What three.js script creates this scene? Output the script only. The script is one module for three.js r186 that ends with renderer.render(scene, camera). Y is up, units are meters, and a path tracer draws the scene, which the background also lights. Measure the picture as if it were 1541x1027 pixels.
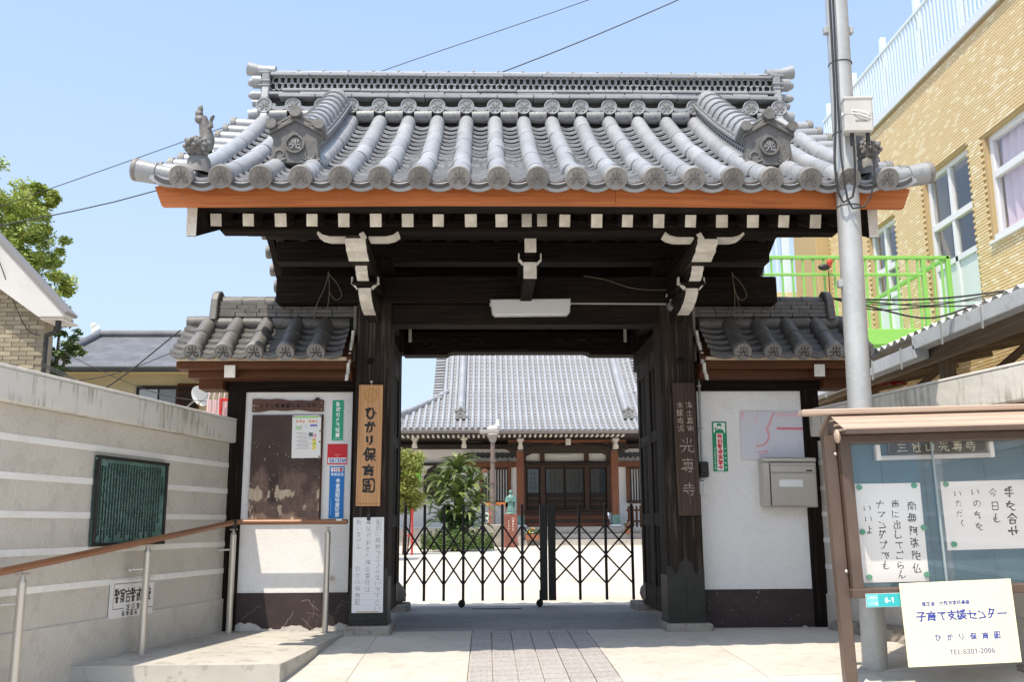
import * as THREE from 'three';
import { mergeGeometries, toCreasedNormals } from 'three/addons/utils/BufferGeometryUtils.js';

// ---------------------------------------------------------------- camera, sky, sun, exposure
const scene = new THREE.Scene();
const lerp = (a, b, t) => a + (b - a) * t;
const camera = new THREE.PerspectiveCamera(39.33, 1541 / 1027, 0.05, 600);
{
  const psi = 0.027437, th = 0.190604, rho = 0.006; // turned right, tilted up, a little roll
  const F = new THREE.Vector3(Math.sin(psi) * Math.cos(th), Math.sin(th), -Math.cos(psi) * Math.cos(th));
  const R0 = new THREE.Vector3(Math.cos(psi), 0, Math.sin(psi)), U0 = new THREE.Vector3().crossVectors(R0, F);
  const R = R0.clone().multiplyScalar(Math.cos(rho)).addScaledVector(U0, -Math.sin(rho));
  const U = U0.clone().multiplyScalar(Math.cos(rho)).addScaledVector(R0, Math.sin(rho));
  camera.position.set(-0.295, 0.79, 7.17);
  camera.quaternion.setFromRotationMatrix(new THREE.Matrix4().makeBasis(R, U, F.clone().negate()));
}
const renderer = new THREE.WebGLRenderer({ antialias: true });
renderer.toneMapping = THREE.LinearToneMapping;
renderer.toneMappingExposure = 1.3;
renderer.shadowMap.enabled = true;
{
  const W = 512, H = 256, d = new Float32Array(W * H * 4);
  for (let j = 0; j < H; j++) {
    const el = ((j + 0.5) / H - 0.5) * Math.PI, s = Math.max(0, Math.sin(el));
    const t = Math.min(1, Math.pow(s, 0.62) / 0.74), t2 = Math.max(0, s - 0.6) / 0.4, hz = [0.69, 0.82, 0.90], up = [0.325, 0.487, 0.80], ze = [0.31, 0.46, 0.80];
    for (let i = 0; i < W; i++) {
      const o = (j * W + i) * 4, az = ((i + 0.5) / W - 0.5) * 2 * Math.PI, dx = Math.cos(az) * Math.cos(el), dz = Math.sin(az) * Math.cos(el);
      const ang = Math.acos(Math.max(-1, Math.min(1, (dx * -0.27 + Math.sin(el) + dz * 0.383) / 1.1045))), fillHalo = 1.25 * Math.exp(-((ang / 0.62) ** 2)); // broad glow added round the sun to lift fill on shaded fronts
      for (let c = 0; c < 3; c++) d[o + c] = el > -0.02 ? lerp(lerp(hz[c], up[c], t), ze[c], t2) + fillHalo * [1, 0.97, 0.9][c] : [0.4, 0.38, 0.35][c];
      d[o + 3] = 1;
    }
  }
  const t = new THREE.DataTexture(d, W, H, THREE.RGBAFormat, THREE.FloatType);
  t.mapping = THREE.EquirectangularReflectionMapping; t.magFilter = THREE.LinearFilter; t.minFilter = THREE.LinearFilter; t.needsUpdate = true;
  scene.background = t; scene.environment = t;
}
const sun = new THREE.DirectionalLight(0xfff3e0, 4.6);
sun.name = 'sun';
sun.position.set(-0.27 * 20, 20, 0.383 * 20); sun.target.position.set(0, 0, 0);
sun.castShadow = true; sun.shadow.mapSize.set(4096, 4096);
Object.assign(sun.shadow.camera, { left: -40, right: 40, top: 60, bottom: -40, near: 0.1, far: 160 });
scene.add(sun, sun.target);

// ---------------------------------------------------------------- helpers
let seed = 7;
const rnd = () => { seed = (seed + 0x6D2B79F5) | 0; let t = Math.imul(seed ^ (seed >>> 15), 1 | seed); t = (t + Math.imul(t ^ (t >>> 7), 61 | t)) ^ t; return ((t ^ (t >>> 14)) >>> 0) / 4294967296; };
const rr = (a, b) => a + (b - a) * rnd();
const clamp = (x, a, b) => Math.min(b, Math.max(a, x));
const V = (x, y, z) => new THREE.Vector3(x, y, z);
const used = {};
function numbered(n) { const k = used[n] = (used[n] ?? -1) + 1; return k ? n + '_' + String(k).padStart(3, '0') : n; }
function shadows(o) { o.castShadow = true; o.receiveShadow = true; return o; }
function tag(o, label, category, group) { Object.assign(o.userData, { label, category }); if (group) o.userData.group = group; return o; }
function thing(name, label, category, pos = [0, 0, 0], turn = 0, group) {
  const o = new THREE.Group(); o.name = numbered(name); o.position.set(...pos); o.rotation.y = turn; scene.add(o);
  return tag(o, label, category, group);
}
const pack = (g) => (Array.isArray(g) ? (g.length > 1 ? mergeGeometries(g) : g[0]) : g);
function part(name, g, m, parent, pos, stuff) {
  const o = shadows(new THREE.Mesh(pack(g), m)); o.name = name; if (pos) o.position.set(...pos); if (stuff) o.userData.kind = 'stuff'; parent.add(o); return o;
}
function single(name, g, m, label, category, group) { const o = part(numbered(name), g, m, scene); return tag(o, label, category, group); }
function struct(name, g, m) { const o = part(numbered(name), g, m, scene); o.userData.kind = 'structure'; return o; }
// uv in metres by the way each face looks; grain of wood runs along u = the long axis
function boxUV(g, long, off) {
  g = g.index ? g.toNonIndexed() : g;
  if (!g.attributes.normal) g.computeVertexNormals();
  const p = g.attributes.position, n = g.attributes.normal, uv = new Float32Array(p.count * 2), ou = off ?? rr(0, 7), ov = off ?? rr(0, 7);
  const ax = { x: 0, y: 1, z: 2 }[long] ?? -1, e1 = V(), e2 = V(), a = V(), b = V(), c = V();
  for (let i = 0; i < p.count; i += 3) {
    a.fromBufferAttribute(p, i); b.fromBufferAttribute(p, i + 1); c.fromBufferAttribute(p, i + 2);
    const f = e1.subVectors(b, a).cross(e2.subVectors(c, a)), m = [Math.abs(f.x), Math.abs(f.y), Math.abs(f.z)], k = m[0] > m[1] ? (m[0] > m[2] ? 0 : 2) : m[1] > m[2] ? 1 : 2;
    let s = k === 0 ? 2 : 0, t = k === 1 ? 2 : 1;
    if (ax >= 0 && t === ax) [s, t] = [t, s];
    for (let q = 0; q < 3; q++) { const w = q === 0 ? a : q === 1 ? b : c; uv[(i + q) * 2] = w.getComponent(s) + ou; uv[(i + q) * 2 + 1] = w.getComponent(t) + ov; }
  }
  const o = new THREE.BufferGeometry();
  o.setAttribute('position', p); o.setAttribute('normal', n); o.setAttribute('uv', new THREE.BufferAttribute(uv, 2));
  return o;
}
function keepUV(g) { g = g.index ? g.toNonIndexed() : g; const o = new THREE.BufferGeometry(); for (const k of ['position', 'normal', 'uv']) o.setAttribute(k, g.attributes[k]); return o; }
function rawGeo(tri) { const g = new THREE.BufferGeometry(); g.setAttribute('position', new THREE.BufferAttribute(new Float32Array(tri), 3)); g.computeVertexNormals(); return g; }
// chamfered box centred on the origin
function cboxRaw(w, h, d, c) {
  c = Math.min(c, w * 0.4, h * 0.4, d * 0.4);
  const X = w / 2, Y = h / 2, Z = d / 2, out = [], P = (sx, sy, sz, k) => [sx * (X - (k === 0 ? 0 : c)), sy * (Y - (k === 1 ? 0 : c)), sz * (Z - (k === 2 ? 0 : c))];
  const tri = (a, b, e) => {
    const ux = b[0] - a[0], uy = b[1] - a[1], uz = b[2] - a[2], vx = e[0] - a[0], vy = e[1] - a[1], vz = e[2] - a[2];
    const n = [uy * vz - uz * vy, uz * vx - ux * vz, ux * vy - uy * vx], m = [a[0] + b[0] + e[0], a[1] + b[1] + e[1], a[2] + b[2] + e[2]];
    if (n[0] * m[0] + n[1] * m[1] + n[2] * m[2] < 0) out.push(...a, ...e, ...b); else out.push(...a, ...b, ...e);
  };
  const quad = (a, b, e, f) => { tri(a, b, e); tri(a, e, f); };
  for (const s of [-1, 1]) {
    quad(P(s, -1, -1, 0), P(s, 1, -1, 0), P(s, 1, 1, 0), P(s, -1, 1, 0));
    quad(P(-1, s, -1, 1), P(1, s, -1, 1), P(1, s, 1, 1), P(-1, s, 1, 1));
    quad(P(-1, -1, s, 2), P(1, -1, s, 2), P(1, 1, s, 2), P(-1, 1, s, 2));
    for (const t of [-1, 1]) {
      quad(P(s, t, -1, 0), P(s, t, 1, 0), P(s, t, 1, 1), P(s, t, -1, 1));
      quad(P(s, -1, t, 0), P(s, 1, t, 0), P(s, 1, t, 2), P(s, -1, t, 2));
      quad(P(-1, s, t, 1), P(1, s, t, 1), P(1, s, t, 2), P(-1, s, t, 2));
      for (const r of [-1, 1]) tri(P(s, t, r, 0), P(s, t, r, 1), P(s, t, r, 2));
    }
  }
  return rawGeo(out);
}
const longest = (w, h, d) => (w >= h && w >= d ? 'x' : h >= d ? 'y' : 'z');
function box(w, h, d, x = 0, y = 0, z = 0, c = 0.003) { return boxUV(c ? cboxRaw(w, h, d, c) : new THREE.BoxGeometry(w, h, d), longest(w, h, d)).translate(x, y, z); }
// box from corner to corner
const slab = (x0, x1, y0, y1, z0, z1, c) => box(x1 - x0, y1 - y0, z1 - z0, (x0 + x1) / 2, (y0 + y1) / 2, (z0 + z1) / 2, c);
function orient(g, p0, p1, axis = 'y') {
  const d = p1.clone().sub(p0).normalize(), q = new THREE.Quaternion().setFromUnitVectors(axis === 'y' ? V(0, 1, 0) : axis === 'x' ? V(1, 0, 0) : V(0, 0, 1), d);
  return g.applyQuaternion(q).translate((p0.x + p1.x) / 2, (p0.y + p1.y) / 2, (p0.z + p1.z) / 2);
}
function bar(p0, p1, w, h, c = 0.002) { // square bar between points; h stays upright
  const L = p0.distanceTo(p1), g = box(w, h, L, 0, 0, 0, c), z = p1.clone().sub(p0).normalize(), up = Math.abs(z.y) > 0.98 ? V(0, 0, 1) : V(0, 1, 0), x = V().crossVectors(up, z).normalize(), y = V().crossVectors(z, x);
  return g.applyMatrix4(new THREE.Matrix4().makeBasis(x, y, z)).translate((p0.x + p1.x) / 2, (p0.y + p1.y) / 2, (p0.z + p1.z) / 2);
}
function cyl(rt, rb, h, x = 0, y = 0, z = 0, seg = 16) { return boxUV(new THREE.CylinderGeometry(rt, rb, h, seg), 'y').translate(x, y, z); }
function rod(p0, p1, r, seg = 10, r1 = r) { return orient(boxUV(new THREE.CylinderGeometry(r1, r, p0.distanceTo(p1), seg), 'y'), p0, p1); }
function tube(pts, r, n = 24, seg = 6) { return boxUV(new THREE.TubeGeometry(new THREE.CatmullRomCurve3(pts), n, r, seg)); }
function shape(pts) { return new THREE.Shape(pts.map((p) => new THREE.Vector2(p[0], p[1]))); }
function ext(s, depth, bevel = 0, seg = 8, long) {
  const g = new THREE.ExtrudeGeometry(Array.isArray(s) ? shape(s) : s, { depth: depth - 2 * bevel, bevelEnabled: bevel > 0, bevelThickness: bevel, bevelSize: bevel, bevelOffset: -bevel, bevelSegments: 1, curveSegments: seg });
  return boxUV(g.translate(0, 0, bevel), long);
}
function lathe(pts, seg = 24) { return boxUV(new THREE.LatheGeometry(pts.map((p) => new THREE.Vector2(p[0], p[1])), seg)); }
const ball = (r, x, y, z, sx = 1, sy = 1, sz = 1, n = 12) => boxUV(new THREE.SphereGeometry(r, n, Math.ceil(n * 0.7)).scale(sx, sy, sz)).translate(x, y, z);
const turned = (g, x = 0, y = 0, z = 0) => g.applyMatrix4(new THREE.Matrix4().makeRotationFromEuler(new THREE.Euler(x, y, z)));
const moved = (g, x, y, z) => g.clone().translate(x, y, z);
// grid surface from a function (i 0..1, j 0..1) -> Vector3
function sheet(nu, nv, fn, uvf) {
  const p = [], uv = [], idx = [];
  for (let j = 0; j <= nv; j++) for (let i = 0; i <= nu; i++) { const v = fn(i / nu, j / nv); p.push(v.x, v.y, v.z); uv.push(...(uvf ? uvf(v, i / nu, j / nv) : [v.x, v.z])); }
  for (let j = 0; j < nv; j++) for (let i = 0; i < nu; i++) { const a = j * (nu + 1) + i, b = a + 1, c = a + nu + 1, d = c + 1; idx.push(a, b, d, a, d, c); }
  const g = new THREE.BufferGeometry(); g.setAttribute('position', new THREE.BufferAttribute(new Float32Array(p), 3)); g.setAttribute('uv', new THREE.BufferAttribute(new Float32Array(uv), 2)); g.setIndex(idx); g.computeVertexNormals();
  return keepUV(g);
}

// ---------------------------------------------------------------- textures
const hash = (x, y, s) => { let h = Math.imul(x, 374761393) + Math.imul(y, 668265263) + Math.imul(s, 974634777); h = Math.imul(h ^ (h >>> 13), 1274126177); return ((h ^ (h >>> 16)) >>> 0) / 4294967296; };
function vn(u, v, px, py, s) { // tileable value noise, u,v in 0..1
  const x = u * px, y = v * py, x0 = Math.floor(x), y0 = Math.floor(y), fx = x - x0, fy = y - y0, a = fx * fx * (3 - 2 * fx), b = fy * fy * (3 - 2 * fy), m = (i, n) => ((i % n) + n) % n;
  const h = (i, j) => hash(m(i, px), m(j, py), s);
  return lerp(lerp(h(x0, y0), h(x0 + 1, y0), a), lerp(h(x0, y0 + 1), h(x0 + 1, y0 + 1), a), b);
}
function fbm(u, v, px, py, s, oct = 4) { let t = 0, a = 0.5, n = 0; for (let i = 0; i < oct; i++) { t += a * vn(u, v, px << i, py << i, s + i); n += a; a *= 0.5; } return t / n; }
const enc = (x) => { x = clamp(x, 0, 1); return 255 * (x <= 0.0031308 ? 12.92 * x : 1.055 * Math.pow(x, 1 / 2.4) - 0.055); };
function tex(N, metres, fn, srgb = true, M = N) {
  const d = new Uint8Array(N * M * 4);
  for (let j = 0; j < M; j++) for (let i = 0; i < N; i++) { const c = fn((i + 0.5) / N, (j + 0.5) / M), o = (j * N + i) * 4; for (let k = 0; k < 3; k++) d[o + k] = srgb ? enc(c[k]) : 255 * clamp(c[k] ?? c[0], 0, 1); d[o + 3] = 255; }
  const t = new THREE.DataTexture(d, N, M, THREE.RGBAFormat); t.wrapS = t.wrapT = THREE.RepeatWrapping; t.magFilter = THREE.LinearFilter; t.minFilter = THREE.LinearMipmapLinearFilter; t.generateMipmaps = true;
  if (srgb) t.colorSpace = THREE.SRGBColorSpace;
  const [mu, mv] = Array.isArray(metres) ? metres : [metres, metres]; t.repeat.set(1 / mu, 1 / mv); t.needsUpdate = true;
  return t;
}
const mix3 = (a, b, t) => [lerp(a[0], b[0], t), lerp(a[1], b[1], t), lerp(a[2], b[2], t)];
const sm = (a, b, x) => { const t = clamp((x - a) / (b - a), 0, 1); return t * t * (3 - 2 * t); };
const std = (o) => new THREE.MeshStandardMaterial(o), phys = (o) => new THREE.MeshPhysicalMaterial(o);
const rgb = (r, g, b) => new THREE.Color().setRGB(r, g, b);
const woodTex = (a, b, s, wear = 0, wc = [0.25, 0.22, 0.18]) => tex(512, [1.6, 0.5], (u, v) => {
  const w = fbm(u, v, 2, 3, s + 9, 3), g = fbm(u, (v + w * 0.05) % 1, 3, 64, s, 3), k = fbm(u, v, 4, 8, s + 5, 4);
  let c = mix3(a, b, clamp(g * 1.1 - 0.05 + (k - 0.5) * 0.5, 0, 1));
  if (wear) c = mix3(c, wc, wear * sm(0.56, 0.75, fbm(u, v, 6, 40, s + 31, 4)));
  return c;
});
const woodBump = tex(512, [1.6, 0.5], (u, v) => [fbm(u, v, 3, 64, 77, 3)], false);
const grainBump = tex(256, 0.25, (u, v) => [fbm(u, v, 16, 16, 5, 4)], false);
const coarseBump = tex(512, 1.5, (u, v) => [fbm(u, v, 12, 12, 6, 6)], false);
const blotch = (a, b, s, metres, speck = 0, sc = [0.1, 0.1, 0.1], N = 512) => tex(N, metres, (u, v) => {
  let c = mix3(a, b, clamp(fbm(u, v, 4, 4, s, 6) * 1.6 - 0.3, 0, 1));
  const h = 0.9 + 0.2 * hash((u * N) | 0, (v * N) | 0, s + 40);
  c = c.map((x) => x * h);
  if (speck) c = mix3(c, sc, speck * sm(0.62, 0.72, fbm(u, v, 24, 24, s + 17, 3)));
  return c;
});
const M = {};
const tints = (m, L) => L.map((k) => { const c = m.clone(); c.color = rgb(k, k * 0.995, k * 0.99); return c; });
M.tile = [0.285, 0.31, 0.33].map((b, i) => std({ map: blotch([b * 0.9, b * 0.945, b * 1.01], [b * 1.06, b * 1.11, b * 1.18], 100 + i, 0.9, 0.35, [b * 0.62, b * 0.63, b * 0.64]), roughness: 0.42, metalness: 0.05, bumpMap: grainBump, bumpScale: 0.0012 }));
M.tile = M.tile.flatMap((m) => [m, ...tints(m, [0.9, 1.06])]);
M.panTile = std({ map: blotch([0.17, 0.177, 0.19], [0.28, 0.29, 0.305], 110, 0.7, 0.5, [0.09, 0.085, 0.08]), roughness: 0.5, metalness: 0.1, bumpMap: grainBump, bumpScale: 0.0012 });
M.discTile = std({ map: blotch([0.22, 0.215, 0.21], [0.30, 0.295, 0.29], 111, 0.4, 0.6, [0.15, 0.14, 0.13]), roughness: 0.6, bumpMap: grainBump, bumpScale: 0.0015 });
M.discs = tints(M.discTile, [0.86, 0.7, 0.98, 0.78]);
M.glyphTile = std({ color: rgb(0.135, 0.131, 0.127), roughness: 0.6 });
M.recess = std({ color: rgb(0.05, 0.05, 0.05), roughness: 0.8 });  // near-black colour standing for shade in slots and behind the rings
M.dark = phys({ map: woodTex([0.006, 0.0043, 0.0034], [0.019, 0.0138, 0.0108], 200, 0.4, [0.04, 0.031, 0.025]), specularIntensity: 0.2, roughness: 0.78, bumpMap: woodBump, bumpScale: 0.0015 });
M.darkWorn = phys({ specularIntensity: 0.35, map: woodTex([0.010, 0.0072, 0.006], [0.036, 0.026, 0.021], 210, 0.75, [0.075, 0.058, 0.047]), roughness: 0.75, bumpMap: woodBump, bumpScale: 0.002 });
M.fascia = phys({ specularIntensity: 0.5, map: woodTex([0.36, 0.112, 0.036], [0.54, 0.185, 0.064], 220, 0.45, [0.28, 0.07, 0.02]), roughness: 0.55, bumpMap: woodBump, bumpScale: 0.0006 });
M.eaveWood = phys({ specularIntensity: 0.35, map: woodTex([0.055, 0.021, 0.010], [0.125, 0.05, 0.022], 230, 0.3, [0.035, 0.02, 0.014]), roughness: 0.65, bumpMap: woodBump, bumpScale: 0.001 });
M.paleWood = std({ map: woodTex([0.42, 0.34, 0.25], [0.58, 0.49, 0.38], 240), roughness: 0.8 });
M.whitePaint = std({ map: blotch([0.56, 0.53, 0.47], [0.74, 0.71, 0.65], 250, 0.22, 0.35, [0.36, 0.31, 0.25]), roughness: 0.8, bumpMap: grainBump, bumpScale: 0.001 });
M.plaster = std({ map: blotch([0.79, 0.775, 0.75], [0.86, 0.845, 0.825], 260, 2.2, 0.12, [0.68, 0.63, 0.56]), roughness: 0.85, bumpMap: coarseBump, bumpScale: 0.0006 });
M.stone = std({ map: blotch([0.2, 0.18, 0.155], [0.34, 0.31, 0.27], 270, 0.6, 0.4, [0.1, 0.09, 0.08]), roughness: 0.9, bumpMap: coarseBump, bumpScale: 0.006 });
M.concrete = std({ map: blotch([0.33, 0.315, 0.285], [0.45, 0.43, 0.395], 280, 2.4, 0.35, [0.36, 0.34, 0.3], 1024), roughness: 0.92, bumpMap: coarseBump, bumpScale: 0.004 });
M.render = std({ map: blotch([0.50, 0.47, 0.415], [0.615, 0.58, 0.52], 290, 1.9, 0.35, [0.43, 0.4, 0.35], 1024), roughness: 0.92, bumpMap: grainBump, bumpScale: 0.004 });
M.stripe = std({ map: blotch([0.72, 0.71, 0.67], [0.84, 0.83, 0.8], 291, 1.2, 0.2, [0.55, 0.52, 0.46]), roughness: 0.85 });
M.steel = std({ color: rgb(0.6, 0.56, 0.5), roughness: 0.36, metalness: 0.62, bumpMap: grainBump, bumpScale: 0.0003 });
M.galv = std({ map: blotch([0.37, 0.385, 0.39], [0.47, 0.485, 0.49], 300, 0.5, 0.22, [0.55, 0.565, 0.57]), roughness: 0.5, metalness: 0.35 });
M.black = std({ color: rgb(0.018, 0.017, 0.016), roughness: 0.5 });
M.blackMetal = std({ color: rgb(0.02, 0.018, 0.017), roughness: 0.4, metalness: 0.5 });
M.white = std({ color: rgb(0.8, 0.8, 0.78), roughness: 0.5 });
M.rubber = std({ color: rgb(0.015, 0.015, 0.015), roughness: 0.8 });
M.brass = std({ map: blotch([0.022, 0.023, 0.02], [0.04, 0.042, 0.036], 310, 0.3, 0.2, [0.05, 0.058, 0.05]), roughness: 0.55, metalness: 0.5 });
M.verdigris = std({ map: blotch([0.08, 0.17, 0.15], [0.2, 0.36, 0.32], 311, 0.4, 0.6, [0.04, 0.055, 0.05]), roughness: 0.6, metalness: 0.3 });
M.glass = phys({ color: 0xffffff, transmission: 1, thickness: 0, roughness: 0.03, ior: 1.5 });
M.darkGlass = phys({ color: rgb(0.05, 0.07, 0.085), roughness: 0.06, metalness: 0, ior: 1.6 });
M.cable = std({ color: rgb(0.02, 0.02, 0.022), roughness: 0.6 });

// ---------------------------------------------------------------- brush strokes of the characters: points on a 0-9 grid, x then y
const GL = {};
`光 5054 2133 8173 0595 453719 65689997|防 1019 10302413 24341624 5052 3393 5348 36767969 5639|犯 4026 1148 483819 1638 6191 919474 61698999|カ 13838879 412849 |メ 7019 2376|ラ 2181 14847759|設 1131 0242 1434 1636 28 1838484818 617162 6191 918293 5585 856859 5699|置 1191 1191939313 31337173 1494 5455 2585 2529 8589 2787 0999 2686|番 7021 0393 5153 3132 7162 5314 5394 2585 8589 2989 2529 5559 2787|警 0141 1012 3032 2204 1343 4345 1434 6052 5292 8254 6294 5555 1686 3767 3868 6869 3969 3839|察 5051 0191 0102 9192 3213 1343 4316 5383 8356 5486 3565 1787 5759 3819 7889|直 1191 5022 3383 33378737 3787 3585 1219 1999|通 1021 0323 2327 0839 3999 4080 8062 4292 4247 9297 4494 4696 6267|非 4048 1242 1444 1646 6069 6292 6494 6696|常 5052 2132 8172 1393 1315 9395 3454 5557 35757837 3577 5759 2649 2629 2686 8688|報 2024 1141 0353 2535 1555 0757 2529 6069 6090 909474 6494 9479 6599|装 0232 2025 0444 5092 6093 4494 5556 0696 3656 5679 4649 6999|ひ 12412427496875617395|り 212536 717659|保 3005 2329 4181844441 3696 6469 6639 6699|育 5052 0292 4224 2484 7395 2519 25858979 2686 2888|園 1019 10909919 1999 3262 5154 2474 3565 6567 3767 3537 4728 5768|内 1219 1292 929989 502749 5578|に 1018 4282 4787 4646|無 3014 2181 0494 2227 4247 6267 8287 0797 1819 3839 5859 7879|断 1019 1949 3136 1246 3318 3355 7161 6166 6639 6393 8389|で 1292 925368799 7486 8496|立 5052 1292 3457 7458 0999|入 4051 514919 5199|ら 3162 232755868849|な 0353 3116 63684938476799 6193|い 121726 829597|下 0191 5159 5476|さ 1383 4176 26284978|事 1191 5059 3272 3274 7274 2484 1595 2777 0696 8668|故 2024 0343 1515 1545 4549 4919 7052 6193 5479 5499|か 13636749 4129 7194|が 13636749 4129 7194 8091|お 1363 313829183665868869 7193|き 2262 1474 3176 26284978|た 1353 4119 6384 6888|場 0333 1117 0727 4181 8184 4484 4144 4282 3595 5536 5696 9689 6748 7768|合 5004 5094 3464 2676 7679 2979 2629|責 1181 2282 0393 5053 2585 8588 2888 2528 2686 2787 3819 6889|任 3005 2329 5081 3494 6189 4999|は 1119 4393 71785948577799|負 3013 2151 5133 1383 1383 1317 8387 1787 1585 3819 6899|ま 2282 2484 51583928375789|せ 0494 7076 767575 3137489|ん 5019 364657599796|浄 0112 0313 1709 5033 4282 3464 8499 3686 8678 6169 4878|土 1484 5159 0999|真 1191 5052 2282 8287 2227 2383 2585 2787 0898 3819 6899|宗 5051 0292 0203 9294 3373 1595 5559 3618 7698|本 0393 5059 5318 5398 3777|願 0040 0109 0222 1242 1344 1444 2429 1709 3749 5090 7062 5282 52578257 5585 5787 5869 7899|寺 5054 1282 0494 0696 7679 7959 3748|派 0112 0313 1709 8041 4137 4229 6569 6293 7599|專 1191 5056 2383 2363 2646 8386 2686 2484 0797 7679 7959 3848|特 2029 0333 1112 0636 6064 4282 4494 3696 7679 7959 5667|別 1141 1114 4144 1444 2519 1545 4549 4929 7177 9099 9979|戒 0292 6069 6099 9193 2429 4449 1535 4555 8467|実 5051 0292 0203 9294 2474 2686 5357 0898 5739 5799|施 2022 0242 2228 2464 4649 4919 6052 5292 5494 5459 4595 7378 5999|中 1383 1316 8386 1686 5059|官 5051 0292 0203 9294 2484 2429 4484 2484 2686 8689 2989|淀 0112 0313 1709 6061 3191 3133 9193 4484 6469 6686 4449 3999|川 201529 5058 8089|長 2025 2070 2272 2474 0696 2629 2949 3699 8667|南 1181 5023 1319 1393 9399 3243 7263 3575 3777 5559|阿 1019 10302413 2434 4191 8189 8979 5364 5356 5676 7363 7376|弥 1041 4143 4313 1316 1646 4649 4929 6052 5292 6369 5538 7598|陀 1019 10302413 2434 6061 4293 4243 9294 5458 9546 5899|仏 3005 2329 6139 3999 7599|声 1191 5053 2383 1484 1418 8487 1787 5457|出 5059 2224 2484 8284 1619 1999 8689|し 201729498876|て 1292 925368799|ご 2272 171989 8193 8092|ナ 0393 5019|マ 1292 924766|ン 1233 198853|ダ 3016 2171 713819 2555 8092|ブ 1282 825819 8092 9193|も 50385979988 2464 2666|よ 50583928375789 5383|手 7012 1383 1696 5059 5938|を 1373 4116 3657 8446 4669999|今 5004 5094 3464 2676 7659|日 2129 21818929 2585 2989|の 52462816235283958869|ち 1383 4116 3565797959|だ 1353 4119 6384 6888 8091|く 715479|三 1282 2575 0898|社 2022 1343 4326 2529 3546 7079 5494 4999|山 5058 1318 1888 8388|厚 1191 1119 3272 32358535 3575 3484 3666 5799 3898 6679 7959|生 2015 1282 1585 5059 0999|省 5053 3123 7184 7216 25858979 2529 2787 2989|大 0393 5019 5399|阪 1019 10302413 2434 4191 5158 4484 8459 6499|市 5052 0292 2429 2484 8488 5259|委 7012 5054 0292 3324 7385 0696 5538 3869 7639|託 1131 0242 1434 1636 1819 3838 1838 8051 4595 7078 7899|業 3033 7073 4042 6062 0393 2535 7565 1585 2676 0797 5559 5718 5798|子 1181 8154 5459 5939 0595|支 1292 5054 2474 7439 2599|援 1019 0232 0626 8041 4252 6263 8172 3494 4696 5429 5686 8639 5699|セ 0494 9476 313899|タ 3016 2171 713819 3565|ー 0595|津 0112 0313 1709 4181 8185 3393 4585 4686 3898 5059|屋 1181 8183 1383 1109 2484 3535 3575 2787 5659 1999|一 0595|丁 0191 5159 5939|目 2129 21818929 2484 2787 2989`.split('|').forEach((r) => { const c = r[0]; GL[c] = r.slice(1).trim().split(/\s+/).map((s) => { const o = []; for (let i = 0; i + 1 < s.length; i += 2) o.push([+s[i], +s[i + 1]]); return o; }); });
function glyph(x, ch, cx, cy, s, w, sy = s) { // centred at cx,cy
  const g = GL[ch];
  if (!g) { if (ch.trim()) { x.save(); x.font = 'bold ' + Math.round(s * 1.02) + 'px sans-serif'; x.textAlign = 'center'; x.textBaseline = 'middle'; x.fillText(ch, cx, cy); x.restore(); } return; }
  x.lineWidth = w; x.lineCap = 'round'; x.lineJoin = 'round';
  if (glyph.brush) {
    for (const st of g) {
      const P = st.map(([a, b]) => [cx + (a / 9 - 0.5) * s, cy + (b / 9 - 0.5) * sy]); if (P.length === 1) P.push([P[0][0] + 1, P[0][1] + 1]);
      const c = new THREE.CatmullRomCurve3(P.map(([a, b]) => V(a, b, 0)), false, 'catmullrom', 0.35), n = 14 * (P.length - 1), heavy = rr(0.8, 1.2); let o = P[0];
      for (let i = 1; i <= n; i++) { const t = i / n, q = c.getPoint(t), press = (0.65 + 0.5 * Math.abs(Math.cos(t * Math.PI * (P.length - 1)))) * (1.12 - 0.62 * Math.pow(t, 3)); x.lineWidth = Math.max(0.8, w * heavy * press); x.beginPath(); x.moveTo(...o); x.lineTo(q.x, q.y); x.stroke(); o = [q.x, q.y]; }
    }
    return;
  }
  for (const st of g) { x.beginPath(); st.forEach(([a, b], i) => { const px = cx + (a / 9 - 0.5) * s, py = cy + (b / 9 - 0.5) * sy; i ? x.lineTo(px, py) : x.moveTo(px, py); }); if (st.length === 1) x.lineTo(cx + (st[0][0] / 9 - 0.5) * s + 0.1, cy + (st[0][1] / 9 - 0.5) * sy); x.stroke(); }
}
function vtext(x, str, cx, y0, pitch, s, w, jit = 0) { [...str].forEach((c, i) => glyph(x, c, cx + rr(-jit, jit), y0 + i * pitch + rr(-jit, jit), s, w)); }
function htext(x, str, x0, cy, pitch, s, w) { [...str].forEach((c, i) => glyph(x, c, x0 + i * pitch, cy, s, w)); }
function canvas(w, h, draw) { const c = document.createElement('canvas'); c.width = w; c.height = h; const x = c.getContext('2d'); draw(x, w, h); const t = new THREE.CanvasTexture(c); t.colorSpace = THREE.SRGBColorSpace; t.magFilter = THREE.LinearFilter; return t; }
const printMat = (t, o = {}) => std({ map: t, roughness: 0.6, ...o });
// a flat printed face a hair in front of z = 0
const face = (w, h, x = 0, y = 0, z = 0) => keepUV(new THREE.PlaneGeometry(w, h).translate(x, y, z));
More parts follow.
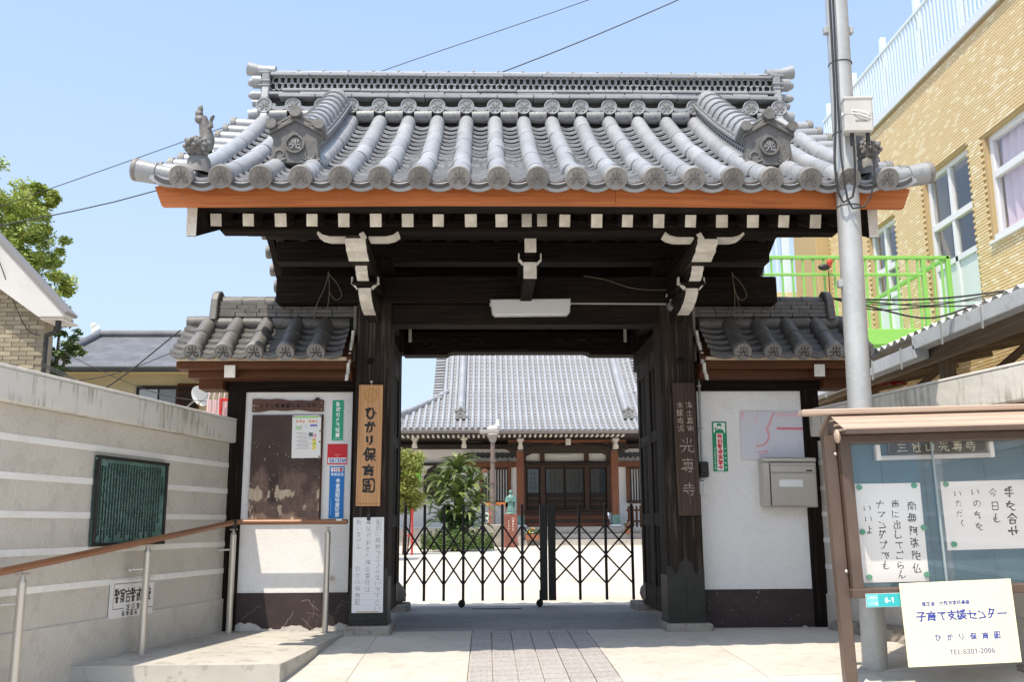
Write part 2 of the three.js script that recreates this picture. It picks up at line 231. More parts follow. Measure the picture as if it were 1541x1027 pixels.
// raised character: thin bars
function glyphRelief(ch, s, t, depth) {
  const out = [];
  for (const st of GL[ch]) for (let i = 0; i + 1 < st.length; i++) {
    const a = [(st[i][0] / 9 - 0.5) * s, (0.5 - st[i][1] / 9) * s], b = [(st[i + 1][0] / 9 - 0.5) * s, (0.5 - st[i + 1][1] / 9) * s], L = Math.hypot(b[0] - a[0], b[1] - a[1]);
    out.push(boxUV(new THREE.BoxGeometry(L + t * 0.8, t, depth)).rotateZ(Math.atan2(b[1] - a[1], b[0] - a[0])).translate((a[0] + b[0]) / 2, (a[1] + b[1]) / 2, depth / 2 + i * 0.0004));
  }
  return out;
}

// ---------------------------------------------------------------- ground
function groundY(x, z) {
  if (z < -2.05) return 0;
  if (z < 0.1) return 0.0;
  const s = clamp(0.038 - 0.0143 * x, 0.004, 0.08);
  let y = 0.046 - z * s;
  if (z > 1.95) y -= (z - 1.95) * 0.12;
  return Math.max(y, -0.85);
}
{
  const sand = blotch([0.46, 0.41, 0.345], [0.57, 0.52, 0.45], 400, 3.5, 0.25, [0.38, 0.34, 0.285], 1024);
  const zs = [40, 12, 8, 6, 5, 4.2, 3.6, 3, 2.6, 2.2, 1.95, 1.6, 1.2, 0.8, 0.4, 0.101, 0.099, -0.5, -1.2, -2, -2.1, -3, -5, -8, -12, -18, -26, -36, -60, -120, -240], xs = [-200, -80, -30, -12, -6, -4, -3, -2.5, -2, -1.5, -1, -0.5, 0, 0.5, 1, 1.5, 2, 2.5, 3, 4, 6, 12, 30, 80, 200];
  const p = [], uv = [], idx = [];
  zs.forEach((z) => xs.forEach((x) => { p.push(x, groundY(x, z), z); uv.push(x, z); }));
  for (let j = 0; j + 1 < zs.length; j++) for (let i = 0; i + 1 < xs.length; i++) { const a = j * xs.length + i, b = a + 1, c = a + xs.length, d = c + 1; idx.push(a, b, d, a, d, c); }
  const g = new THREE.BufferGeometry(); g.setAttribute('position', new THREE.BufferAttribute(new Float32Array(p), 3)); g.setAttribute('uv', new THREE.BufferAttribute(new Float32Array(uv), 2)); g.setIndex(idx.flatMap((_, i, A) => (i % 3 ? [] : [A[i], A[i + 1], A[i + 2]]))); g.computeVertexNormals();
  if (g.attributes.normal.getY(40) < 0) { const a = g.index.array; for (let i = 0; i < a.length; i += 3) [a[i + 1], a[i + 2]] = [a[i + 2], a[i + 1]]; g.computeVertexNormals(); }
  struct('ground', keepUV(g), std({ map: sand, roughness: 0.95, bumpMap: coarseBump, bumpScale: 0.006 }));
}
// forecourt: poured concrete panels with open joints, and a strip of small square paving in the middle
{
  const path = struct('path', rawGeo([-0.01, 0.01, 0.1, 0.01, 0.01, 0.1, 0, 0.01, 0.11]), M.concrete); // carries its panels
  const surf = (x0, x1, z0, z1, up, m, name) => {
    const n = 8, pts = [];
    const a = (x, z) => V(x, groundY(x, z) + up, z);
    const g = sheet(4, n, (i, j) => a(lerp(x0, x1, i), lerp(z1, z0, j)), (v) => [v.x + seed % 7, v.z]);
    const sides = [];
    const e = (P, Q) => { const p2 = P.clone(), q2 = Q.clone(); p2.y -= 0.03; q2.y -= 0.03; sides.push(P.x, P.y, P.z, p2.x, p2.y, p2.z, Q.x, Q.y, Q.z, Q.x, Q.y, Q.z, p2.x, p2.y, p2.z, q2.x, q2.y, q2.z); };
    e(a(x0, z0), a(x1, z0)); e(a(x1, z1), a(x0, z1)); e(a(x0, z1), a(x0, z0)); e(a(x1, z0), a(x1, z1));
    return part(name, [g, boxUV(rawGeo(sides))], m, path);
  };
  const conc = [0, 1, 2].map((k) => std({ map: blotch([0.43 + k * 0.015, 0.405 + k * 0.015, 0.36 + k * 0.015], [0.53, 0.51, 0.47], 410 + k, 1.7, 0.4, [0.36, 0.34, 0.31], 1024), roughness: 0.92, bumpMap: coarseBump, bumpScale: 0.003 }));
  let n = 0;
  // panels left and right of the middle strip (the strip widens a little towards the street)
  for (const [x0, x1] of [[-3.2, -1.053], [-1.05, -0.40]]) for (const [z0, z1] of [[0.115, 1.1], [1.103, 2.6], [2.603, 4.4]]) surf(x0, x1, z0, z1, 0.012, conc[n++ % 3], 'paving_slab');
  for (const [x0, x1] of [[0.415, 1.16], [1.1625, 3.4]]) for (const [z0, z1] of [[0.115, 2.0], [2.003, 4.4]]) surf(x0, x1, z0, z1, 0.012, conc[n++ % 3], 'paving_slab');
  const tiles = [0, 1, 2].map((k) => std({ map: tex(256, 0.1333, (u, v) => { const gx = (u * 8) % 1, gy = (v * 8) % 1, j = Math.min(sm(0, 0.12, gx) * sm(1, 0.88, gx), sm(0, 0.12, gy) * sm(1, 0.88, gy)), h = 0.8 + 0.4 * hash((u * 8) | 0, (v * 8) | 0, 430 + k); return mix3([0.42, 0.395, 0.37], [0.32 * h, 0.305 * h, 0.305 * h].map((q) => q + 0.02 * k), j); }), roughness: 0.85 }));
  for (let r = 0; r < 15; r++) for (let c = 0; c < 6; c++) { const s = 0.1345; surf(-0.392 + c * s, -0.392 + c * s + s - 0.006, 0.118 + r * s, 0.118 + r * s + s - 0.006, 0.014, tiles[(rnd() * 3) | 0], 'paving_tile'); }
  surf(-0.397, 0.412, 2.14, 4.4, 0.012, conc[1], 'paving_slab');
}
struct('pavement', [slab(-2.2, 2.2, -0.06, 0.05, -2.1, 0.1, 0.006)], std({ map: blotch([0.25, 0.245, 0.235], [0.35, 0.34, 0.32], 440, 2, 0.4, [0.2, 0.195, 0.185]), roughness: 0.9, bumpMap: coarseBump, bumpScale: 0.004 }));
// raised concrete slab on the left, its right side fading into the forecourt
{
  const top = [[-2.62, 1.74], [-1.41, 1.74], [-1.37, 1.3], [-1.335, 0.7], [-1.29, 0.26], [-1.27, 0.12], [-2.3, 0.02]], inner = top;
  const t = [], y = 0.058, dn = -0.22;
  const s = THREE.ShapeUtils.triangulateShape(inner.map((p) => new THREE.Vector2(p[0], -p[1])), []);
  for (const f of s) for (const i of f) t.push(inner[i][0], y, inner[i][1]);
  const side = [];
  for (let i = 0; i < 6; i++) { const a = top[i], b = top[i + 1] || top[0]; if (i > 4) break; side.push(a[0], y, a[1], a[0], dn, a[1], b[0], y, b[1], b[0], y, b[1], a[0], dn, a[1], b[0], dn, b[1]); }
  struct('pavement', [boxUV(rawGeo(t)), boxUV(rawGeo(side))], std({ map: blotch([0.36, 0.345, 0.31], [0.48, 0.46, 0.42], 450, 1.5, 0.5, [0.25, 0.24, 0.21], 1024), roughness: 0.93, bumpMap: coarseBump, bumpScale: 0.006 }));
  struct('kerb', [slab(-2.75, -1.46, -0.3, -0.075, 1.75, 2.05, 0.012)], M.concrete);
}

// ---------------------------------------------------------------- the gate
const PITCH = 0.2255;
const roofY = (z) => { const u = 1.97 - Math.abs(z); return 2.745 + 0.5 * u + 0.065 * u * u; };
const roofS = (z) => -Math.sign(z) * (0.5 + 0.13 * (1.97 - Math.abs(z))); // dy/dz
const gate = thing('temple_gate', 'old Japanese temple gate with grey tiled roof, dark timber posts and white side walls', 'temple gate');
// half round cover tile laid along a curve y(z), lofted between two z
function coverTile(curve, z0, z1, r0, r1, seg = 9, n = 3) {
  const p = [], arc = Math.PI * 1.12;
  const pt = (i, j, dr = 0) => { const z = lerp(z0, z1, j), e = 0.01, dy = (curve(z + e) - curve(z - e)) / (2 * e), L = Math.hypot(1, dy), r = lerp(r0, r1, j) + dr, a = (i - 0.5) * arc; return V(Math.sin(a) * r, curve(z) + Math.cos(a) * r / L, z - Math.cos(a) * r * dy / L); };
  const outer = sheet(seg, n, (i, j) => pt(i, j), (v, i, j) => [i * 0.3, v.z]);
  const q = [];
  for (let k = 0; k < seg; k++) { const a = pt(k / seg, 0), b = pt((k + 1) / seg, 0), c = pt(k / seg, 0, -0.014), d = pt((k + 1) / seg, 0, -0.014); q.push(...a.toArray(), ...c.toArray(), ...b.toArray(), ...b.toArray(), ...c.toArray(), ...d.toArray()); }
  return mergeGeometries([outer, boxUV(rawGeo(q))]);
}
// concave pan tile between two rows, front edge raised and thick
function panTile(curve, z0, z1, w, sag, lift, thick) {
  const pt = (i, j, d = 0) => { const z = lerp(z0, z1, j), x = (i - 0.5) * w; return V(x, curve(z) - sag * (1 - 4 * (i - 0.5) ** 2) + lift * (1 - j) - d, z); };
  const top = sheet(6, 1, (i, j) => pt(i, j), (v, i) => [v.x, v.z]), q = [];
  for (let k = 0; k < 6; k++) { const a = pt(k / 6, 0), b = pt((k + 1) / 6, 0), c = pt(k / 6, 0, thick), d = pt((k + 1) / 6, 0, thick); q.push(...a.toArray(), ...c.toArray(), ...b.toArray(), ...b.toArray(), ...c.toArray(), ...d.toArray()); }
  return mergeGeometries([top, boxUV(rawGeo(q))]);
}
// end disc with raised rim and character, facing +z before tilting
function discGeo(r, depth) { return [turned(lathe([[0, 0], [r * 0.8, 0], [r * 0.84, 0.007], [r * 0.95, 0.008], [r, 0.003], [r, -depth], [r * 0.86, -depth]], 28), Math.PI / 2)]; }
const tilt = (gs, a, y, z) => gs.map((g) => g.rotateX(a).translate(0, y, z));
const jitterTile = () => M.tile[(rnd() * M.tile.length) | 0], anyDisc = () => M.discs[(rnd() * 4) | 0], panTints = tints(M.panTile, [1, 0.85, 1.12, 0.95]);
{
  // roof body: thick timber deck under the tiles
  const prof = [], low = [];
  for (let i = 0; i <= 24; i++) { const z = lerp(1.8, -1.8, i / 24); prof.push([-z, roofY(z) - 0.075]); low.push([-z, roofY(z) - 0.11]); }
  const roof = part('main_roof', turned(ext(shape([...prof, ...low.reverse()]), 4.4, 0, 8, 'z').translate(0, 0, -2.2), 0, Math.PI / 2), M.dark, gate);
  // cover tiles: nineteen rows of eight
  const NT = 8, segs = [], bsegs = [];
  for (let i = 0; i < NT; i++) { const a = lerp(1.95, 0.1, i / NT), b = lerp(1.95, 0.1, (i + 1) / NT) - 0.002; segs.push(coverTile(roofY, a, b, 0.0584, 0.0578)); }
  for (let k = -9; k <= 9; k++) for (let i = 0; i < NT; i++) { const m = part('round_tile', segs[i], jitterTile(), roof, [k * PITCH, rr(-0.002, 0.002), 0]); m.rotation.y = rr(-0.006, 0.006); m.position.x += rr(-0.002, 0.002); }
  // rear slope, out of sight from the street: joined
  const rear = []; for (let k = -9; k <= 9; k++) rear.push(coverTile(roofY, -1.95, -0.1, 0.06, 0.057, 7, 6).translate(k * PITCH, 0, 0)); part('rear_round_tile', rear, M.tile[1], roof, null, true);
  const NP = 16, pans = [];
  for (let i = 0; i < NP; i++) { const a = lerp(1.93, 0.1, i / NP), b = lerp(1.93, 0.1, (i + 1.25) / NP); pans.push(panTile((z) => roofY(z) - 0.022, a, b, PITCH - 0.07, 0.028, 0.042, 0.022)); }
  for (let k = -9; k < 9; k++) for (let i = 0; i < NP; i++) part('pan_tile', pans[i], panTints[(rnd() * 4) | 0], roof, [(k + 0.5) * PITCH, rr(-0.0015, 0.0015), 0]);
  const rp = []; for (let k = -9; k < 9; k++) rp.push(panTile((z) => roofY(z) - 0.03, -1.93, -0.1, PITCH - 0.07, 0.02, 0, 0.02).translate((k + 0.5) * PITCH, 0, 0)); part('rear_pan_tile', rp, M.panTile, roof, null, true);
  // round end tiles with the character, and hanging pan ends between them
  const a = Math.atan(0.5), dg = tilt(discGeo(0.0675, 0.05), a, roofY(1.97) + 0.001, 1.975), gg = tilt(glyphRelief('光', 0.066, 0.0075, 0.006), a, roofY(1.97) + 0.001, 1.975);
  const dgeo = mergeGeometries(dg), ggeo = mergeGeometries(gg);
  for (let k = -9; k <= 9; k++) { const d = part('round_end_tile', dgeo, anyDisc(), roof, [k * PITCH, 0, 0]); part('raised_character', ggeo, M.glyphTile, roof, [k * PITCH, 0, 0]); }
  const cres = [], W = (PITCH - 0.07) / 2 + 0.012;
  const arcPts = (dy, w, n = 10) => { const o = []; for (let i = 0; i <= n; i++) { const t = i / n * 2 - 1; o.push([t * w, dy + 0.03 * t * t]); } return o; };
  const cg = mergeGeometries([ext(shape([...arcPts(-0.085, W), ...arcPts(-0.035, W).reverse()]), 0.03, 0.003)]);
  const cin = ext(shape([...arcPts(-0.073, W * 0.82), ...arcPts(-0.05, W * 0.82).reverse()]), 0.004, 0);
  for (let k = -9; k < 9; k++) {
    const c = part('eave_pan_tile', cg, M.tile[k & 1], roof, [(k + 0.5) * PITCH, roofY(1.93) + 0.0, 1.925]); c.rotation.x = a * 0.5;
    const r = part('shade_band', cin, M.recess, roof, [(k + 0.5) * PITCH, roofY(1.93), 1.955]); r.rotation.x = a * 0.5;  // dark strip laid on the face, its colour standing for a shaded slot
    r.position.y -= 0.001; r.position.z += 0.0;
  }
  // verges: short tiles laid sideways, stepping up the gable edge, front and rear, left and right
  const side = mergeGeometries([boxUV(new THREE.CylinderGeometry(0.054, 0.052, 0.24, 14, 1, false)).rotateZ(Math.PI / 2)]);
  const sdisc = turned(mergeGeometries(discGeo(0.06, 0.03)), 0, -Math.PI / 2);
  for (const s of [-1, 1]) for (const f of [1, -1]) for (let i = 0; i < 9; i++) {
    const z = f * (1.70 - i * 0.19), y = roofY(z) - 0.012;
    const t = part('verge_tile', side, M.tile[i % 3], roof, [s * 2.13, y, z]); t.rotation.z = s * 0.05;
    const d = part('verge_end_tile', sdisc, anyDisc(), roof, [s * 2.25, y + 0.006, z]); if (s > 0) d.rotation.y = Math.PI;
  }
  for (const s of [-1, 1]) { // the upswept corner tile at the foot of the verge, with its end face outward
    const c0 = V(s * 1.98, roofY(1.86) - 0.035, 1.86), c1 = V(s * 2.27, roofY(1.86) + 0.012, 1.88), c2 = V(s * 2.32, roofY(1.86) + 0.02, 1.885);
    part('corner_tile', [rod(c0, c1, 0.052, 18, 0.056), rod(V(s * 2.2, roofY(1.86) + 0.0, 1.875), c2, 0.062, 20, 0.066)], M.tile[1], roof);
    const d = part('verge_end_tile', turned(mergeGeometries(discGeo(0.066, 0.02)), 0, s * Math.PI / 2), anyDisc(), roof, c2.toArray()); d.rotation.z = s * 0.14;
    const g = part('raised_character', turned(mergeGeometries(glyphRelief('光', 0.075, 0.009, 0.008)), 0, s * Math.PI / 2), M.glyphTile, roof, c2.toArray()); g.rotation.z = s * 0.14;
    const ce = part('eave_pan_tile', ext(shape([...arcPts(-0.07, 0.11), ...arcPts(-0.02, 0.11).reverse()]), 0.03, 0.003), M.tile[0], roof, [s * 2.11, roofY(1.93) + 0.01, 1.9]); ce.rotation.z = s * 0.12;
    const cr = part('shade_band', ext(shape([...arcPts(-0.06, 0.08), ...arcPts(-0.035, 0.08).reverse()]), 0.004, 0), M.recess, roof, [s * 2.11, roofY(1.93) + 0.01, 1.93]); cr.rotation.z = s * 0.12;
  }
  // front fascia and the boards under the eave
  for (const [x0, x1, dz] of [[-2.2, 0.462, 0], [0.4635, 2.2, -0.0015]]) {
    const L = x0 < 0 ? [[x0 - 0.015, 0.1], [x0 + 0.03, -0.012], [-0.6, 0.004], [x1, 0.004], [x1, 0.145], [x0 + 0.1, 0.135]] : [[x0, 0.145], [x0, 0.004], [0.7, 0.004], [x1 - 0.03, -0.012], [x1 + 0.015, 0.1], [x1 - 0.1, 0.135]];
    const f = part('fascia_board', ext(shape(L), 0.05, 0.002, 2, 'x').translate(0, 2.63, 1.8 + dz), M.fascia, gate);
    for (let x = x0 + 0.15; x < x1 - 0.05; x += 0.43) part('nail', ball(0.0045, x + rr(-0.05, 0.05), 2.655 + rr(-0.008, 0.03), 1.85 + dz, 1, 1, 0.5, 6), M.stone, f);
  }
  part('fascia_board', [slab(-2.2, 2.2, 2.63, 2.73, -1.86, -1.81)], M.fascia, gate);
}
// rafters with white painted ends, and the planks they carry
const rafY = (z) => 2.69 + 0.36 * (1.5 - Math.abs(z)); // top of rafters
{
  const soff = part('soffit', [sheet(1, 8, (i, j) => { const z = lerp(1.52, 0, j); return V(lerp(-2.04, 2.04, i), rafY(z) + 0.004, z); }), sheet(1, 8, (i, j) => { const z = lerp(0, -1.52, j); return V(lerp(-2.04, 2.04, i), rafY(z) + 0.004, z); })].map((g) => boxUV(g, 'x')), M.dark, gate);
  for (const s of [1, -1]) part('eave_board', [bar(V(-2.1, 2.72, s * 1.53), V(2.1, 2.72, s * 1.53), 0.07, 0.06), boxUV(sheet(1, 2, (i, j) => V(lerp(-2.1, 2.1, i), lerp(2.69, 2.665, j), s * lerp(1.5, 1.81, j))), 'x'), boxUV(sheet(1, 2, (i, j) => V(lerp(-2.1, 2.1, i), lerp(2.75, 2.70, j), s * lerp(1.5, 1.84, j))), 'x')], M.dark, gate);
  const rg = bar(V(0, rafY(0) - 0.045, 0), V(0, rafY(1.5) - 0.045, 1.5), 0.065, 0.076), rb = bar(V(0, rafY(0) - 0.045, 0), V(0, rafY(1.5) - 0.045, -1.5), 0.065, 0.076);
  const egs = [0, 1, 2, 3].map((k) => box(0.067 + 0.002 * k, 0.077 + 0.0025 * ((k * 3) % 4), 0.006, 0, 0, 0, 0.001).rotateZ((k - 1.5) * 0.012).rotateX(Math.atan(0.36)).translate(0, rafY(1.5) - 0.046, 1.503)), eg = egs[0], wTints = tints(M.whitePaint, [1, 0.88, 0.95, 1.05]);
  const eb = moved(eg, 0, 0, 0).rotateY(Math.PI);
  for (let i = -10; i <= 10; i++) {
    const r = part('rafter', rg, M.darkWorn, gate, [i * 0.1953 + rr(-0.004, 0.004), 0, 0]); const e = part('painted_end', egs[(rnd() * 4) | 0], wTints[(rnd() * 4) | 0], r); e.position.x = rr(-0.002, 0.002);
    if (i === 0) gate.remove(r);
    const q = part('rafter', rb, M.darkWorn, gate, [i * 0.1953, 0, 0]); part('painted_end', eb, M.whitePaint, q);
  }
  // bargeboards on both gables, front ends painted
  for (const s of [-1, 1]) {
    const top = [], bot = [];
    for (let i = 0; i <= 12; i++) { const z = lerp(1.72, -1.72, i / 12); const y = 2.63 + 0.40 * (1.72 - Math.abs(z)); top.push([-z, y + 0.03]); bot.push([-z, y - 0.16]); }
    const bb = part('bargeboard', turned(ext(shape([...top, ...bot.reverse()]), 0.055, 0.004, 8, 'x'), 0, Math.PI / 2).translate(s * 2.03 - 0.027, 0, 0), M.dark, gate);
    part('painted_end', box(0.058, 0.185, 0.006, s * 2.03, 2.565, 1.724, 0.001), M.whitePaint, bb);
  }
  // purlins and ridge beam
  for (const z of [1.2, -1.2]) part('purlin', slab(-2.0, 2.0, 2.65, 2.735, z - 0.06, z + 0.06, 0.008), M.dark, gate);
  part('ridge_beam', slab(-2.0, 2.0, 3.0, 3.18, -0.09, 0.09, 0.01), M.dark, gate);
  for (const z of [0.6, -0.6]) part('purlin', slab(-2.0, 2.0, 2.83, 2.93, z - 0.05, z + 0.05, 0.008), M.dark, gate);
}
// main ridge
{
  const core = part('ridge', [slab(-2.05, 2.05, 3.86, 4.36, -0.055, 0.055, 0.01)], M.recess, gate);
  const capG = boxUV(new THREE.CylinderGeometry(0.05, 0.052, 0.196, 14, 1)).rotateZ(Math.PI / 2), dgeo = mergeGeometries(discGeo(0.064, 0.12)), ggeo = mergeGeometries(glyphRelief('光', 0.072, 0.0085, 0.005));
  for (let k = -9; k <= 9; k++) { part('round_end_tile', dgeo, M.tile[2], core, [k * PITCH, 4.03, 0.135]); part('raised_character', ggeo, M.discTile, core, [k * PITCH, 4.03, 0.1355]); }
  const short = panTile(() => 0, 0.14, -0.05, PITCH - 0.075, 0.018, 0.0, 0.03), stub = mergeGeometries([boxUV(new THREE.CylinderGeometry(0.05, 0.055, PITCH - 0.09, 10)).rotateZ(Math.PI / 2)]);
  for (let k = -9; k < 9; k++) { part('pan_tile', short, M.tile[0], core, [(k + 0.5) * PITCH, 4.037, 0]); part('pan_tile', moved(short, 0, -0.022, -0.015), M.tile[1], core, [(k + 0.5) * PITCH, 4.033, 0]); part('filler_tile', stub, M.panTile, core, [(k + 0.5) * PITCH, 3.955, 0.1]); }
  const nosh = (y, zz, h, n, off) => { for (let i = 0; i < n; i++) { const w = 4.0 / n, x0 = -2.0 + i * w + off; part('ridge_flat_tile', slab(Math.max(-2.02, x0 + 0.002), Math.min(2.02, x0 + w - 0.002), y, y + h, -zz, zz, 0.004), jitterTile(), core, [0, rr(-0.0015, 0.0015), rr(-0.003, 0.003)]); } };
  nosh(4.098, 0.15, 0.028, 14, 0.08); nosh(4.13, 0.125, 0.024, 14, -0.05); nosh(4.158, 0.13, 0.022, 13, 0.1);
  const ring = boxUV(new THREE.TorusGeometry(0.0305, 0.0062, 6, 20)), ringsX = 82;
  for (let i = 0; i < ringsX; i++) for (const r of [0, 1]) part('ring_tile', ring, M.tile[(i + r) % 3], core, [-2.0 + (i + 0.5 + r * 0.5) * 4.0 / (ringsX + 0.5), 4.212 + r * 0.05, 0.085 + (i % 2) * 0.006]);
  nosh(4.293, 0.12, 0.02, 13, 0.0); nosh(4.316, 0.1, 0.018, 14, -0.1);
  for (let i = 0; i < 20; i++) { const c = part('ridge_cap_tile', capG, jitterTile(), core, [-1.9 + i * 0.2, 4.335, 0]); part('tile_joint', ball(0.016, 0, 0, 0, 1, 0.7, 1, 8), M.tile[0], core, [-1.8 + i * 0.2, 4.39, 0]); }
  for (const s of [-1, 1]) {
    const e = part('ridge_end_tile', [
      ext(shape([[-0.17, 3.86], [0.17, 3.86], [0.13, 4.0], [0.14, 4.1], [0.12, 4.22], [0.13, 4.34], [0.05, 4.37], [-0.05, 4.37], [-0.13, 4.34], [-0.12, 4.22], [-0.14, 4.1], [-0.13, 4.0]]), 0.06, 0.008).rotateY(Math.PI / 2).translate(s * 2.03 - 0.03, 0, 0),
      rod(V(s * 1.98, 4.375, 0), V(s * 2.11, 4.382, 0), 0.05, 14, 0.05), rod(V(s * 2.09, 4.383, 0), V(s * 2.2, 4.405, 0), 0.044, 14, 0.056),
      rod(V(s * 2.03, 4.275, 0.03), V(s * 2.15, 4.275, 0.03), 0.052, 14), ball(0.034, s * 2.16, 4.27, 0.03),
      rod(V(s * 2.03, 4.15, 0.05), V(s * 2.15, 4.15, 0.05), 0.036, 14), ball(0.026, s * 2.155, 4.15, 0.05),
      rod(V(s * 2.03, 4.085, 0.05), V(s * 2.14, 4.085, 0.05), 0.03, 14), rod(V(s * 2.03, 3.99, 0.05), V(s * 2.16, 3.97, 0.05), 0.06, 14), slab(s * 2.0 - 0.06, s * 2.0 + 0.06, 3.93, 4.05, 0.02, 0.13, 0.006),
      ...[4.2, 4.24, 4.31].map((y) => slab(s * 2.04 - 0.045, s * 2.04 + 0.045, y, y + 0.012, -0.13, 0.13, 0.003)),
    ], M.tile[0], gate);
  }
}
// descending ridges with their end tiles, on both slopes' fronts
function oniGeo(w, h) {
  const s = w / 2, body = [[-s, 0], [s, 0], [s * 0.86, h * 0.12], [s * 0.8, h * 0.42], [s * 0.9, h * 0.5], [s * 0.9, h * 0.58], [0, h * 0.84], [-s * 0.9, h * 0.58], [-s * 0.9, h * 0.5], [-s * 0.8, h * 0.42], [-s * 0.86, h * 0.12]];
  const chev = (y, t, k) => ext(shape([[-s * k, y], [0, y + h * 0.25], [s * k, y], [s * k, y + t], [0, y + h * 0.25 + t], [-s * k, y + t]]), 0.05, 0.004);
  const out = [ext(shape(body), 0.09, 0.006).translate(0, 0, -0.06), chev(h * 0.5, h * 0.06, 0.93).translate(0, 0, 0.0), chev(h * 0.62, h * 0.055, 0.86).translate(0, 0, -0.01)];
  const drop = []; for (let i = 0; i < 24; i++) { const a = i / 24 * Math.PI * 2, r = s * 0.36 * (Math.abs(a - Math.PI / 2) < 0.3 ? 1.16 : 1); drop.push([Math.cos(a) * r, h * 0.33 + Math.sin(a) * r]); }
  const hole = drop.map(([x, y]) => [x * 0.78, h * 0.33 + (y - h * 0.33) * 0.78]); const sh = shape(drop); sh.holes.push(new THREE.Path(hole.reverse().map((p) => new THREE.Vector2(...p))));
  out.push(ext(sh, 0.03, 0.002).translate(0, 0, 0.02));
  for (const q of [-1, 1]) { out.push(turned(boxUV(new THREE.TorusGeometry(s * 0.17, s * 0.05, 6, 14, 4)), 0, 0, q > 0 ? 2.6 : -0.4).translate(q * s * 0.55, h * 0.15, 0.03)); out.push(tube([V(q * s * 0.3, h * 0.08, 0.03), V(q * s * 0.5, h * 0.04, 0.03), V(q * s * 0.9, h * 0.05, 0.03)], s * 0.05, 8, 5)); }
  out.push(rod(V(0, h * 0.88, -0.16), V(0, h * 0.9, 0.075), s * 0.22, 16), rod(V(-s * 0.8, h * 0.66, -0.12), V(-s * 0.86, h * 0.68, 0.07), s * 0.2, 16), rod(V(s * 0.8, h * 0.66, -0.12), V(s * 0.86, h * 0.68, 0.07), s * 0.2, 16));
  out.push(tube([V(-s * 0.9, h * 0.68, 0.03), V(-s * 0.45, h * 0.7, 0.03), V(0, h * 0.84, 0.03), V(s * 0.45, h * 0.7, 0.03), V(s * 0.9, h * 0.68, 0.03)], s * 0.07, 16, 6));
  return out;
}
{
  const path = (z) => roofY(z) + 0.03;
  const loft = (w, y0, h, z0, z1) => { const g = boxUV(new THREE.BoxGeometry(w, h, 1, 1, 1, 10)), p = g.attributes.position; for (let i = 0; i < p.count; i++) { const z = lerp(z1, z0, p.getZ(i) + 0.5), y = p.getY(i) + h / 2 + y0; p.setXYZ(i, p.getX(i), path(z) + y, z); } g.computeVertexNormals(); return g; };
  const oniMat = tints(M.discTile, [0.5])[0];
  for (const s of [-1, 1]) {
    const X = s * 1.47, dr = part('descending_ridge', [loft(0.13, -0.03, 0.22, 1.5, 0.1), loft(0.24, 0.0, 0.026, 1.5, 0.1), loft(0.22, 0.03, 0.02, 1.5, 0.1), loft(0.235, 0.115, 0.02, 1.5, 0.1), loft(0.21, 0.14, 0.02, 1.5, 0.1)].map((g) => g.translate(X, 0, 0)), M.tile[1], gate);
    for (let i = 0; i < 26; i++) { const z = 1.46 - i * 0.052; part('ring_tile', boxUV(new THREE.TorusGeometry(0.027, 0.007, 5, 12, Math.PI)).rotateY(Math.PI / 2), M.tile[0], dr, [X - s * 0.095, path(z) + 0.055, z]); }
    for (let i = 0; i < 26; i++) { const z = 1.46 - i * 0.052; part('ring_tile', boxUV(new THREE.TorusGeometry(0.027, 0.007, 5, 12, Math.PI)).rotateY(Math.PI / 2), M.tile[0], dr, [X + s * 0.095, path(z) + 0.055, z]); }
    const N = 11; for (let i = 0; i < N; i++) { const a = lerp(1.5, 0.1, i / N), b = lerp(1.5, 0.1, (i + 1) / N) - 0.015; part('ridge_cap_tile', coverTile((z) => path(z) + 0.15, a, b, 0.108, 0.092), jitterTile(), dr, [X, 0, 0]); }
    const o = part('ridge_end_tile', mergeGeometries(oniGeo(0.34, 0.36)), oniMat, gate, [X, roofY(1.55) + 0.015, 1.56]);
    part('medallion', turned(lathe([[0, 0], [0.046, 0], [0.05, -0.02]], 20), Math.PI / 2).translate(0, 0.36 * 0.33, 0.042), std({ color: rgb(0.1, 0.098, 0.095), roughness: 0.7 }), o);
    part('raised_character', glyphRelief('光', 0.06, 0.006, 0.005).map((g) => g.translate(0, 0.36 * 0.33, 0.0425)), M.tile[0], o);
  }
}
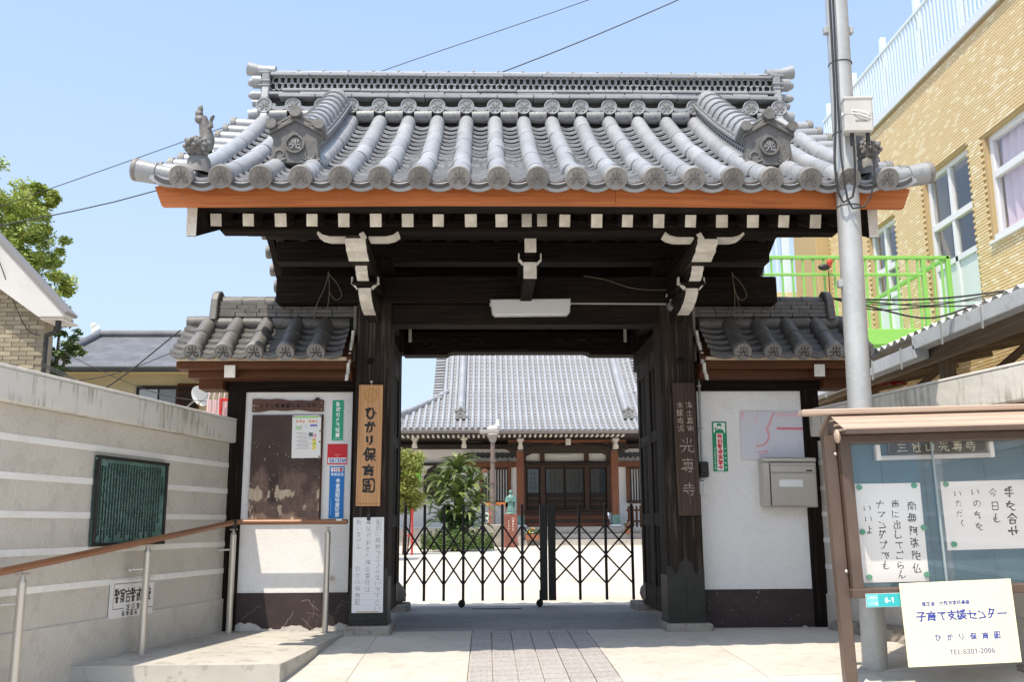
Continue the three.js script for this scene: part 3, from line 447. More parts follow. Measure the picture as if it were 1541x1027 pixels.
// lion ornaments with raised tails at the lower corners of the front slope
const lionMat = tints(M.discTile, [0.6])[0];
for (const s of [-1, 1]) {
  const g = [], B = (r, x, y, z, a = 1, b = 1, c = 1) => { const q = new THREE.IcosahedronGeometry(r, 3), p = q.attributes.position; for (let i = 0; i < p.count; i++) { const n = 1 + 0.1 * Math.sin(p.getX(i) * 160 + x * 50) * Math.sin(p.getY(i) * 150) * Math.sin(p.getZ(i) * 140 + 1); p.setXYZ(i, p.getX(i) * n * a, p.getY(i) * n * b, p.getZ(i) * n * c); } q.computeVertexNormals(); g.push(boxUV(q).translate(x, y, z)); };
  g.push(lathe([[0.001, 0.075], [0.05, 0.068], [0.066, 0.04], [0.072, 0], [0.085, -0.05]], 20));
  B(0.062, -0.0, 0.115, 0.02, 1, 0.9, 1); B(0.05, 0, 0.12, 0.055, 1, 0.85, 1); // head, muzzle
  for (let i = 0; i < 22; i++) { const a = i / 22 * 6.28, q = i % 2; B(0.017 + 0.006 * q, Math.cos(a) * 0.062, 0.118 + Math.sin(a) * 0.05, 0.005 + 0.03 * (1 - q)); }
  B(0.011, -0.02, 0.135, 0.1); B(0.011, 0.02, 0.135, 0.1); B(0.018, 0, 0.115, 0.108); B(0.014, -0.03, 0.098, 0.095); B(0.014, 0.03, 0.098, 0.095); B(0.02, 0, 0.085, 0.085, 1.4, 0.5, 1);
  const tail = [V(0.0, 0.11, -0.02), V(0.02, 0.18, -0.035), V(0.012, 0.25, -0.025), V(0.0, 0.32, -0.01)];
  g.push(boxUV(sheet(14, 14, (i, j) => { const c = new THREE.CatmullRomCurve3(tail).getPoint(j), r = lerp(0.06, 0.026, Math.pow(j, 0.8)), a = i * Math.PI * 2; return V(c.x + Math.cos(a) * r, c.y, c.z - Math.sin(a) * r); })));
  B(0.03, -0.012, 0.30, 0, 1, 0.9, 0.9); B(0.026, -0.018, 0.335, 0, 0.9, 1, 0.9); B(0.02, -0.012, 0.365, 0, 0.8, 1.4, 0.8);
  g.push(ext(shape([[0.03, 0.23], [0.07, 0.25], [0.06, 0.285], [0.075, 0.32], [0.055, 0.31], [0.045, 0.275]]), 0.025, 0.004).translate(0, 0, -0.03));
  const o = part('lion_ornament', g, lionMat, gate, [s * 1.985, roofY(1.82) + 0.05, 1.80]); o.rotation.y = s < 0 ? -0.35 : 0.3; if (s > 0) o.scale.x = -1;
}

// ---------------------------------------------------------------- gate timbers
const zyExt = (pts, w, x, bevel = 0.003) => turned(ext(shape(pts.map(([z, y]) => [-z, y])), w, bevel, 8, 'x'), 0, Math.PI / 2).translate(x - w / 2, 0, 0);
const strip = (pts, w, x, t = 0.004) => { // thin painted skin along a front curve
  const o = [...pts.map(([z, y]) => [z + t, y - t * 0.3]), ...pts.slice().reverse().map(([z, y]) => [z - 0.004, y])]; return zyExt(o, w, x, 0);
};
{
  const post = (name, g, m) => part(name, g, m, gate);
  for (const s of [-1, 1]) {
    const X = s * 1.127;
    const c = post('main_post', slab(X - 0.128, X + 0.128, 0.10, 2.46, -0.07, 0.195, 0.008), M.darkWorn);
    part('post_top', slab(X - 0.12, X + 0.12, 2.46, 2.78, -0.06, 0.17, 0.008), M.dark, c);
    // bronze shoe with a scalloped top edge, and the stone it stands on
    const sh = []; const wv = [[-0.13, 0.50], [-0.10, 0.49], [-0.085, 0.44], [-0.06, 0.455], [-0.045, 0.52], [-0.02, 0.53], [0, 0.58], [0.02, 0.53], [0.045, 0.52], [0.06, 0.455], [0.085, 0.44], [0.10, 0.49], [0.13, 0.50]];
    part('bronze_shoe', [slab(X - 0.133, X + 0.133, 0.105, 0.43, -0.075, 0.2, 0.004), ext(shape([[-0.133, 0.42], [0.133, 0.42], ...wv.slice().reverse()]), 0.006, 0).translate(X, 0, 0.197), slab(X - 0.137, X + 0.137, 0.105, 0.135, -0.078, 0.204, 0.004), box(0.004, 0.38, 0.004, X, 0.25, 0.202, 0)], M.brass, c);
    part('post_stone', slab(X - 0.165, X + 0.165, -0.05, 0.104, -0.12, 0.285, 0.012), M.stone, c);
    part('bolt_cap', ball(0.026, X + s * 0.02, 1.985, 0.198, 1, 1, 0.5), M.dark, c);
    // rear post, round, on a bulb shaped stone
    const r = post('rear_post', cyl(0.095, 0.1, 2.1, s > 0 ? 1.245 : -1.175, 1.33, -1.62, 24), M.dark);
    part('post_stone', [slab((s > 0 ? 1.2 : -1.16) - 0.19, (s > 0 ? 1.2 : -1.16) + 0.18, 0.0, 0.115, -1.8, -1.42, 0.012), lathe([[0.1, 0.0], [0.15, 0.02], [0.17, 0.07], [0.16, 0.12], [0.115, 0.17], [0.1, 0.19], [0, 0.19]], 24).translate(s > 0 ? 1.245 : -1.175, 0.113, -1.62)], M.stone, r);
    post('rear_post_capital', slab(s * 1.2 - 0.15, s * 1.2 + 0.15, 2.36, 2.7, -1.74, -1.5, 0.01), M.dark);
    // tie beams between front and rear posts
    for (const y of [2.18, 2.5]) post('tie_beam', slab(X - 0.05, X + 0.05, y, y + 0.16, -1.6, -0.06, 0.006), M.dark);
    // door leaf, folded open against the passage
    const L = post('door_leaf', [slab(s * 1.105 - 0.02, s * 1.105 + 0.02, 0.12, 2.2, -1.34, -0.12, 0.004)], M.darkWorn);
    for (const [y0, y1] of [[0.115, 0.30], [0.78, 0.88], [1.45, 1.54], [2.05, 2.2]]) part('rail', slab(s * 1.08 - 0.012, s * 1.08 + 0.012, y0, y1, -1.34, -0.12, 0.004), M.darkWorn, L);
    for (const [z0, z1] of [[-1.34, -1.24], [-0.22, -0.12], [-0.78, -0.7]]) part('stile', slab(s * 1.08 - 0.016, s * 1.08 + 0.016, 0.115, 2.2, z0, z1, 0.004), M.darkWorn, L);
    for (let i = 0; i < 8; i++) { const z0 = -1.24 + i * 0.128; part('plank', slab(s * 1.085 - 0.006, s * 1.085 + 0.006, 0.3, 2.05, z0, z0 + 0.12, 0.003), i % 2 ? M.dark : M.darkWorn, L); }
    part('iron_fitting', [slab(s * 1.065 - 0.004, s * 1.065 + 0.004, 0.16, 0.3, -0.3, -0.13, 0.002), slab(s * 1.065 - 0.004, s * 1.065 + 0.004, 0.16, 0.3, -1.33, -1.2, 0.002)], M.brass, L);
    // cantilever arms stepping forward from the post head, painted fronts
    const A = [[0.78, 2.395], [0.778, 2.36], [0.70, 2.318], [0.58, 2.287], [0.45, 2.277]], B = [[0.99, 2.505], [0.985, 2.475], [0.955, 2.463], [0.95, 2.445], [0.88, 2.42]], C = [[1.30, 2.59], [1.295, 2.56], [1.24, 2.545], [1.235, 2.525], [1.17, 2.515], [1.1, 2.495]];
    for (const [P, w, yt] of [[A, 0.085, 2.42], [B, 0.078, 2.51], [C, 0.13, 2.61]]) {
      const last = P[P.length - 1], a = post('bracket_arm', zyExt([[0.1, last[1]], ...P.slice().reverse().map((p) => [p[0] - 0.004, p[1]]), [P[0][0] - 0.004, yt], [0.1, yt]], w - 0.004, X), M.darkWorn);
      part('painted_end', strip(P, w, X), M.whitePaint, a);
    }
    post('bracket_block', [slab(X - 0.085, X + 0.085, 2.405, 2.44, 0.55, 0.83, 0.012)], M.dark); post('bracket_block', slab(X - 0.07, X + 0.07, 2.44, 2.6, 0.2, 0.7, 0.008), M.dark);
    for (const q of [-1, 1]) post('painted_chamfer', [bar(V(X + q * 0.05, 2.385, 0.79), V(X + q * 0.085, 2.425, 0.79), 0.05, 0.01, 0.001), box(0.012, 0.05, 0.05, X + q * 0.088, 2.45, 0.76)], M.whitePaint);
    post('painted_chamfer', [turned(box(0.035, 0.05, 0.006, 0, 0, 0), 0, 0, 0.5).translate(X - s * 0.05, 2.6, 1.32)], M.whitePaint);
    // boat shaped bearer under the purlin with a white edge
    const boat = (k, y0, y1) => { const h = 0.262 * k, o = [[-h, y1], [-h, y0 + 0.035], [-h + 0.03, y0 + 0.012], [-h + 0.08, y0], [h - 0.08, y0], [h - 0.03, y0 + 0.012], [h, y0 + 0.035], [h, y1]]; return o; };
    const bo = post('boat_bearer', ext(shape(boat(1, 2.607, 2.66)), 0.11, 0.004).translate(X + s * -0.01, 0, 1.15), M.dark);
    const outer = boat(1.002, 2.6, 2.655).slice(1, -1).filter((p) => p), inner = outer.map(([x, y]) => [x * 0.97, y + 0.014]).reverse();
    for (const q of [0, 1]) { const half = (P) => P.filter(([x]) => (q ? x > 0 : x < 0)); const o = half(outer), i2 = half(inner); const cut = q ? [0.07, 0.07] : [-0.07, -0.07]; const poly = q ? [[cut[0], 2.6], ...o, ...i2, [cut[0], 2.614]] : [...o, [cut[0], 2.6], [cut[0], 2.614], ...i2]; part('painted_edge', ext(shape(poly), 0.116, 0).translate(X - s * 0.01, 0, 1.147), M.whitePaint, bo); }
    // head boards hanging beside the rafters
    post('gable_strut', [slab(s * 1.127 - 0.06, s * 1.127 + 0.06, 2.7, 3.05, -0.07, 0.07, 0.006), slab(s * 1.127 - 0.05, s * 1.127 + 0.05, 2.62, 2.7, -1.3, 1.2, 0.006)], M.dark);
  }
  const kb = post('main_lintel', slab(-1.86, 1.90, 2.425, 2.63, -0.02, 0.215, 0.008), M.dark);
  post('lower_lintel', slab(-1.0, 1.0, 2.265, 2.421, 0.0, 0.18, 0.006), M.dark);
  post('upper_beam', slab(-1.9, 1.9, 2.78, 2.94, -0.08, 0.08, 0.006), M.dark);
  // centre bracket
  const cb = post('centre_bracket', [slab(-0.042, 0.042, 2.425, 2.53, 0.2, 0.945, 0.004), slab(-0.037, 0.037, 2.575, 2.685, 0.2, 1.035, 0.004), slab(-0.065, 0.065, 2.67, 2.775, 1.0, 1.3, 0.004), slab(-0.07, 0.07, 2.53, 2.58, 0.3, 0.93, 0.01)], M.dark);
  part('painted_end', [slab(-0.044, 0.044, 2.418, 2.533, 0.946, 0.953, 0.002)], M.whitePaint, cb);
  part('painted_end', [slab(-0.039, 0.039, 2.575, 2.687, 1.036, 1.043, 0.002)], M.whitePaint, cb);
  part('painted_end', [slab(-0.067, -0.003, 2.668, 2.777, 1.301, 1.308, 0.002)], M.whitePaint, cb);
  part('painted_end', [slab(0.005, 0.068, 2.672, 2.779, 1.301, 1.308, 0.002).rotateZ(-0.01)], M.whitePaint, cb);
  for (const q of [-1, 1]) part('painted_chamfer', [bar(V(q * 0.046, 2.515, 0.95), V(q * 0.072, 2.545, 0.95), 0.05, 0.01, 0.001), box(0.01, 0.05, 0.05, q * 0.074, 2.57, 0.93)], M.whitePaint, cb);
  // carved rear beam: arched underside, scroll relief
  const rb = post('carved_beam', ext(shape([[-1.06, 2.345], [-0.66, 2.345], [-0.645, 2.362], [-0.6, 2.372], [0.62, 2.372], [0.665, 2.362], [0.68, 2.345], [1.2, 2.345], [1.2, 2.5], [0.95, 2.57], [-0.95, 2.57], [-1.06, 2.5]]), 0.2, 0.01, 8, 'x').translate(0, 0, -1.76), M.dark);
  for (const s of [-1, 1]) for (const q of [0, 1]) part('carved_scroll', [[tube([V(s * 0.88, 2.4, -1.555), V(s * 0.8, 2.42, -1.555), V(s * 0.76, 2.47, -1.555), V(s * 0.82, 2.5, -1.555), V(s * 0.87, 2.47, -1.555), V(s * 0.84, 2.44, -1.555)], 0.011, 24, 6)], [tube([V(s * 0.72, 2.42, -1.555), V(s * 0.6, 2.49, -1.555), V(s * 0.48, 2.44, -1.555), V(s * 0.38, 2.5, -1.555), V(s * 0.32, 2.46, -1.555)], 0.01, 24, 6)]][q], M.darkWorn, rb);
  part('moulding', slab(-0.62, 0.64, 2.382, 2.392, -1.565, -1.552, 0.002), M.darkWorn, rb);
  for (const s of [-1, 1]) post('painted_chamfer', slab(s * 1.0 - 0.015, s * 1.0 + 0.015, 2.46, 2.6, -1.55, -1.535, 0.003), M.whitePaint);
  post('rear_beam', slab(-1.6, 1.6, 2.63, 2.76, -1.72, -1.6, 0.006), M.dark); post('blocking_board', slab(-1.5, 1.5, 2.5, 2.72, -1.8, -1.775, 0.003), M.dark);  // thin board at the back is added to block sky gaps and keep this dark
  for (let i = 0; i < 9; i++) post('rear_panel', slab(-0.95 + i * 0.215, -0.95 + i * 0.215 + 0.15, 2.57, 2.64, -1.7, -1.67, 0.003), M.darkWorn);
}
// ---------------------------------------------------------------- wing walls and their little roofs
const wingY = (z) => { const u = 0.44 - Math.abs(z + 0.03); return 2.03 + 0.74 * u + 0.1 * u * u; };
const baseTex = (s) => canvas(1024, 320, (x, w, h) => { // dark paint flaking off the render underneath
  const im = x.createImageData(w, h);
  for (let j = 0; j < h; j++) for (let i = 0; i < w; i++) {
    const u = i / w, v = j / h, n = fbm(u, v, 6, 3, s, 6), edge = s === 500 ? 0.66 : 1.02, col = s === 500 ? fbm(u, 0.2, 5, 1, s + 3, 3) : 0;
    let c = mix3([0.026, 0.017, 0.017], [0.052, 0.034, 0.033], fbm(u, v, 9, 5, s + 8, 4));
    const bare = v + (n - 0.5) * 0.5 - col * 0.25 + 0.04 > edge - 0.03 || (s !== 500 && fbm(u, v, 60, 22, s + 4, 3) > 0.855);
    if (bare) c = mix3([0.45, 0.42, 0.38], [0.66, 0.63, 0.59], fbm(u, v, 30, 12, s + 6, 3));
    const o = (j * w + i) * 4; for (let k = 0; k < 3; k++) im.data[o + k] = enc(c[k]); im.data[o + 3] = 255;
  }
  x.putImageData(im, 0, 0);
  x.strokeStyle = s === 500 ? 'rgba(205,190,182,.75)' : 'rgba(110,95,92,.5)';
  for (let q = 0; q < (s === 500 ? 11 : 7); q++) { let px = rr(0.05, 0.95) * w, py = rr(0.05, 0.7) * h; x.beginPath(); x.moveTo(px, py); const dx = rr(-18, 30), dy = rr(2, 22); for (let k = 0; k < 9; k++) { px += dx + rr(-14, 14); py += dy + rr(-16, 16); x.lineTo(px, py); } x.lineWidth = rr(1, 3); x.stroke(); }
});
const WM = [0, 1, 2].map((k) => std({ map: blotch([0.072, 0.071, 0.07].map((q) => q * (1 + 0.12 * k)), [0.135, 0.131, 0.127].map((q) => q * (1 + 0.1 * k)), 530 + k, 0.6, 0.5, [0.06, 0.056, 0.05]), roughness: 0.55, bumpMap: grainBump, bumpScale: 0.0015 }));
for (const s of [-1, 1]) {
  const x0 = 1.272, x1 = 2.165, P = (a, b, y0, y1, z0, z1, c) => slab(Math.min(s * a, s * b), Math.max(s * a, s * b), y0, y1, z0, z1, c);
  const wall = part('side_wall', P(1.25, 2.12, 0.3, 1.80, -0.14, 0.0, 0.002), M.plaster, gate);
  const fr = (n, g, m = M.dark) => part(n, g, m, wall);
  fr('wall_base', P(1.25, 2.17, -0.1, 0.318, -0.16, 0.012, 0.004), M.dark);
  const bx = face(0.905, 0.31, s * 1.7175, 0.16, 0.0145); const uvb = bx.attributes.uv; fr('painted_base', bx, std({ map: baseTex(s < 0 ? 500 : 520), roughness: 0.7 }));
  fr('corner_post', P(2.095, 2.225, -0.1, 1.87, -0.17, 0.03, 0.006));
  fr('inner_stile', P(1.25, 1.297, 0.3, 1.82, -0.15, 0.022, 0.003));
  fr('top_rail', P(1.25, 2.235, 1.782, 1.872, -0.16, 0.034, 0.006));
  // roof
  const roof = part('wing_roof', [turned(ext(shape([...Array.from({ length: 13 }, (_, i) => { const z = lerp(0.36, -0.42, i / 12); return [-z, wingY(z) - 0.075]; }), ...Array.from({ length: 13 }, (_, i) => { const z = lerp(-0.42, 0.36, i / 12); return [-z, wingY(z) - 0.10]; })]), 1.18, 0, 8, 'z'), 0, Math.PI / 2).translate(s > 0 ? 1.27 : -2.45, 0, 0)], M.eaveWood, gate);
  const R = (n, g, m, pos) => part(n, g, m, roof, pos);
  // eave timbers
  R('pale_board', P(1.3, 2.51, 1.962, 1.985, 0.2, 0.385, 0.003), M.paleWood);
  R('eave_board', P(1.29, 2.52, 1.905, 1.96, 0.18, 0.345, 0.004), M.eaveWood);
  R('eave_beam', P(1.28, 2.46, 1.855, 1.905, 0.06, 0.25, 0.004), M.eaveWood);
  R('wall_purlin', P(1.26, 2.44, 1.874, 1.95, -0.12, 0.1, 0.005), M.eaveWood);
  R('purlin_end', P(2.24, 2.42, 1.79, 1.872, -0.08, 0.12, 0.006), M.eaveWood);
  { const r = R('rafter', bar(V(s * 2.13, 1.93, -0.05), V(s * 2.13, 1.885, 0.36), 0.075, 0.085), M.eaveWood); part('painted_end', turned(box(0.078, 0.09, 0.006), 0.1).translate(s * 2.13, 1.884, 0.363), M.whitePaint, gate); }
  R('soffit_plank', P(1.28, 2.45, 1.95, 1.96, -0.3, 0.3, 0.002), M.eaveWood);
  // tiles
  const rows = s < 0 ? [-1.506, -1.723, -1.945, -2.162, -2.378] : [1.551, 1.769, 1.992, 2.222, 2.44];
  const seg2 = [[0.435, 0.25], [0.245, 0.07]].map(([a, b]) => coverTile(wingY, a, b, 0.061, 0.057, 10, 2)), tl = Math.atan(0.72);
  const dg = mergeGeometries(tilt(discGeo(0.064, 0.05), tl * 0.85, wingY(0.44) + 0.0, 0.452)), gg = mergeGeometries(tilt(glyphRelief('光', 0.072, 0.008, 0.003), tl * 0.85, wingY(0.44), 0.4535));
  for (const X of rows) {
    for (const g of seg2) R('round_tile', g, WM[(rnd() * 3) | 0], [X, 0, 0]).rotation.y = rr(-0.01, 0.01);
    R('round_end_tile', dg, anyDisc(), [X, 0, 0]); R('raised_character', gg, M.recess, [X, 0, 0]);
    R('nail', ball(0.008, 0, wingY(0.27) + 0.06, 0.27, 1, 1, 1, 6), M.black, [X, 0, 0]);
  }
  for (let i = 0; i < rows.length + 1; i++) {
    const a = i === 0 ? s * 1.33 : rows[i - 1], b = i < rows.length ? rows[i] : s * 2.56, X = i === 0 ? (s * 1.30 + rows[0]) / 2 - s * 0.0 : (a + b) / 2, w = i === 0 ? Math.abs(rows[0] - s * 1.3) - 0.04 : Math.abs(b - a) - (i < rows.length ? 0.075 : 0.03);
    for (let q = 0; q < 5; q++) { const za = lerp(0.42, 0.06, q / 5), zb = lerp(0.42, 0.06, (q + 1.2) / 5); R('pan_tile', panTile((z) => wingY(z) - 0.02, za, zb, w, 0.022, 0.026, 0.026), WM[(q + i) % 3], [X, 0, 0]); }
    R('eave_pan_tile', ext(shape([[-w / 2, -0.035], [-w / 4, -0.06], [0, -0.068], [w / 4, -0.06], [w / 2, -0.035], [w / 2, -0.01], [w / 4, -0.035], [0, -0.043], [-w / 4, -0.035], [-w / 2, -0.01]]), 0.03, 0.003), WM[i % 3], [X, wingY(0.42) + 0.005, 0.41]);
    if (i < rows.length) R('filler_tile', [boxUV(new THREE.CylinderGeometry(0.05, 0.05, Math.abs(w) * 0.95, 12)).rotateZ(Math.PI / 2)], WM[i % 3], [X, wingY(0.07) + 0.0, 0.06]);
  }
  R('rear_tile', panTile((z) => wingY(z) - 0.01, -0.47, -0.05, 1.24, 0, 0, 0.03), WM[0], [s * 1.9, 0, 0]);
  R('verge_roll', rod(V(s * 2.36, wingY(0.08) + 0.035, 0.0), V(s * 2.56, wingY(0.08) + 0.03, 0.0), 0.05, 14), WM[2]);
  // ridge of flat tiles with a rounded cap and an end plate
  R('ridge_core', P(1.28, 2.3, 2.2, 2.46, -0.08, 0.03, 0.004), M.recess);
  for (let c = 0; c < 4; c++) { const n = [7, 6, 8, 6][c], xs = [1.285]; for (let i = 1; i < n; i++) xs.push(1.285 + (i + rr(-0.25, 0.25)) * (1.03 / n)); xs.push(2.315); for (let i = 0; i < n; i++) R('ridge_flat_tile', P(xs[i] + 0.0015, xs[i + 1] - 0.0015, 2.345 + c * 0.0315, 2.3745 + c * 0.0315, -0.03 - 0.12 + c * 0.006, -0.03 + 0.115 - c * 0.006, 0.003), WM[(rnd() * 3) | 0], [0, 0, rr(-0.003, 0.003)]); }
  for (let i = 0; i < 6; i++) R('ridge_cap_tile', coverTile(() => 0, 0, 0.17, 0.056, 0.053, 10, 1).rotateY(Math.PI / 2), WM[(rnd() * 3) | 0], [s > 0 ? 1.285 + i * 0.174 : -2.33 + i * 0.174, 2.473, -0.03]);
  R('ridge_end_tile', turned(ext(shape([[-0.15, 2.32], [0.12, 2.32], [0.11, 2.48], [0.08, 2.54], [0, 2.57], [-0.08, 2.54], [-0.12, 2.48]]), 0.055, 0.008), 0, Math.PI / 2).translate(s > 0 ? 2.315 : -2.37, 0, -0.02), WM[2]);
  // white carved verge board against the post
  const wv = []; for (let i = 0; i <= 30; i++) { const t = i / 30; wv.push([lerp(-0.46, -0.16, t) + 0.008 * Math.sin(t * 38), lerp(1.80, 2.24, t) + 0.02 * Math.sin(t * 30)]); }
  const wi = wv.map(([a, b]) => [a + 0.04, b + 0.012]).reverse();
  R('carved_verge', turned(ext(shape([...wv, ...wi]), 0.02, 0.002), 0, Math.PI / 2).translate(s * 1.285 - 0.01, 0, 0.0), M.whitePaint);
  R('verge_stop', [slab(s * 1.283 - 0.012, s * 1.283 + 0.012, 2.0, 2.47, -0.05, 0.1, 0.003)], M.stone);
}

// ---------------------------------------------------------------- signs and fittings on the gate
function flatSign(name, label, category, cx, cy, z, w, h, t, map, edge, roll = 0, group, rough = 0.55) {
  const o = thing(name, label, category, [cx, cy, z], 0, group); o.rotation.z = roll;
  part('board', box(w, h, t, 0, 0, t / 2, Math.min(0.002, t * 0.3)), edge, o);
  part('printed_face', face(w - 0.003, h - 0.003, 0, 0, t + 0.0008), printMat(map, { roughness: rough }), o);
  return o;
}
const fill = (x, c, a, b, w, h) => { x.fillStyle = c; x.fillRect(a, b, w, h); };
const speckle = (x, w, h, n, cols, a = 0.5) => { for (let i = 0; i < n; i++) { x.globalAlpha = a * rnd(); x.fillStyle = cols[(rnd() * cols.length) | 0]; x.fillRect(rnd() * w, rnd() * h, rr(0.5, 3), rr(0.5, 3)); } x.globalAlpha = 1; };
{ // notice panel of worn brown board
  const m = canvas(512, 768, (x, w, h) => {
    const im = x.createImageData(w, h);
    for (let j = 0; j < h; j++) for (let i = 0; i < w; i++) {
      const u = i / w, v = j / h; let c = mix3([0.042, 0.026, 0.02], [0.085, 0.055, 0.045], fbm(u, v, 6, 9, 610, 5));
      const worn = sm(0.5, 0.72, fbm(u, v, 6, 5, 620, 6) * 0.6 + v * 0.44), str = fbm(u, v, 90, 14, 640, 2);
      c = mix3(c, [0.3, 0.19, 0.15], worn * (0.35 + 0.65 * str) * 0.75); const pale = sm(0.70, 0.76, fbm(u, v, 9, 8, 650, 6) + 0.22 * Math.exp(-(((v - 0.76) / 0.06) ** 2))) * (v > 0.62 ? 1 : 0); c = mix3(c, [0.62, 0.52, 0.38], pale * (0.5 + 0.5 * str));
      if (fbm(u, v, 50, 70, 660, 2) > 0.84 && v > 0.25) c = [0.5, 0.4, 0.22];
      const o = (j * w + i) * 4; for (let k = 0; k < 3; k++) im.data[o + k] = enc(c[k]); im.data[o + 3] = 255;
    }
    x.putImageData(im, 0, 0);
  });
  const o = flatSign('notice_board', 'worn dark brown notice panel on the left white wall, flaking pale at its foot', 'notice board', -1.777, 1.222, 0.004, 0.52, 0.775, 0.02, m, M.darkWorn, 0, undefined, 0.75);
  part('edge_trim', slab(0.255, 0.266, -0.39, 0.39, 0.0, 0.026, 0.002), M.eaveWood, o);
  const p = canvas(256, 384, (x, w, h) => {
    fill(x, '#eceae6', 0, 0, w, h); fill(x, '#8ecf5a', 20, 8, w - 40, 14); x.fillStyle = '#e08a3c';
    [...'手声出川実施山'].slice(0, 7).forEach((c, i) => { if (i !== 3) { x.strokeStyle = '#e08a3c'; glyph(x, c, 42 + i * 29, 54, 22, 4); } });
    x.fillStyle = '#b7d4b0'; x.beginPath(); x.moveTo(30, 130); x.lineTo(28, 84); x.lineTo(42, 96); x.lineTo(70, 96); x.lineTo(84, 84); x.lineTo(86, 130); x.fill(); x.fillStyle = '#8d7fc4'; x.fillRect(160, 82, 64, 20); x.strokeStyle = '#9fb7d8'; x.lineWidth = 3; x.beginPath(); x.arc(125, 100, 12, 0, 5); x.stroke();
    x.fillStyle = '#8b8b8b'; for (let r = 0; r < 13; r++) x.fillRect(32 + (r % 3) * 14, 156 + r * 12, 90 + ((r * 37) % 50), 3);
    fill(x, '#5d6d68', 150, 156, 36, 36); fill(x, '#e29aa8', 190, 170, 28, 30); fill(x, '#e8d96a', 182, 214, 34, 96); fill(x, '#c95a4a', 190, 214, 14, 10); fill(x, '#79b06a', 196, 250, 14, 12);
  });
  const a = flatSign('paper_notice', 'white printed flyer pinned at the upper right of the brown notice panel', 'poster', -1.631, 1.446, 0.026, 0.214, 0.318, 0.002, p, M.white, 0.012);
  for (const [px, py] of [[-0.098, 0.15], [0.098, 0.15], [0.1, 0.04], [0.1, -0.04], [0.098, -0.15]]) part('pin', ball(0.006, px, py, 0.004, 1, 1, 0.6, 8), M.black, a);
  // rustic wooden name plank over the panel
  const out = []; for (let i = 0; i <= 24; i++) { const t = i / 24; out.push([lerp(-0.265, 0.265, t), 0.05 - 0.012 * sm(0.3, 0.65, t) + 0.014 * Math.exp(-(((t - 0.9) / 0.05) ** 2)) + 0.003 * Math.sin(t * 21)]); }
  const lo = []; for (let i = 24; i >= 0; i--) { const t = i / 24; lo.push([lerp(-0.265, 0.265, t), -0.046 + 0.012 * Math.sin(t * 3.1) - 0.004 * Math.sin(t * 17)]); }
  const pl = thing('wooden_nameplate', 'dark red brown rustic wooden plank mounted above the brown notice panel', 'nameplate', [-1.777, 1.678, 0.004]);
  part('plank', ext(shape([...out, ...lo]), 0.022, 0.004, 8, 'x'), std({ map: woodTex([0.055, 0.02, 0.012], [0.17, 0.06, 0.03], 670, 0.3, [0.3, 0.16, 0.1]), roughness: 0.5 }), pl);
  part('knot', ball(0.018, 0.218, 0.045, 0.018, 1, 0.9, 0.5), M.darkWorn, pl);
  for (const [a2, b2] of [[-0.25, 0.0], [0.25, 0.02], [-0.25, -0.03], [0.25, -0.03]]) part('screw', ball(0.005, a2, b2, 0.024, 1, 1, 0.5, 8), M.steel, pl);
  const chars = canvas(512, 64, (x, w, h) => { x.clearRect(0, 0, w, h); x.strokeStyle = '#0c0706'; htext(x, 'ひかり保育園のおしらせ', 40, 32, 43, 32, 4.5); });
  part('lettering', face(0.46, 0.058, 0, 0, 0.0235), std({ map: chars, transparent: true, roughness: 0.8 }), pl);
}
flatSign('wall_sticker', 'tall green sticker with white characters on the left white wall, above the red square sticker', 'sticker', -1.406, 1.569, 0.002, 0.087, 0.306, 0.003, canvas(128, 448, (x, w, h) => { fill(x, '#1fa37c', 0, 0, w, h); x.strokeStyle = '#fff'; vtext(x, '防犯カメラ設置', w / 2, 44, 57, 44, 7.5); fill(x, '#bfe6d8', 16, 428, 96, 5); }), M.white);
flatSign('wall_sticker', 'square red and white security sticker with blue letters on the left white wall', 'sticker', -1.402, 1.316, 0.002, 0.151, 0.155, 0.003, canvas(256, 256, (x, w, h) => { fill(x, '#d21f2b', 0, 0, w, h); fill(x, '#e9e9ee', 10, 172, 236, 68); x.fillStyle = '#f0c8c8'; x.font = '20px sans-serif'; x.textAlign = 'center'; x.fillText('Security', 128, 140); x.fillText('by', 128, 162); x.font = 'bold 66px sans-serif'; x.fillStyle = '#223c9a'; x.fillText('SE', 62, 231); x.fillText('OM', 188, 231); x.fillStyle = '#35a9c9'; x.fillText('C', 120, 231); }), M.white);
flatSign('wall_sticker', 'tall blue sticker with white characters on the left white wall, below the red square sticker', 'sticker', -1.40, 1.036, 0.002, 0.112, 0.384, 0.003, canvas(192, 640, (x, w, h) => { fill(x, '#1477c4', 0, 0, w, h); x.lineWidth = 5; fill(x, '#f2f4f8', 16, 14, 160, 52); x.fillStyle = '#c9303c'; x.font = 'bold 52px sans-serif'; x.textAlign = 'center'; x.fillText('110', 74, 60); x.strokeStyle = '#c9303c'; glyph(x, '番', 146, 40, 40, 7); x.strokeStyle = '#e8f2fb'; htext(x, '警察直通', 36, 100, 41, 34, 5); vtext(x, '非常通報装置設置', 108, 178, 59, 50, 9); for (let i = 0; i < 18; i++) fill(x, '#a9d0ef', 22, 400 + i * 11, 8, 6); }), M.white);
glyph.brush = true;
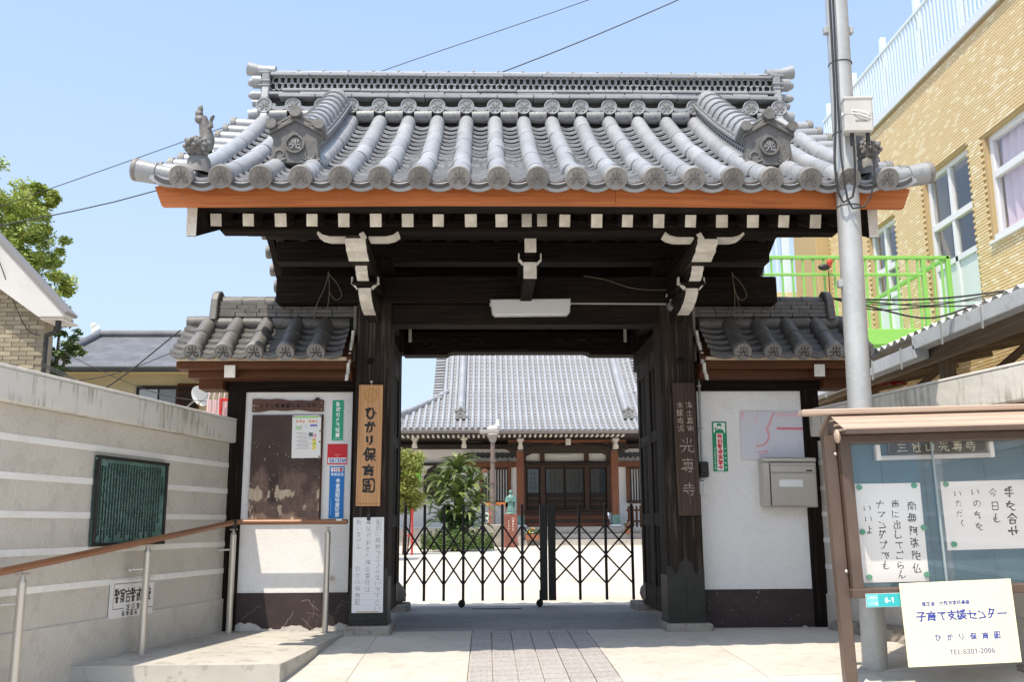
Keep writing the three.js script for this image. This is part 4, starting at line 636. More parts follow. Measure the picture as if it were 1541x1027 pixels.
{ // long name board on the left post
  const m = canvas(256, 1280, (x, w, h) => {
    const im = x.createImageData(w, h);
    for (let j = 0; j < h; j++) for (let i = 0; i < w; i++) { const u = i / w, v = j / h, warp = fbm(u, v, 2, 4, 705, 3), g = fbm((u + warp * 0.12) % 1, v, 34, 3, 700, 3), c = mix3([0.40, 0.185, 0.07], [0.60, 0.335, 0.15], clamp(g * 1.5 - 0.25, 0, 1)), o = (j * w + i) * 4; for (let k = 0; k < 3; k++) im.data[o + k] = enc(c[k]); im.data[o + 3] = 255; }
    x.putImageData(im, 0, 0);
    x.strokeStyle = '#a87a2a'; x.fillStyle = '#b98a35'; x.lineWidth = 5; for (let i = 0; i < 22; i++) { const a = i / 22 * 6.283; x.beginPath(); x.ellipse(128 + Math.cos(a) * 66, 110 + Math.sin(a) * 66, 16, 7, a + 1, 0, 6.3); x.stroke(); } for (let i = 0; i < 5; i++) { const a = i / 5 * 6.283; x.beginPath(); x.ellipse(128 + Math.cos(a) * 26, 112 + Math.sin(a) * 26, 15, 11, a, 0, 6.3); x.stroke(); }
    x.strokeStyle = '#120d0b';
    [['ひ', 130, 300, 118, 22], ['か', 126, 450, 112, 21], ['り', 124, 592, 88, 22], ['保', 130, 740, 128, 20], ['育', 122, 905, 108, 17], ['園', 122, 1068, 122, 17]].forEach(([c, a, b, s, lw]) => { glyph(x, c, a, b, s, lw); glyph(x, c, a + 3, b + 4, s, lw * 0.8); });
    x.lineWidth = 3; x.strokeStyle = '#5a2c16'; x.beginPath(); for (let i = 0; i < 30; i++) x.lineTo(22 + i * 7.4, 1256 + (i % 2 ? -7 : 3) * rnd()); x.stroke();
  });
  const o = flatSign('hanging_name_board', 'pale orange wooden board with black brushed characters on the left gate post', 'name board', -1.139, 1.367, 0.2, 0.175, 0.876, 0.024, m, std({ map: woodTex([0.32, 0.15, 0.06], [0.5, 0.26, 0.12], 702), roughness: 0.6 }), -0.006);
  part('hook', [ball(0.012, 0, 0.462, 0.008, 1, 1, 1, 8), rod(V(0, 0.43, 0.006), V(0, 0.47, 0.006), 0.003)], M.steel, o);
}
{ // handwritten white notice below it
  const m = canvas(320, 960, (x, w, h) => {
    fill(x, '#e4e2e4', 0, 0, w, h); speckle(x, w, h, 900, ['#cfcdd2', '#f4f4f6'], 0.4); x.strokeStyle = '#b9b7bd'; x.lineWidth = 2; for (const yy of [640, 665, 712, 770, 830, 884]) { x.beginPath(); x.moveTo(8, yy + rr(-6, 6)); x.lineTo(w - 8, yy + rr(-8, 8)); x.stroke(); }
    x.strokeStyle = '#85838a'; vtext(x, '園内に無断で立入らないで下さい', 262, 48, 62, 52, 3.6, 2); vtext(x, '事故がおきた場合責任は', 158, 48, 68, 52, 3.6, 2); vtext(x, '負いません', 58, 48, 62, 50, 3.4, 2); vtext(x, 'ひかり保育園', 54, 520, 66, 50, 3.4, 2); fill(x, '#b59a6a', 40, 946, 240, 10);
  });
  const o = flatSign('handwritten_notice', 'tall white sheet with faint handwriting hung low on the left gate post', 'notice', -1.132, 0.521, 0.208, 0.219, 0.66, 0.006, m, M.white, 0.006);
  part('clip', box(0.025, 0.05, 0.01, 0.0, 0.335, 0.008), M.black, o);
}
{ // weathered temple name board on the right post
  const m = canvas(256, 1408, (x, w, h) => {
    const im = x.createImageData(w, h);
    for (let j = 0; j < h; j++) for (let i = 0; i < w; i++) { const u = i / w, v = j / h, warp = fbm(u, v, 2, 5, 715, 3), g = fbm((u + warp * 0.15) % 1, v, 40, 4, 710, 4), c = mix3([0.026, 0.014, 0.009], [0.085, 0.05, 0.035], clamp(g * 1.6 - 0.35 + 0.25 * (v - 0.5), 0, 1)), o = (j * w + i) * 4; for (let k = 0; k < 3; k++) im.data[o + k] = enc(c[k]); im.data[o + 3] = 255; }
    x.putImageData(im, 0, 0); x.strokeStyle = '#a8988e';
    vtext(x, '浄土真宗', 186, 240, 84, 66, 6); vtext(x, '本願寺派', 78, 240, 84, 66, 6);
    [['光', 134, 670, 150], ['專', 132, 880, 140], ['寺', 136, 1130, 128]].forEach(([c, a, b, s]) => glyph(x, c, a, b, s, 9)); x.globalAlpha = 0.5; x.lineWidth = 5; x.beginPath(); x.moveTo(128, 1200); x.lineTo(150, 1250); x.lineTo(132, 1300); x.stroke(); x.globalAlpha = 1;
  });
  flatSign('temple_name_board', 'dark weathered wooden board with pale carved characters on the right gate post', 'name board', 1.16, 1.332, 0.2, 0.166, 0.968, 0.026, m, M.darkWorn, 0.012, undefined, 0.8);
}
glyph.brush = false;
flatSign('wall_sticker', 'green and white sticker with red characters and a guard figure on the right white wall', 'sticker', 1.461, 1.363, 0.002, 0.114, 0.378, 0.003, canvas(192, 640, (x, w, h) => {
  fill(x, '#178a5c', 0, 0, w, h); fill(x, '#eef2ee', 20, 18, 152, 128); x.fillStyle = '#178a5c'; x.beginPath(); x.ellipse(96, 48, 32, 24, 0, 3.14, 6.29); x.fill(); x.fillRect(60, 46, 72, 10); x.strokeStyle = '#178a5c'; x.lineWidth = 4; x.beginPath(); x.arc(96, 74, 24, 0, 6.3); x.stroke(); x.beginPath(); x.moveTo(36, 146); x.lineTo(44, 108); x.lineTo(96, 98); x.lineTo(150, 108); x.lineTo(158, 146); x.fill(); x.beginPath(); x.arc(46, 92, 14, 0, 6.3); x.fill();
  fill(x, '#f1ece8', 54, 152, 84, 478); x.strokeStyle = '#d5232b'; vtext(x, '特別警戒実施中', 96, 188, 66, 56, 10); x.strokeStyle = '#e6f2ea'; vtext(x, '大阪府警察'.replace('府', '市'), 164, 350, 60, 20, 3); vtext(x, '淀川警察官実施中園', 30, 345, 32, 18, 2.6);
}), M.white, -0.012);
flatSign('faded_poster_board', 'faded white poster board with pink strokes behind the steel letterbox', 'poster', 1.876, 1.441, 0.004, 0.513, 0.365, 0.012, canvas(512, 368, (x, w, h) => {
  fill(x, '#d4d2da', 0, 0, w, h); speckle(x, w, h, 500, ['#c4c2cc', '#dedde4'], 0.4); x.strokeStyle = '#dfa0a6'; x.lineWidth = 16; x.beginPath(); x.moveTo(262, 0); x.lineTo(200, 138); x.quadraticCurveTo(232, 190, 190, 240); x.quadraticCurveTo(160, 268, 112, 262); x.stroke(); x.lineWidth = 7; x.strokeStyle = '#e2b5ba'; x.beginPath(); x.moveTo(142, 4); x.lineTo(108, 84); x.stroke(); x.fillStyle = '#e3b8bd'; x.beginPath(); x.moveTo(0, 0); x.lineTo(38, 0); x.lineTo(8, 80); x.fill(); x.fillStyle = '#e2c2c8'; x.fillRect(276, 6, 230, 30);
  fill(x, '#d9808c', 276, 118, 222, 20); x.strokeStyle = '#dfa0a6'; x.lineWidth = 8; x.beginPath(); x.moveTo(120, 312); x.lineTo(196, 300); x.lineTo(190, 316); x.lineTo(134, 332); x.lineTo(150, 366); x.stroke(); x.strokeStyle = '#c3bcd4'; x.lineWidth = 3; x.beginPath(); x.arc(254, 280, 9, 0, 6.3); x.stroke(); x.beginPath(); x.moveTo(430, 262); x.lineTo(450, 240); x.lineTo(440, 262); x.stroke();
}), M.white, -0.012);
{ // letterbox
  const o = thing('letterbox', 'brushed steel letterbox with a white name card on the right white wall', 'letterbox', [1.94, 1.085, 0.006]); o.rotation.z = -0.008;
  part('body', [slab(-0.198, 0.198, -0.178, 0.15, 0, 0.12, 0.006), slab(-0.2, 0.2, 0.15, 0.185, 0, 0.13, 0.008)], M.steel, o);
  part('flap', [slab(-0.145, 0.185, 0.075, 0.142, 0.121, 0.131, 0.004), slab(-0.147, 0.187, 0.125, 0.145, 0.121, 0.142, 0.004)], M.steel, o);
  part('door', slab(-0.143, 0.185, -0.168, 0.068, 0.121, 0.128, 0.003), M.steel, o); part('hinge_gap', slab(-0.151, -0.145, -0.168, 0.142, 0.1205, 0.124, 0), M.black, o);
  part('name_card', slab(-0.085, 0.09, -0.03, 0.022, 0.1285, 0.131, 0.001), M.white, o); part('maker_mark', slab(0.12, 0.165, 0.083, 0.094, 0.1315, 0.133, 0), M.black, o); part('lock', [turned(cyl(0.014, 0.014, 0.008, 0, 0, 0, 18), Math.PI / 2).translate(0.01, -0.11, 0.131), box(0.003, 0.014, 0.002, 0.01, -0.11, 0.1355, 0)], M.steel, o);
}
{ // outlet box, label and conduit beside the right post
  const o = thing('outlet_box', 'black weatherproof outlet box with a grey conduit beside the right gate post', 'outlet box', [1.318, 1.19, 0.02]);
  part('box', [slab(-0.036, 0.036, -0.06, 0.055, 0, 0.06, 0.008), slab(-0.026, 0.026, -0.03, 0.03, 0.06, 0.067, 0.004)], M.black, o); part('conduit', rod(V(-0.006, 0.05, 0.02), V(-0.002, 0.67, 0.02), 0.008, 10), M.galv, o); part('saddle', [slab(-0.02, 0.012, 0.62, 0.635, 0.0, 0.03, 0.002), slab(-0.02, 0.012, 0.3, 0.312, 0, 0.03, 0.002)], M.galv, o);
  flatSign('small_label', 'small white printed label below the black outlet box', 'label', 1.308, 1.063, 0.024, 0.046, 0.11, 0.002, canvas(64, 160, (x, w, h) => { fill(x, '#e8e8e8', 0, 0, w, h); x.fillStyle = '#777'; x.fillRect(8, 8, 48, 14); for (let i = 0; i < 10; i++) { x.fillRect(12, 34 + i * 12, 6, 7); x.fillRect(28, 40 + i * 11, 5, 6); x.fillRect(44, 34 + i * 12, 6, 6); } }), M.white);
}
{ // unlit strip light under the lintel, its conduit, a camera
  const o = thing('strip_light', 'white unlit fluorescent strip light fixed under the gate lintel', 'lamp', [0.036, 2.385, 0.186]); o.rotation.z = 0.012;
  const pr = [[-0.3, 0.06], [0.3, 0.06], [0.29, -0.045], [0.275, -0.06], [-0.275, -0.06], [-0.29, -0.045]];
  part('diffuser', ext(shape(pr), 0.075, 0.008), phys({ color: rgb(0.72, 0.73, 0.74), roughness: 0.4, transmission: 0.15, thickness: 0 }), o); part('back_plate', slab(-0.305, 0.305, 0.02, 0.07, -0.006, 0.02, 0.004), M.white, o); part('lower_rim', slab(-0.272, 0.272, -0.066, -0.059, 0.008, 0.07, 0.002), M.white, o);
  part('conduit', rod(V(0.3, 0.035, 0.01), V(1.02, 0.022, 0.01), 0.008, 8), std({ color: rgb(0.35, 0.33, 0.3), roughness: 0.6 }), o);
  const c = thing('security_camera', 'small grey security camera under the right end of the gate lintel', 'camera', [1.085, 2.42, 0.24]);
  part('mount', [cyl(0.032, 0.036, 0.02, 0, 0.055, 0, 18), rod(V(0, 0.05, 0), V(0.005, 0.0, 0.015), 0.012)], M.white, c); const b = part('housing', [turned(cyl(0.037, 0.04, 0.1, 0, 0, 0, 20), Math.PI / 2).translate(0.012, -0.025, 0.03)], std({ color: rgb(0.3, 0.3, 0.31), roughness: 0.4 }), c); part('lens', turned(lathe([[0, 0.0], [0.016, 0.002], [0.02, 0.008], [0.034, 0.004], [0.034, -0.01]], 20), Math.PI / 2).translate(0.012, -0.025, 0.083), M.black, b);
  const cord = std({ color: rgb(0.12, 0.1, 0.08), roughness: 0.8 });
  single('loose_cord', tube([V(0.44, 2.63, 0.222), V(0.6, 2.6, 0.225), V(0.8, 2.535, 0.225), V(1.0, 2.52, 0.225), V(1.12, 2.53, 0.225)], 0.004, 30, 5), cord, 'thin pale cord sagging across the right half of the gate lintel', 'cord');
  const loop = (X, s, l) => single('loose_cord', [tube([V(X, 2.66, 0.23), V(X - 0.02 * s, 2.55, 0.235), V(X - 0.08 * s, 2.40, 0.235), V(X - 0.1 * s, 2.28, 0.22)], 0.0035, 20, 5), tube([V(X, 2.65, 0.23), V(X + 0.01, 2.5, 0.235), V(X - 0.01 * s, 2.3, 0.225)], 0.0035, 16, 5), tube([V(X, 2.64, 0.235), V(X + 0.07, 2.56, 0.235), V(X + 0.1, 2.47, 0.23), V(X + 0.06, 2.44, 0.232), V(X + 0.01, 2.5, 0.235)], 0.0035, 20, 5)], cord, l, 'cord');
  loop(-1.47, 1, 'thin tied cords dangling from the left end of the gate lintel'); loop(1.56, -0.5, 'thin cord looped over the right end of the gate lintel');
}
// ---------------------------------------------------------------- folding gates across the passage
{
  const al = std({ color: rgb(0.02, 0.018, 0.017), roughness: 0.45, metalness: 0.4 });
  const leaf = (label, xs, big, casters) => {
    const z = -1.95, o = thing('folding_gate', label, 'folding gate', [0, 0, z]);
    xs.forEach((x, i) => { const w = i === big ? 0.034 : 0.0125; part('upright', [slab(x - w, x + w, 0.105, 0.975, -w, w, 0.004), ...(i === big ? [] : [ball(0.014, x, 0.975, 0, 1, 0.7, 1, 8)])], al, o); });
    for (let i = 0; i + 1 < xs.length; i++) for (const [a, b] of [[0.79, 0.515], [0.515, 0.25]]) for (const q of [0, 1]) part('lattice_bar', bar(V(xs[i], q ? a : b, q ? 0.014 : -0.014), V(xs[i + 1], q ? b : a, q ? 0.014 : -0.014), 0.006, 0.016, 0.001), al, o);
    for (let i = 0; i < xs.length; i++) for (const y of [0.79, 0.515, 0.25]) part('rivet', turned(cyl(0.011, 0.011, 0.05, 0, 0, 0, 8), Math.PI / 2).translate(xs[i], y, 0), al, o);
    for (const x of casters) { const c = part('caster', [slab(x - 0.012, x + 0.012, 0.09, 0.2, 0.02, 0.045, 0.003), slab(x - 0.018, x + 0.018, 0.075, 0.11, 0.02, 0.08, 0.004)], al, o); part('wheel', turned(boxUV(new THREE.TorusGeometry(0.022, 0.014, 8, 18)), 0, 0.5).translate(x - 0.012, 0.086, 0.07), M.rubber, c); }
    return o;
  };
  leaf('left black folding lattice gate across the gate passage, the wider leaf with two casters', [-1.05, -0.872, -0.69, -0.51, -0.33, -0.145, 0.04, 0.238], 7, [-0.51, 0.205]);
  leaf('right black folding lattice gate across the gate passage, the narrower leaf', [0.316, 0.575, 0.822, 1.07], 0, []);
  single('floor_rail', slab(-0.42, 0.02, 0.048, 0.056, -1.72, -1.70, 0.001), std({ color: rgb(0.1, 0.05, 0.035), roughness: 0.8 }), 'rusty flat metal strip lying on the passage floor before the left lattice gate', 'metal strip');
}
// ---------------------------------------------------------------- walls left and right, handrail
function sideWall(s, name, label) {
  // wall runs from the gate towards the street, splayed outward
  const o = thing(name, label, 'wall', [s * 2.19, 0, 0], s * Math.atan2(0.196, 0.98) * 1.0); // local +z follows the wall
  const L = 5.2, f = (a, b, y0, y1, z0, z1, c) => slab(Math.min(-s * a, -s * b), Math.max(-s * a, -s * b), y0, y1, z0, z1, c); // a,b measured from the face towards the gate axis
  part('wall_body', f(-0.2, 0, -0.9, 1.40, -0.1, L, 0.004), M.render, o);
  part('foot_course', f(-0.2, 0.012, -0.9, 0.285, -0.05, L, 0.006), M.render, o);
  for (let i = 0; i < 5; i++) part('white_band', f(-0.01, 0.004, 0.462 + i * 0.189, 0.497 + i * 0.189, -0.05, L, 0.001), M.stripe, o);
  return o;
}
const stain = (s0) => tex(1024, [2.6, 0.32], (u, v) => {
  let c = mix3([0.58, 0.56, 0.51], [0.71, 0.69, 0.64], fbm(u, v, 6, 3, s0, 5)); const st = fbm(u, v, 150, 2, s0 + 11, 3) * 0.55 + fbm(u, v, 9, 2, s0 + 21, 4) * 0.45;
  return mix3(c, mix3([0.22, 0.21, 0.16], [0.4, 0.37, 0.31], fbm(u, v, 200, 40, s0 + 5, 2)), sm(0.5, 0.72, st) * 0.7);
}, true, 256);
{
  const w = sideWall(-1, 'boundary_wall', 'long grey rendered wall with white stripes and a stained coping, left of the gate');
  const cm = std({ map: stain(720), roughness: 0.9, bumpMap: coarseBump, bumpScale: 0.004 }), top = std({ map: blotch([0.62, 0.61, 0.58], [0.74, 0.73, 0.7], 725, 1.4, 0.3, [0.45, 0.44, 0.4]), roughness: 0.9 });
  const cp = part('coping', slab(-0.26, 0.045, 1.40, 1.565, -0.1, 5.2, 0.008), cm, w); part('coping_cap', slab(-0.262, 0.047, 1.565, 1.58, -0.102, 5.2, 0.003), top, w);
  const w2 = sideWall(1, 'boundary_wall', 'light rendered wall with a thick coping, right of the gate and behind the glazed notice case');
  part('coping', slab(-0.05, 0.26, 1.43, 1.625, -0.1, 5.2, 0.01), std({ map: stain(740), roughness: 0.9, bumpMap: coarseBump, bumpScale: 0.006 }), w2); part('coping_cap', slab(-0.052, 0.262, 1.625, 1.64, -0.102, 5.2, 0.003), top, w2);
  const stn = []; for (let i = 0; i < 16; i++) { const a = rr(0.14, 0.26), h = rr(0.16, 0.26); const g = new THREE.IcosahedronGeometry(0.5, 2), p = g.attributes.position; for (let q = 0; q < p.count; q++) { const n = 0.85 + 0.3 * fbm((p.getX(q) + 1) / 2, (p.getY(q) + p.getZ(q) + 2) / 4, 3, 3, 760 + i, 2); p.setXYZ(q, clamp(p.getX(q) * n, -0.36, 0.36), clamp(p.getY(q) * n, -0.36, 0.36), clamp(p.getZ(q) * n, -0.36, 0.36)); } g.computeVertexNormals(); part('foot_stone', boxUV(g.scale(0.28, h * 1.3, 0.36)).translate(-0.04 + rr(-0.02, 0.02), 0.03 - i * 0.014 + rr(-0.02, 0.03), 0.35 + i * 0.25), M.stone, w2); }
  // bronze tablet
  const tb = thing('bronze_tablet', 'green bronze tablet with columns of raised characters on the left grey wall', 'plaque'); w.updateMatrixWorld(); tb.position.copy(w.localToWorld(V(0.006, 0.94, 1.315))); tb.rotation.y = w.rotation.y + Math.PI / 2;
  const Wd = 0.755, Ht = 0.51;
  part('tablet_plate', box(Wd, Ht, 0.02, 0, 0, 0.01, 0.004), M.verdigris, tb);
  for (const [a, b, c, d] of [[-Wd / 2, Wd / 2, Ht / 2 - 0.018, Ht / 2], [-Wd / 2, Wd / 2, -Ht / 2, -Ht / 2 + 0.018], [-Wd / 2, -Wd / 2 + 0.018, -Ht / 2 + 0.019, Ht / 2 - 0.019], [Wd / 2 - 0.018, Wd / 2, -Ht / 2 + 0.019, Ht / 2 - 0.019]]) part('tablet_rim', slab(a, b, c, d, 0.0, 0.036, 0.004), M.brass, tb);
  for (const [a, b] of [[-1, 1], [1, 1], [-1, -1], [1, -1]]) part('stud', ball(0.011, a * (Wd / 2 - 0.01), b * (Ht / 2 - 0.01), 0.036, 1, 1, 0.6, 8), M.brass, tb);
  const bronze = std({ map: blotch([0.02, 0.027, 0.025], [0.05, 0.065, 0.058], 770, 0.3, 0.4, [0.09, 0.14, 0.12]), roughness: 0.5, metalness: 0.3 }), chars = [], pool = Object.keys(GL).filter((c) => GL[c].length > 6);
  for (let c = 0; c < 23; c++) { const n = c === 0 ? 7 : c === 1 ? 20 : 26 - ((rnd() * 4) | 0); for (let r = 0; r < n; r++) { const s = 0.0155; for (const g of glyphRelief(pool[(rnd() * pool.length) | 0], s, 0.0015, 0.003)) chars.push(g.translate(Wd / 2 - 0.05 - c * 0.0298, Ht / 2 - 0.045 - (c === 0 ? 0.05 : c > 20 ? 0.02 : 0) - r * 0.0172, 0.02)); } }
  part('raised_character', chars, bronze, tb, null, true);
  // police notice
  const pn = flatSign('police_notice', 'white notice with bold black characters low on the left grey wall behind a rail post', 'sign', 0, 0, 0, 0.47, 0.222, 0.006, canvas(640, 304, (x, ww, h) => { fill(x, '#e2e0dd', 0, 0, ww, h); x.strokeStyle = '#1c1a1a'; x.lineWidth = 5; x.beginPath(); x.moveTo(200, 232); x.lineTo(44, 232); x.lineTo(44, 34); x.lineTo(640, 34); x.stroke(); [...'警察官警戒実施'].forEach((c, i) => glyph(x, c, 92 + i * 78, 128, 66, 11, 104)); htext(x, '淀川警察', 260, 226, 76, 44, 6); htext(x, '保育園長', 196, 272, 62, 40, 5); x.lineWidth = 5; x.beginPath(); x.moveTo(560, 248); x.lineTo(640, 248); x.stroke(); }), M.white);
  pn.position.copy(w.localToWorld(V(0.006, 0.378, 1.215))); pn.rotation.set(0, w.rotation.y + Math.PI / 2, -0.012);
}
{ // handrail climbing along the left wall and turning along the gate wall
  const o = thing('handrail', 'brown handrail on brushed steel posts along the left wall and across the left gate wall', 'handrail');
  const rail = std({ map: woodTex([0.21, 0.09, 0.042], [0.34, 0.16, 0.08], 780), roughness: 0.4 });
  const P = [V(-2.83, 0.37, 4.2), V(-2.57, 0.588, 2.52), V(-2.318, 0.71, 1.29), V(-2.105, 0.818, 0.2)];
  for (let i = 0; i < 3; i++) part('rail', rod(P[i], P[i + 1], 0.019, 16), rail, o);
  part('rail', rod(V(-2.1, 0.822, 0.16), V(-1.305, 0.822, 0.16), 0.019, 16), rail, o); part('rail_elbow', [ball(0.027, -2.1, 0.82, 0.17), cyl(0.022, 0.022, 0.05, -2.1, 0.79, 0.17)], M.brass, o); part('rail_end', ball(0.0195, -1.305, 0.822, 0.16), rail, o);
  part('end_label', slab(-1.37, -1.33, 0.828, 0.84, 0.174, 0.182, 0.001), M.white, o);
  for (const [x, y, z, y0] of [[-2.535, 0.59, 2.36, -0.2], [-2.318, 0.705, 1.27, 0.02], [-2.1, 0.79, 0.16, 0.04], [-1.43, 0.8, 0.16, 0.04]]) {
    const p = part('rail_post', [cyl(0.021, 0.021, y - 0.06 - y0, x, (y - 0.06 + y0) / 2, z, 18), cyl(0.012, 0.021, 0.025, x, y - 0.0475, z, 18), rod(V(x, y - 0.05, z), V(x, y - 0.012, z), 0.009)], M.steel, o); part('rail_saddle', box(0.03, 0.008, 0.11, x, y - 0.019, z, 0.003), M.steel, p);
    if (z > 0.5 || x < -2) part('wall_bracket', [rod(V(x, y - 0.16, z), V(x - (x < -2.2 ? 0.085 : 0.1), y - 0.162, z + 0.03), 0.007), ball(0.014, x - 0.088, y - 0.165, z + 0.03)], M.steel, p);
  }
  part('wall_bracket', [rod(V(-1.43, 0.42, 0.16), V(-1.41, 0.42, 0.02), 0.007), turned(cyl(0.02, 0.02, 0.012), Math.PI / 2).translate(-1.41, 0.42, 0.02)], M.steel, o);
}

// ---------------------------------------------------------------- main hall across the courtyard
{
  const hall = thing('main_hall', 'large temple hall with a steep grey tiled roof and dark wooden porch across the courtyard', 'temple hall', [0, 0, 0]);
  const HX = 2.05, EZ = -30.4, curve = (z) => { const u = EZ - z; return u >= 0 ? 4.55 + 0.55 * u + 0.03 * u * u : 4.55 + 0.2 * u; };
  const tileA = std({ map: blotch([0.23, 0.243, 0.265], [0.31, 0.323, 0.35], 800, 2.2, 0.5, [0.24, 0.25, 0.26]), roughness: 0.5 }), tileB = std({ map: blotch([0.18, 0.18, 0.185], [0.25, 0.25, 0.26], 801, 1.4, 0.4, [0.16, 0.16, 0.16]), roughness: 0.6 });
  const hwood = std({ map: woodTex([0.035, 0.017, 0.011], [0.095, 0.045, 0.027], 810, 0.3, [0.14, 0.08, 0.05]), roughness: 0.7 }), hdark = std({ map: woodTex([0.016, 0.011, 0.009], [0.045, 0.03, 0.023], 811), roughness: 0.75 }), hred = std({ map: woodTex([0.11, 0.035, 0.015], [0.24, 0.085, 0.035], 812), roughness: 0.65 });
  const TOP = -40.5, pitch = 0.241, hipEnd = (x) => { const d = x < HX - 4.25 ? x + 3.75 : x > HX + 4.25 ? 7.85 - x : 99; return d > 90 ? TOP : Math.max(TOP, EZ - 0.9 - Math.max(0, d) * 1.05); };
  const porch = (x) => x > 0.2 && x < 5.88;
  const low = (x) => (porch(x) ? -29.55 : EZ);
  // roof slab
  const deck = sheet(1, 20, (i, j) => { const z = lerp(EZ + 0.02, TOP, j); return V(lerp(HX - 4.3, HX + 4.3, i), curve(z) - 0.06, z); }, (v) => [v.x, v.z]);
  const deckL = sheet(10, 8, (i, j) => { const x = lerp(-7, HX - 4.3, i), z = lerp(EZ + 0.02, x < -3.6 ? EZ - 0.9 : hipEnd(x), j); return V(x, curve(z) - 0.06, z); }), deckR = sheet(6, 8, (i, j) => { const x = lerp(HX + 4.3, 9.5, i), z = lerp(EZ + 0.02, x > 7.6 ? EZ - 0.9 : hipEnd(x), j); return V(x, curve(z) - 0.06, z); });
  const deckP = sheet(1, 4, (i, j) => { const z = lerp(-29.57, EZ, j); return V(lerp(0.2, 5.88, i), curve(z) - 0.06, z); });
  const roof = part('hall_roof', [deck, deckL, deckR, deckP, slab(-7, 9.5, 4.36, 4.47, -33, EZ - 0.02, 0)], tileB, hall);
  const half = (z0, z1, r) => { const n = 14, seg = 7; return sheet(seg, n, (i, j) => { const z = lerp(z0, z1, j), e = 0.02, dy = (curve(z + e) - curve(z - e)) / (2 * e), L = Math.hypot(1, dy), a = (i - 0.5) * Math.PI * 1.05; return V(Math.sin(a) * r, curve(z) - 0.02 + Math.cos(a) * r / L, z - Math.cos(a) * r * dy / L); }, (v, i) => [i * 0.2, v.z]); };
  const cache = {}, rowGeo = (x) => { const a = low(x), b = hipEnd(x), k = a + '/' + b.toFixed(1); return cache[k] ??= half(a, b, 0.07); };
  const endG = turned(mergeGeometries([boxUV(new THREE.CylinderGeometry(0.078, 0.078, 0.05, 16))]), Math.PI / 2 + 0.3);
  const pans = [];
  for (let k = -24; k <= 30; k++) {
    const x = HX + k * pitch; if (x < -4.2 || x > 7.2) continue;
    const r = part('round_tile_row', rowGeo(x), [tileA, M.tile[1]][k & 1 ? 0 : 1] && tileA, roof, [x, 0, 0]);
    part('round_end_tile', endG, M.discTile, roof, [x, curve(low(x)) - 0.03, low(x) + 0.01]);
    const xm = x + pitch / 2, z0 = low(xm), z1 = hipEnd(xm);
    for (let z = z0; z > z1; z -= 0.26) { const zb = Math.max(z1, z - 0.26); const yA = curve(z) - 0.015, yB = curve(zb) - 0.05, w = pitch / 2 - 0.05; pans.push(xm - w, yA, z, xm + w, yA, z, xm + w, yB, zb, xm - w, yA, z, xm + w, yB, zb, xm - w, yB, zb, xm - w, yA - 0.045, z, xm + w, yA - 0.045, z, xm + w, yA, z, xm - w, yA - 0.045, z, xm + w, yA, z, xm - w, yA, z); }
  }
  part('pan_tile', boxUV(rawGeo(pans)), tileB, roof, null, true);
  // upper gable verges: short sideways tiles; hips and descending ridges
  for (const s of [-1, 1]) {
    const vx = HX + s * 4.3;
    for (let i = 0; i < 34; i++) { const z = EZ - 2.4 - i * 0.2; part('verge_tile', rod(V(vx - s * 0.1, curve(z) + 0.02, z), V(vx + s * 0.3, curve(z) + 0.0, z), 0.07, 8), i % 2 ? tileA : tileB, roof); }
    const z0 = EZ - 0.75, N = 10, q = []; for (let i = 0; i < N; i++) { const z1 = lerp(z0, TOP, i / N), z2 = lerp(z0, TOP, (i + 1) / N); q.push(rod(V(0, curve(z1) + 0.16, z1), V(0, curve(z2) + 0.16, z2), 0.13, 12)); q.push(bar(V(0, curve(z1) + 0.06, z1), V(0, curve(z2) + 0.06, z2), 0.3, 0.16, 0)); }
    part('descending_ridge', q.map((g) => g.translate(HX + s * 3.38, 0, 0)), tileA, roof);
    part('ridge_end_tile', oniGeo(0.5, 0.52).map((g) => g.translate(HX + s * 3.38, curve(z0) + 0.0, z0 + 0.06)), M.discTile, roof);
    const h0 = V(HX + s * 6.0, curve(EZ - 0.6) + 0.12, EZ - 0.7), h1 = V(HX + s * 4.0, curve(hipEnd(HX + s * 4.26)) + 0.16, EZ - 2.95), hm = h0.clone().lerp(h1, 0.5); hm.y -= 0.07;
    const hc = new THREE.CatmullRomCurve3([h0, hm, h1]), hip = part('hip_ridge', [0, 1, 2, 3, 4].map((i) => bar(hc.getPoint(i / 5), hc.getPoint((i + 1) / 5), 0.26, 0.2, 0)), tileB, roof);
    for (let i = 0; i < 5; i++) part('ridge_cap_tile', [rod(hc.getPoint(i / 5).add(V(0, 0.13, 0)), hc.getPoint((i + 0.97) / 5).add(V(0, 0.13, 0)), 0.1, 10)], tileA, hip);
  }
  // gutters, rafter ends, frieze
  const gut = std({ color: rgb(0.13, 0.105, 0.095), roughness: 0.5 });
  part('gutter', slab(-7, 0.14, 4.36, 4.47, EZ + 0.0, EZ + 0.12, 0.01), gut, hall); part('gutter', slab(0.12, 5.95, 4.235, 4.345, -29.55, -29.42, 0.01), gut, hall); part('gutter', slab(5.96, 9, 4.36, 4.47, EZ, EZ + 0.12, 0.01), gut, hall);
  const re = []; for (let i = 0; i < 56; i++) { const x = -6 + i * 0.2; if (x < 0.1) re.push(box(0.075, 0.075, 0.6, x, 4.27, EZ - 0.5, 0)); else re.push(box(0.07, 0.07, 0.6, x, 4.19, -29.9, 0)); } for (let i = 0; i < 14; i++) re.push(box(0.075, 0.075, 0.6, 5.98 + i * 0.2, 4.27, EZ - 0.5, 0));
  part('rafter_end', re, M.whitePaint, hall, null, true);
  part('soffit', [slab(-7, 9.5, 4.31, 4.36, -34, EZ - 0.22, 0), slab(0.2, 5.88, 4.23, 4.27, -31, -29.6, 0)], hdark, hall);
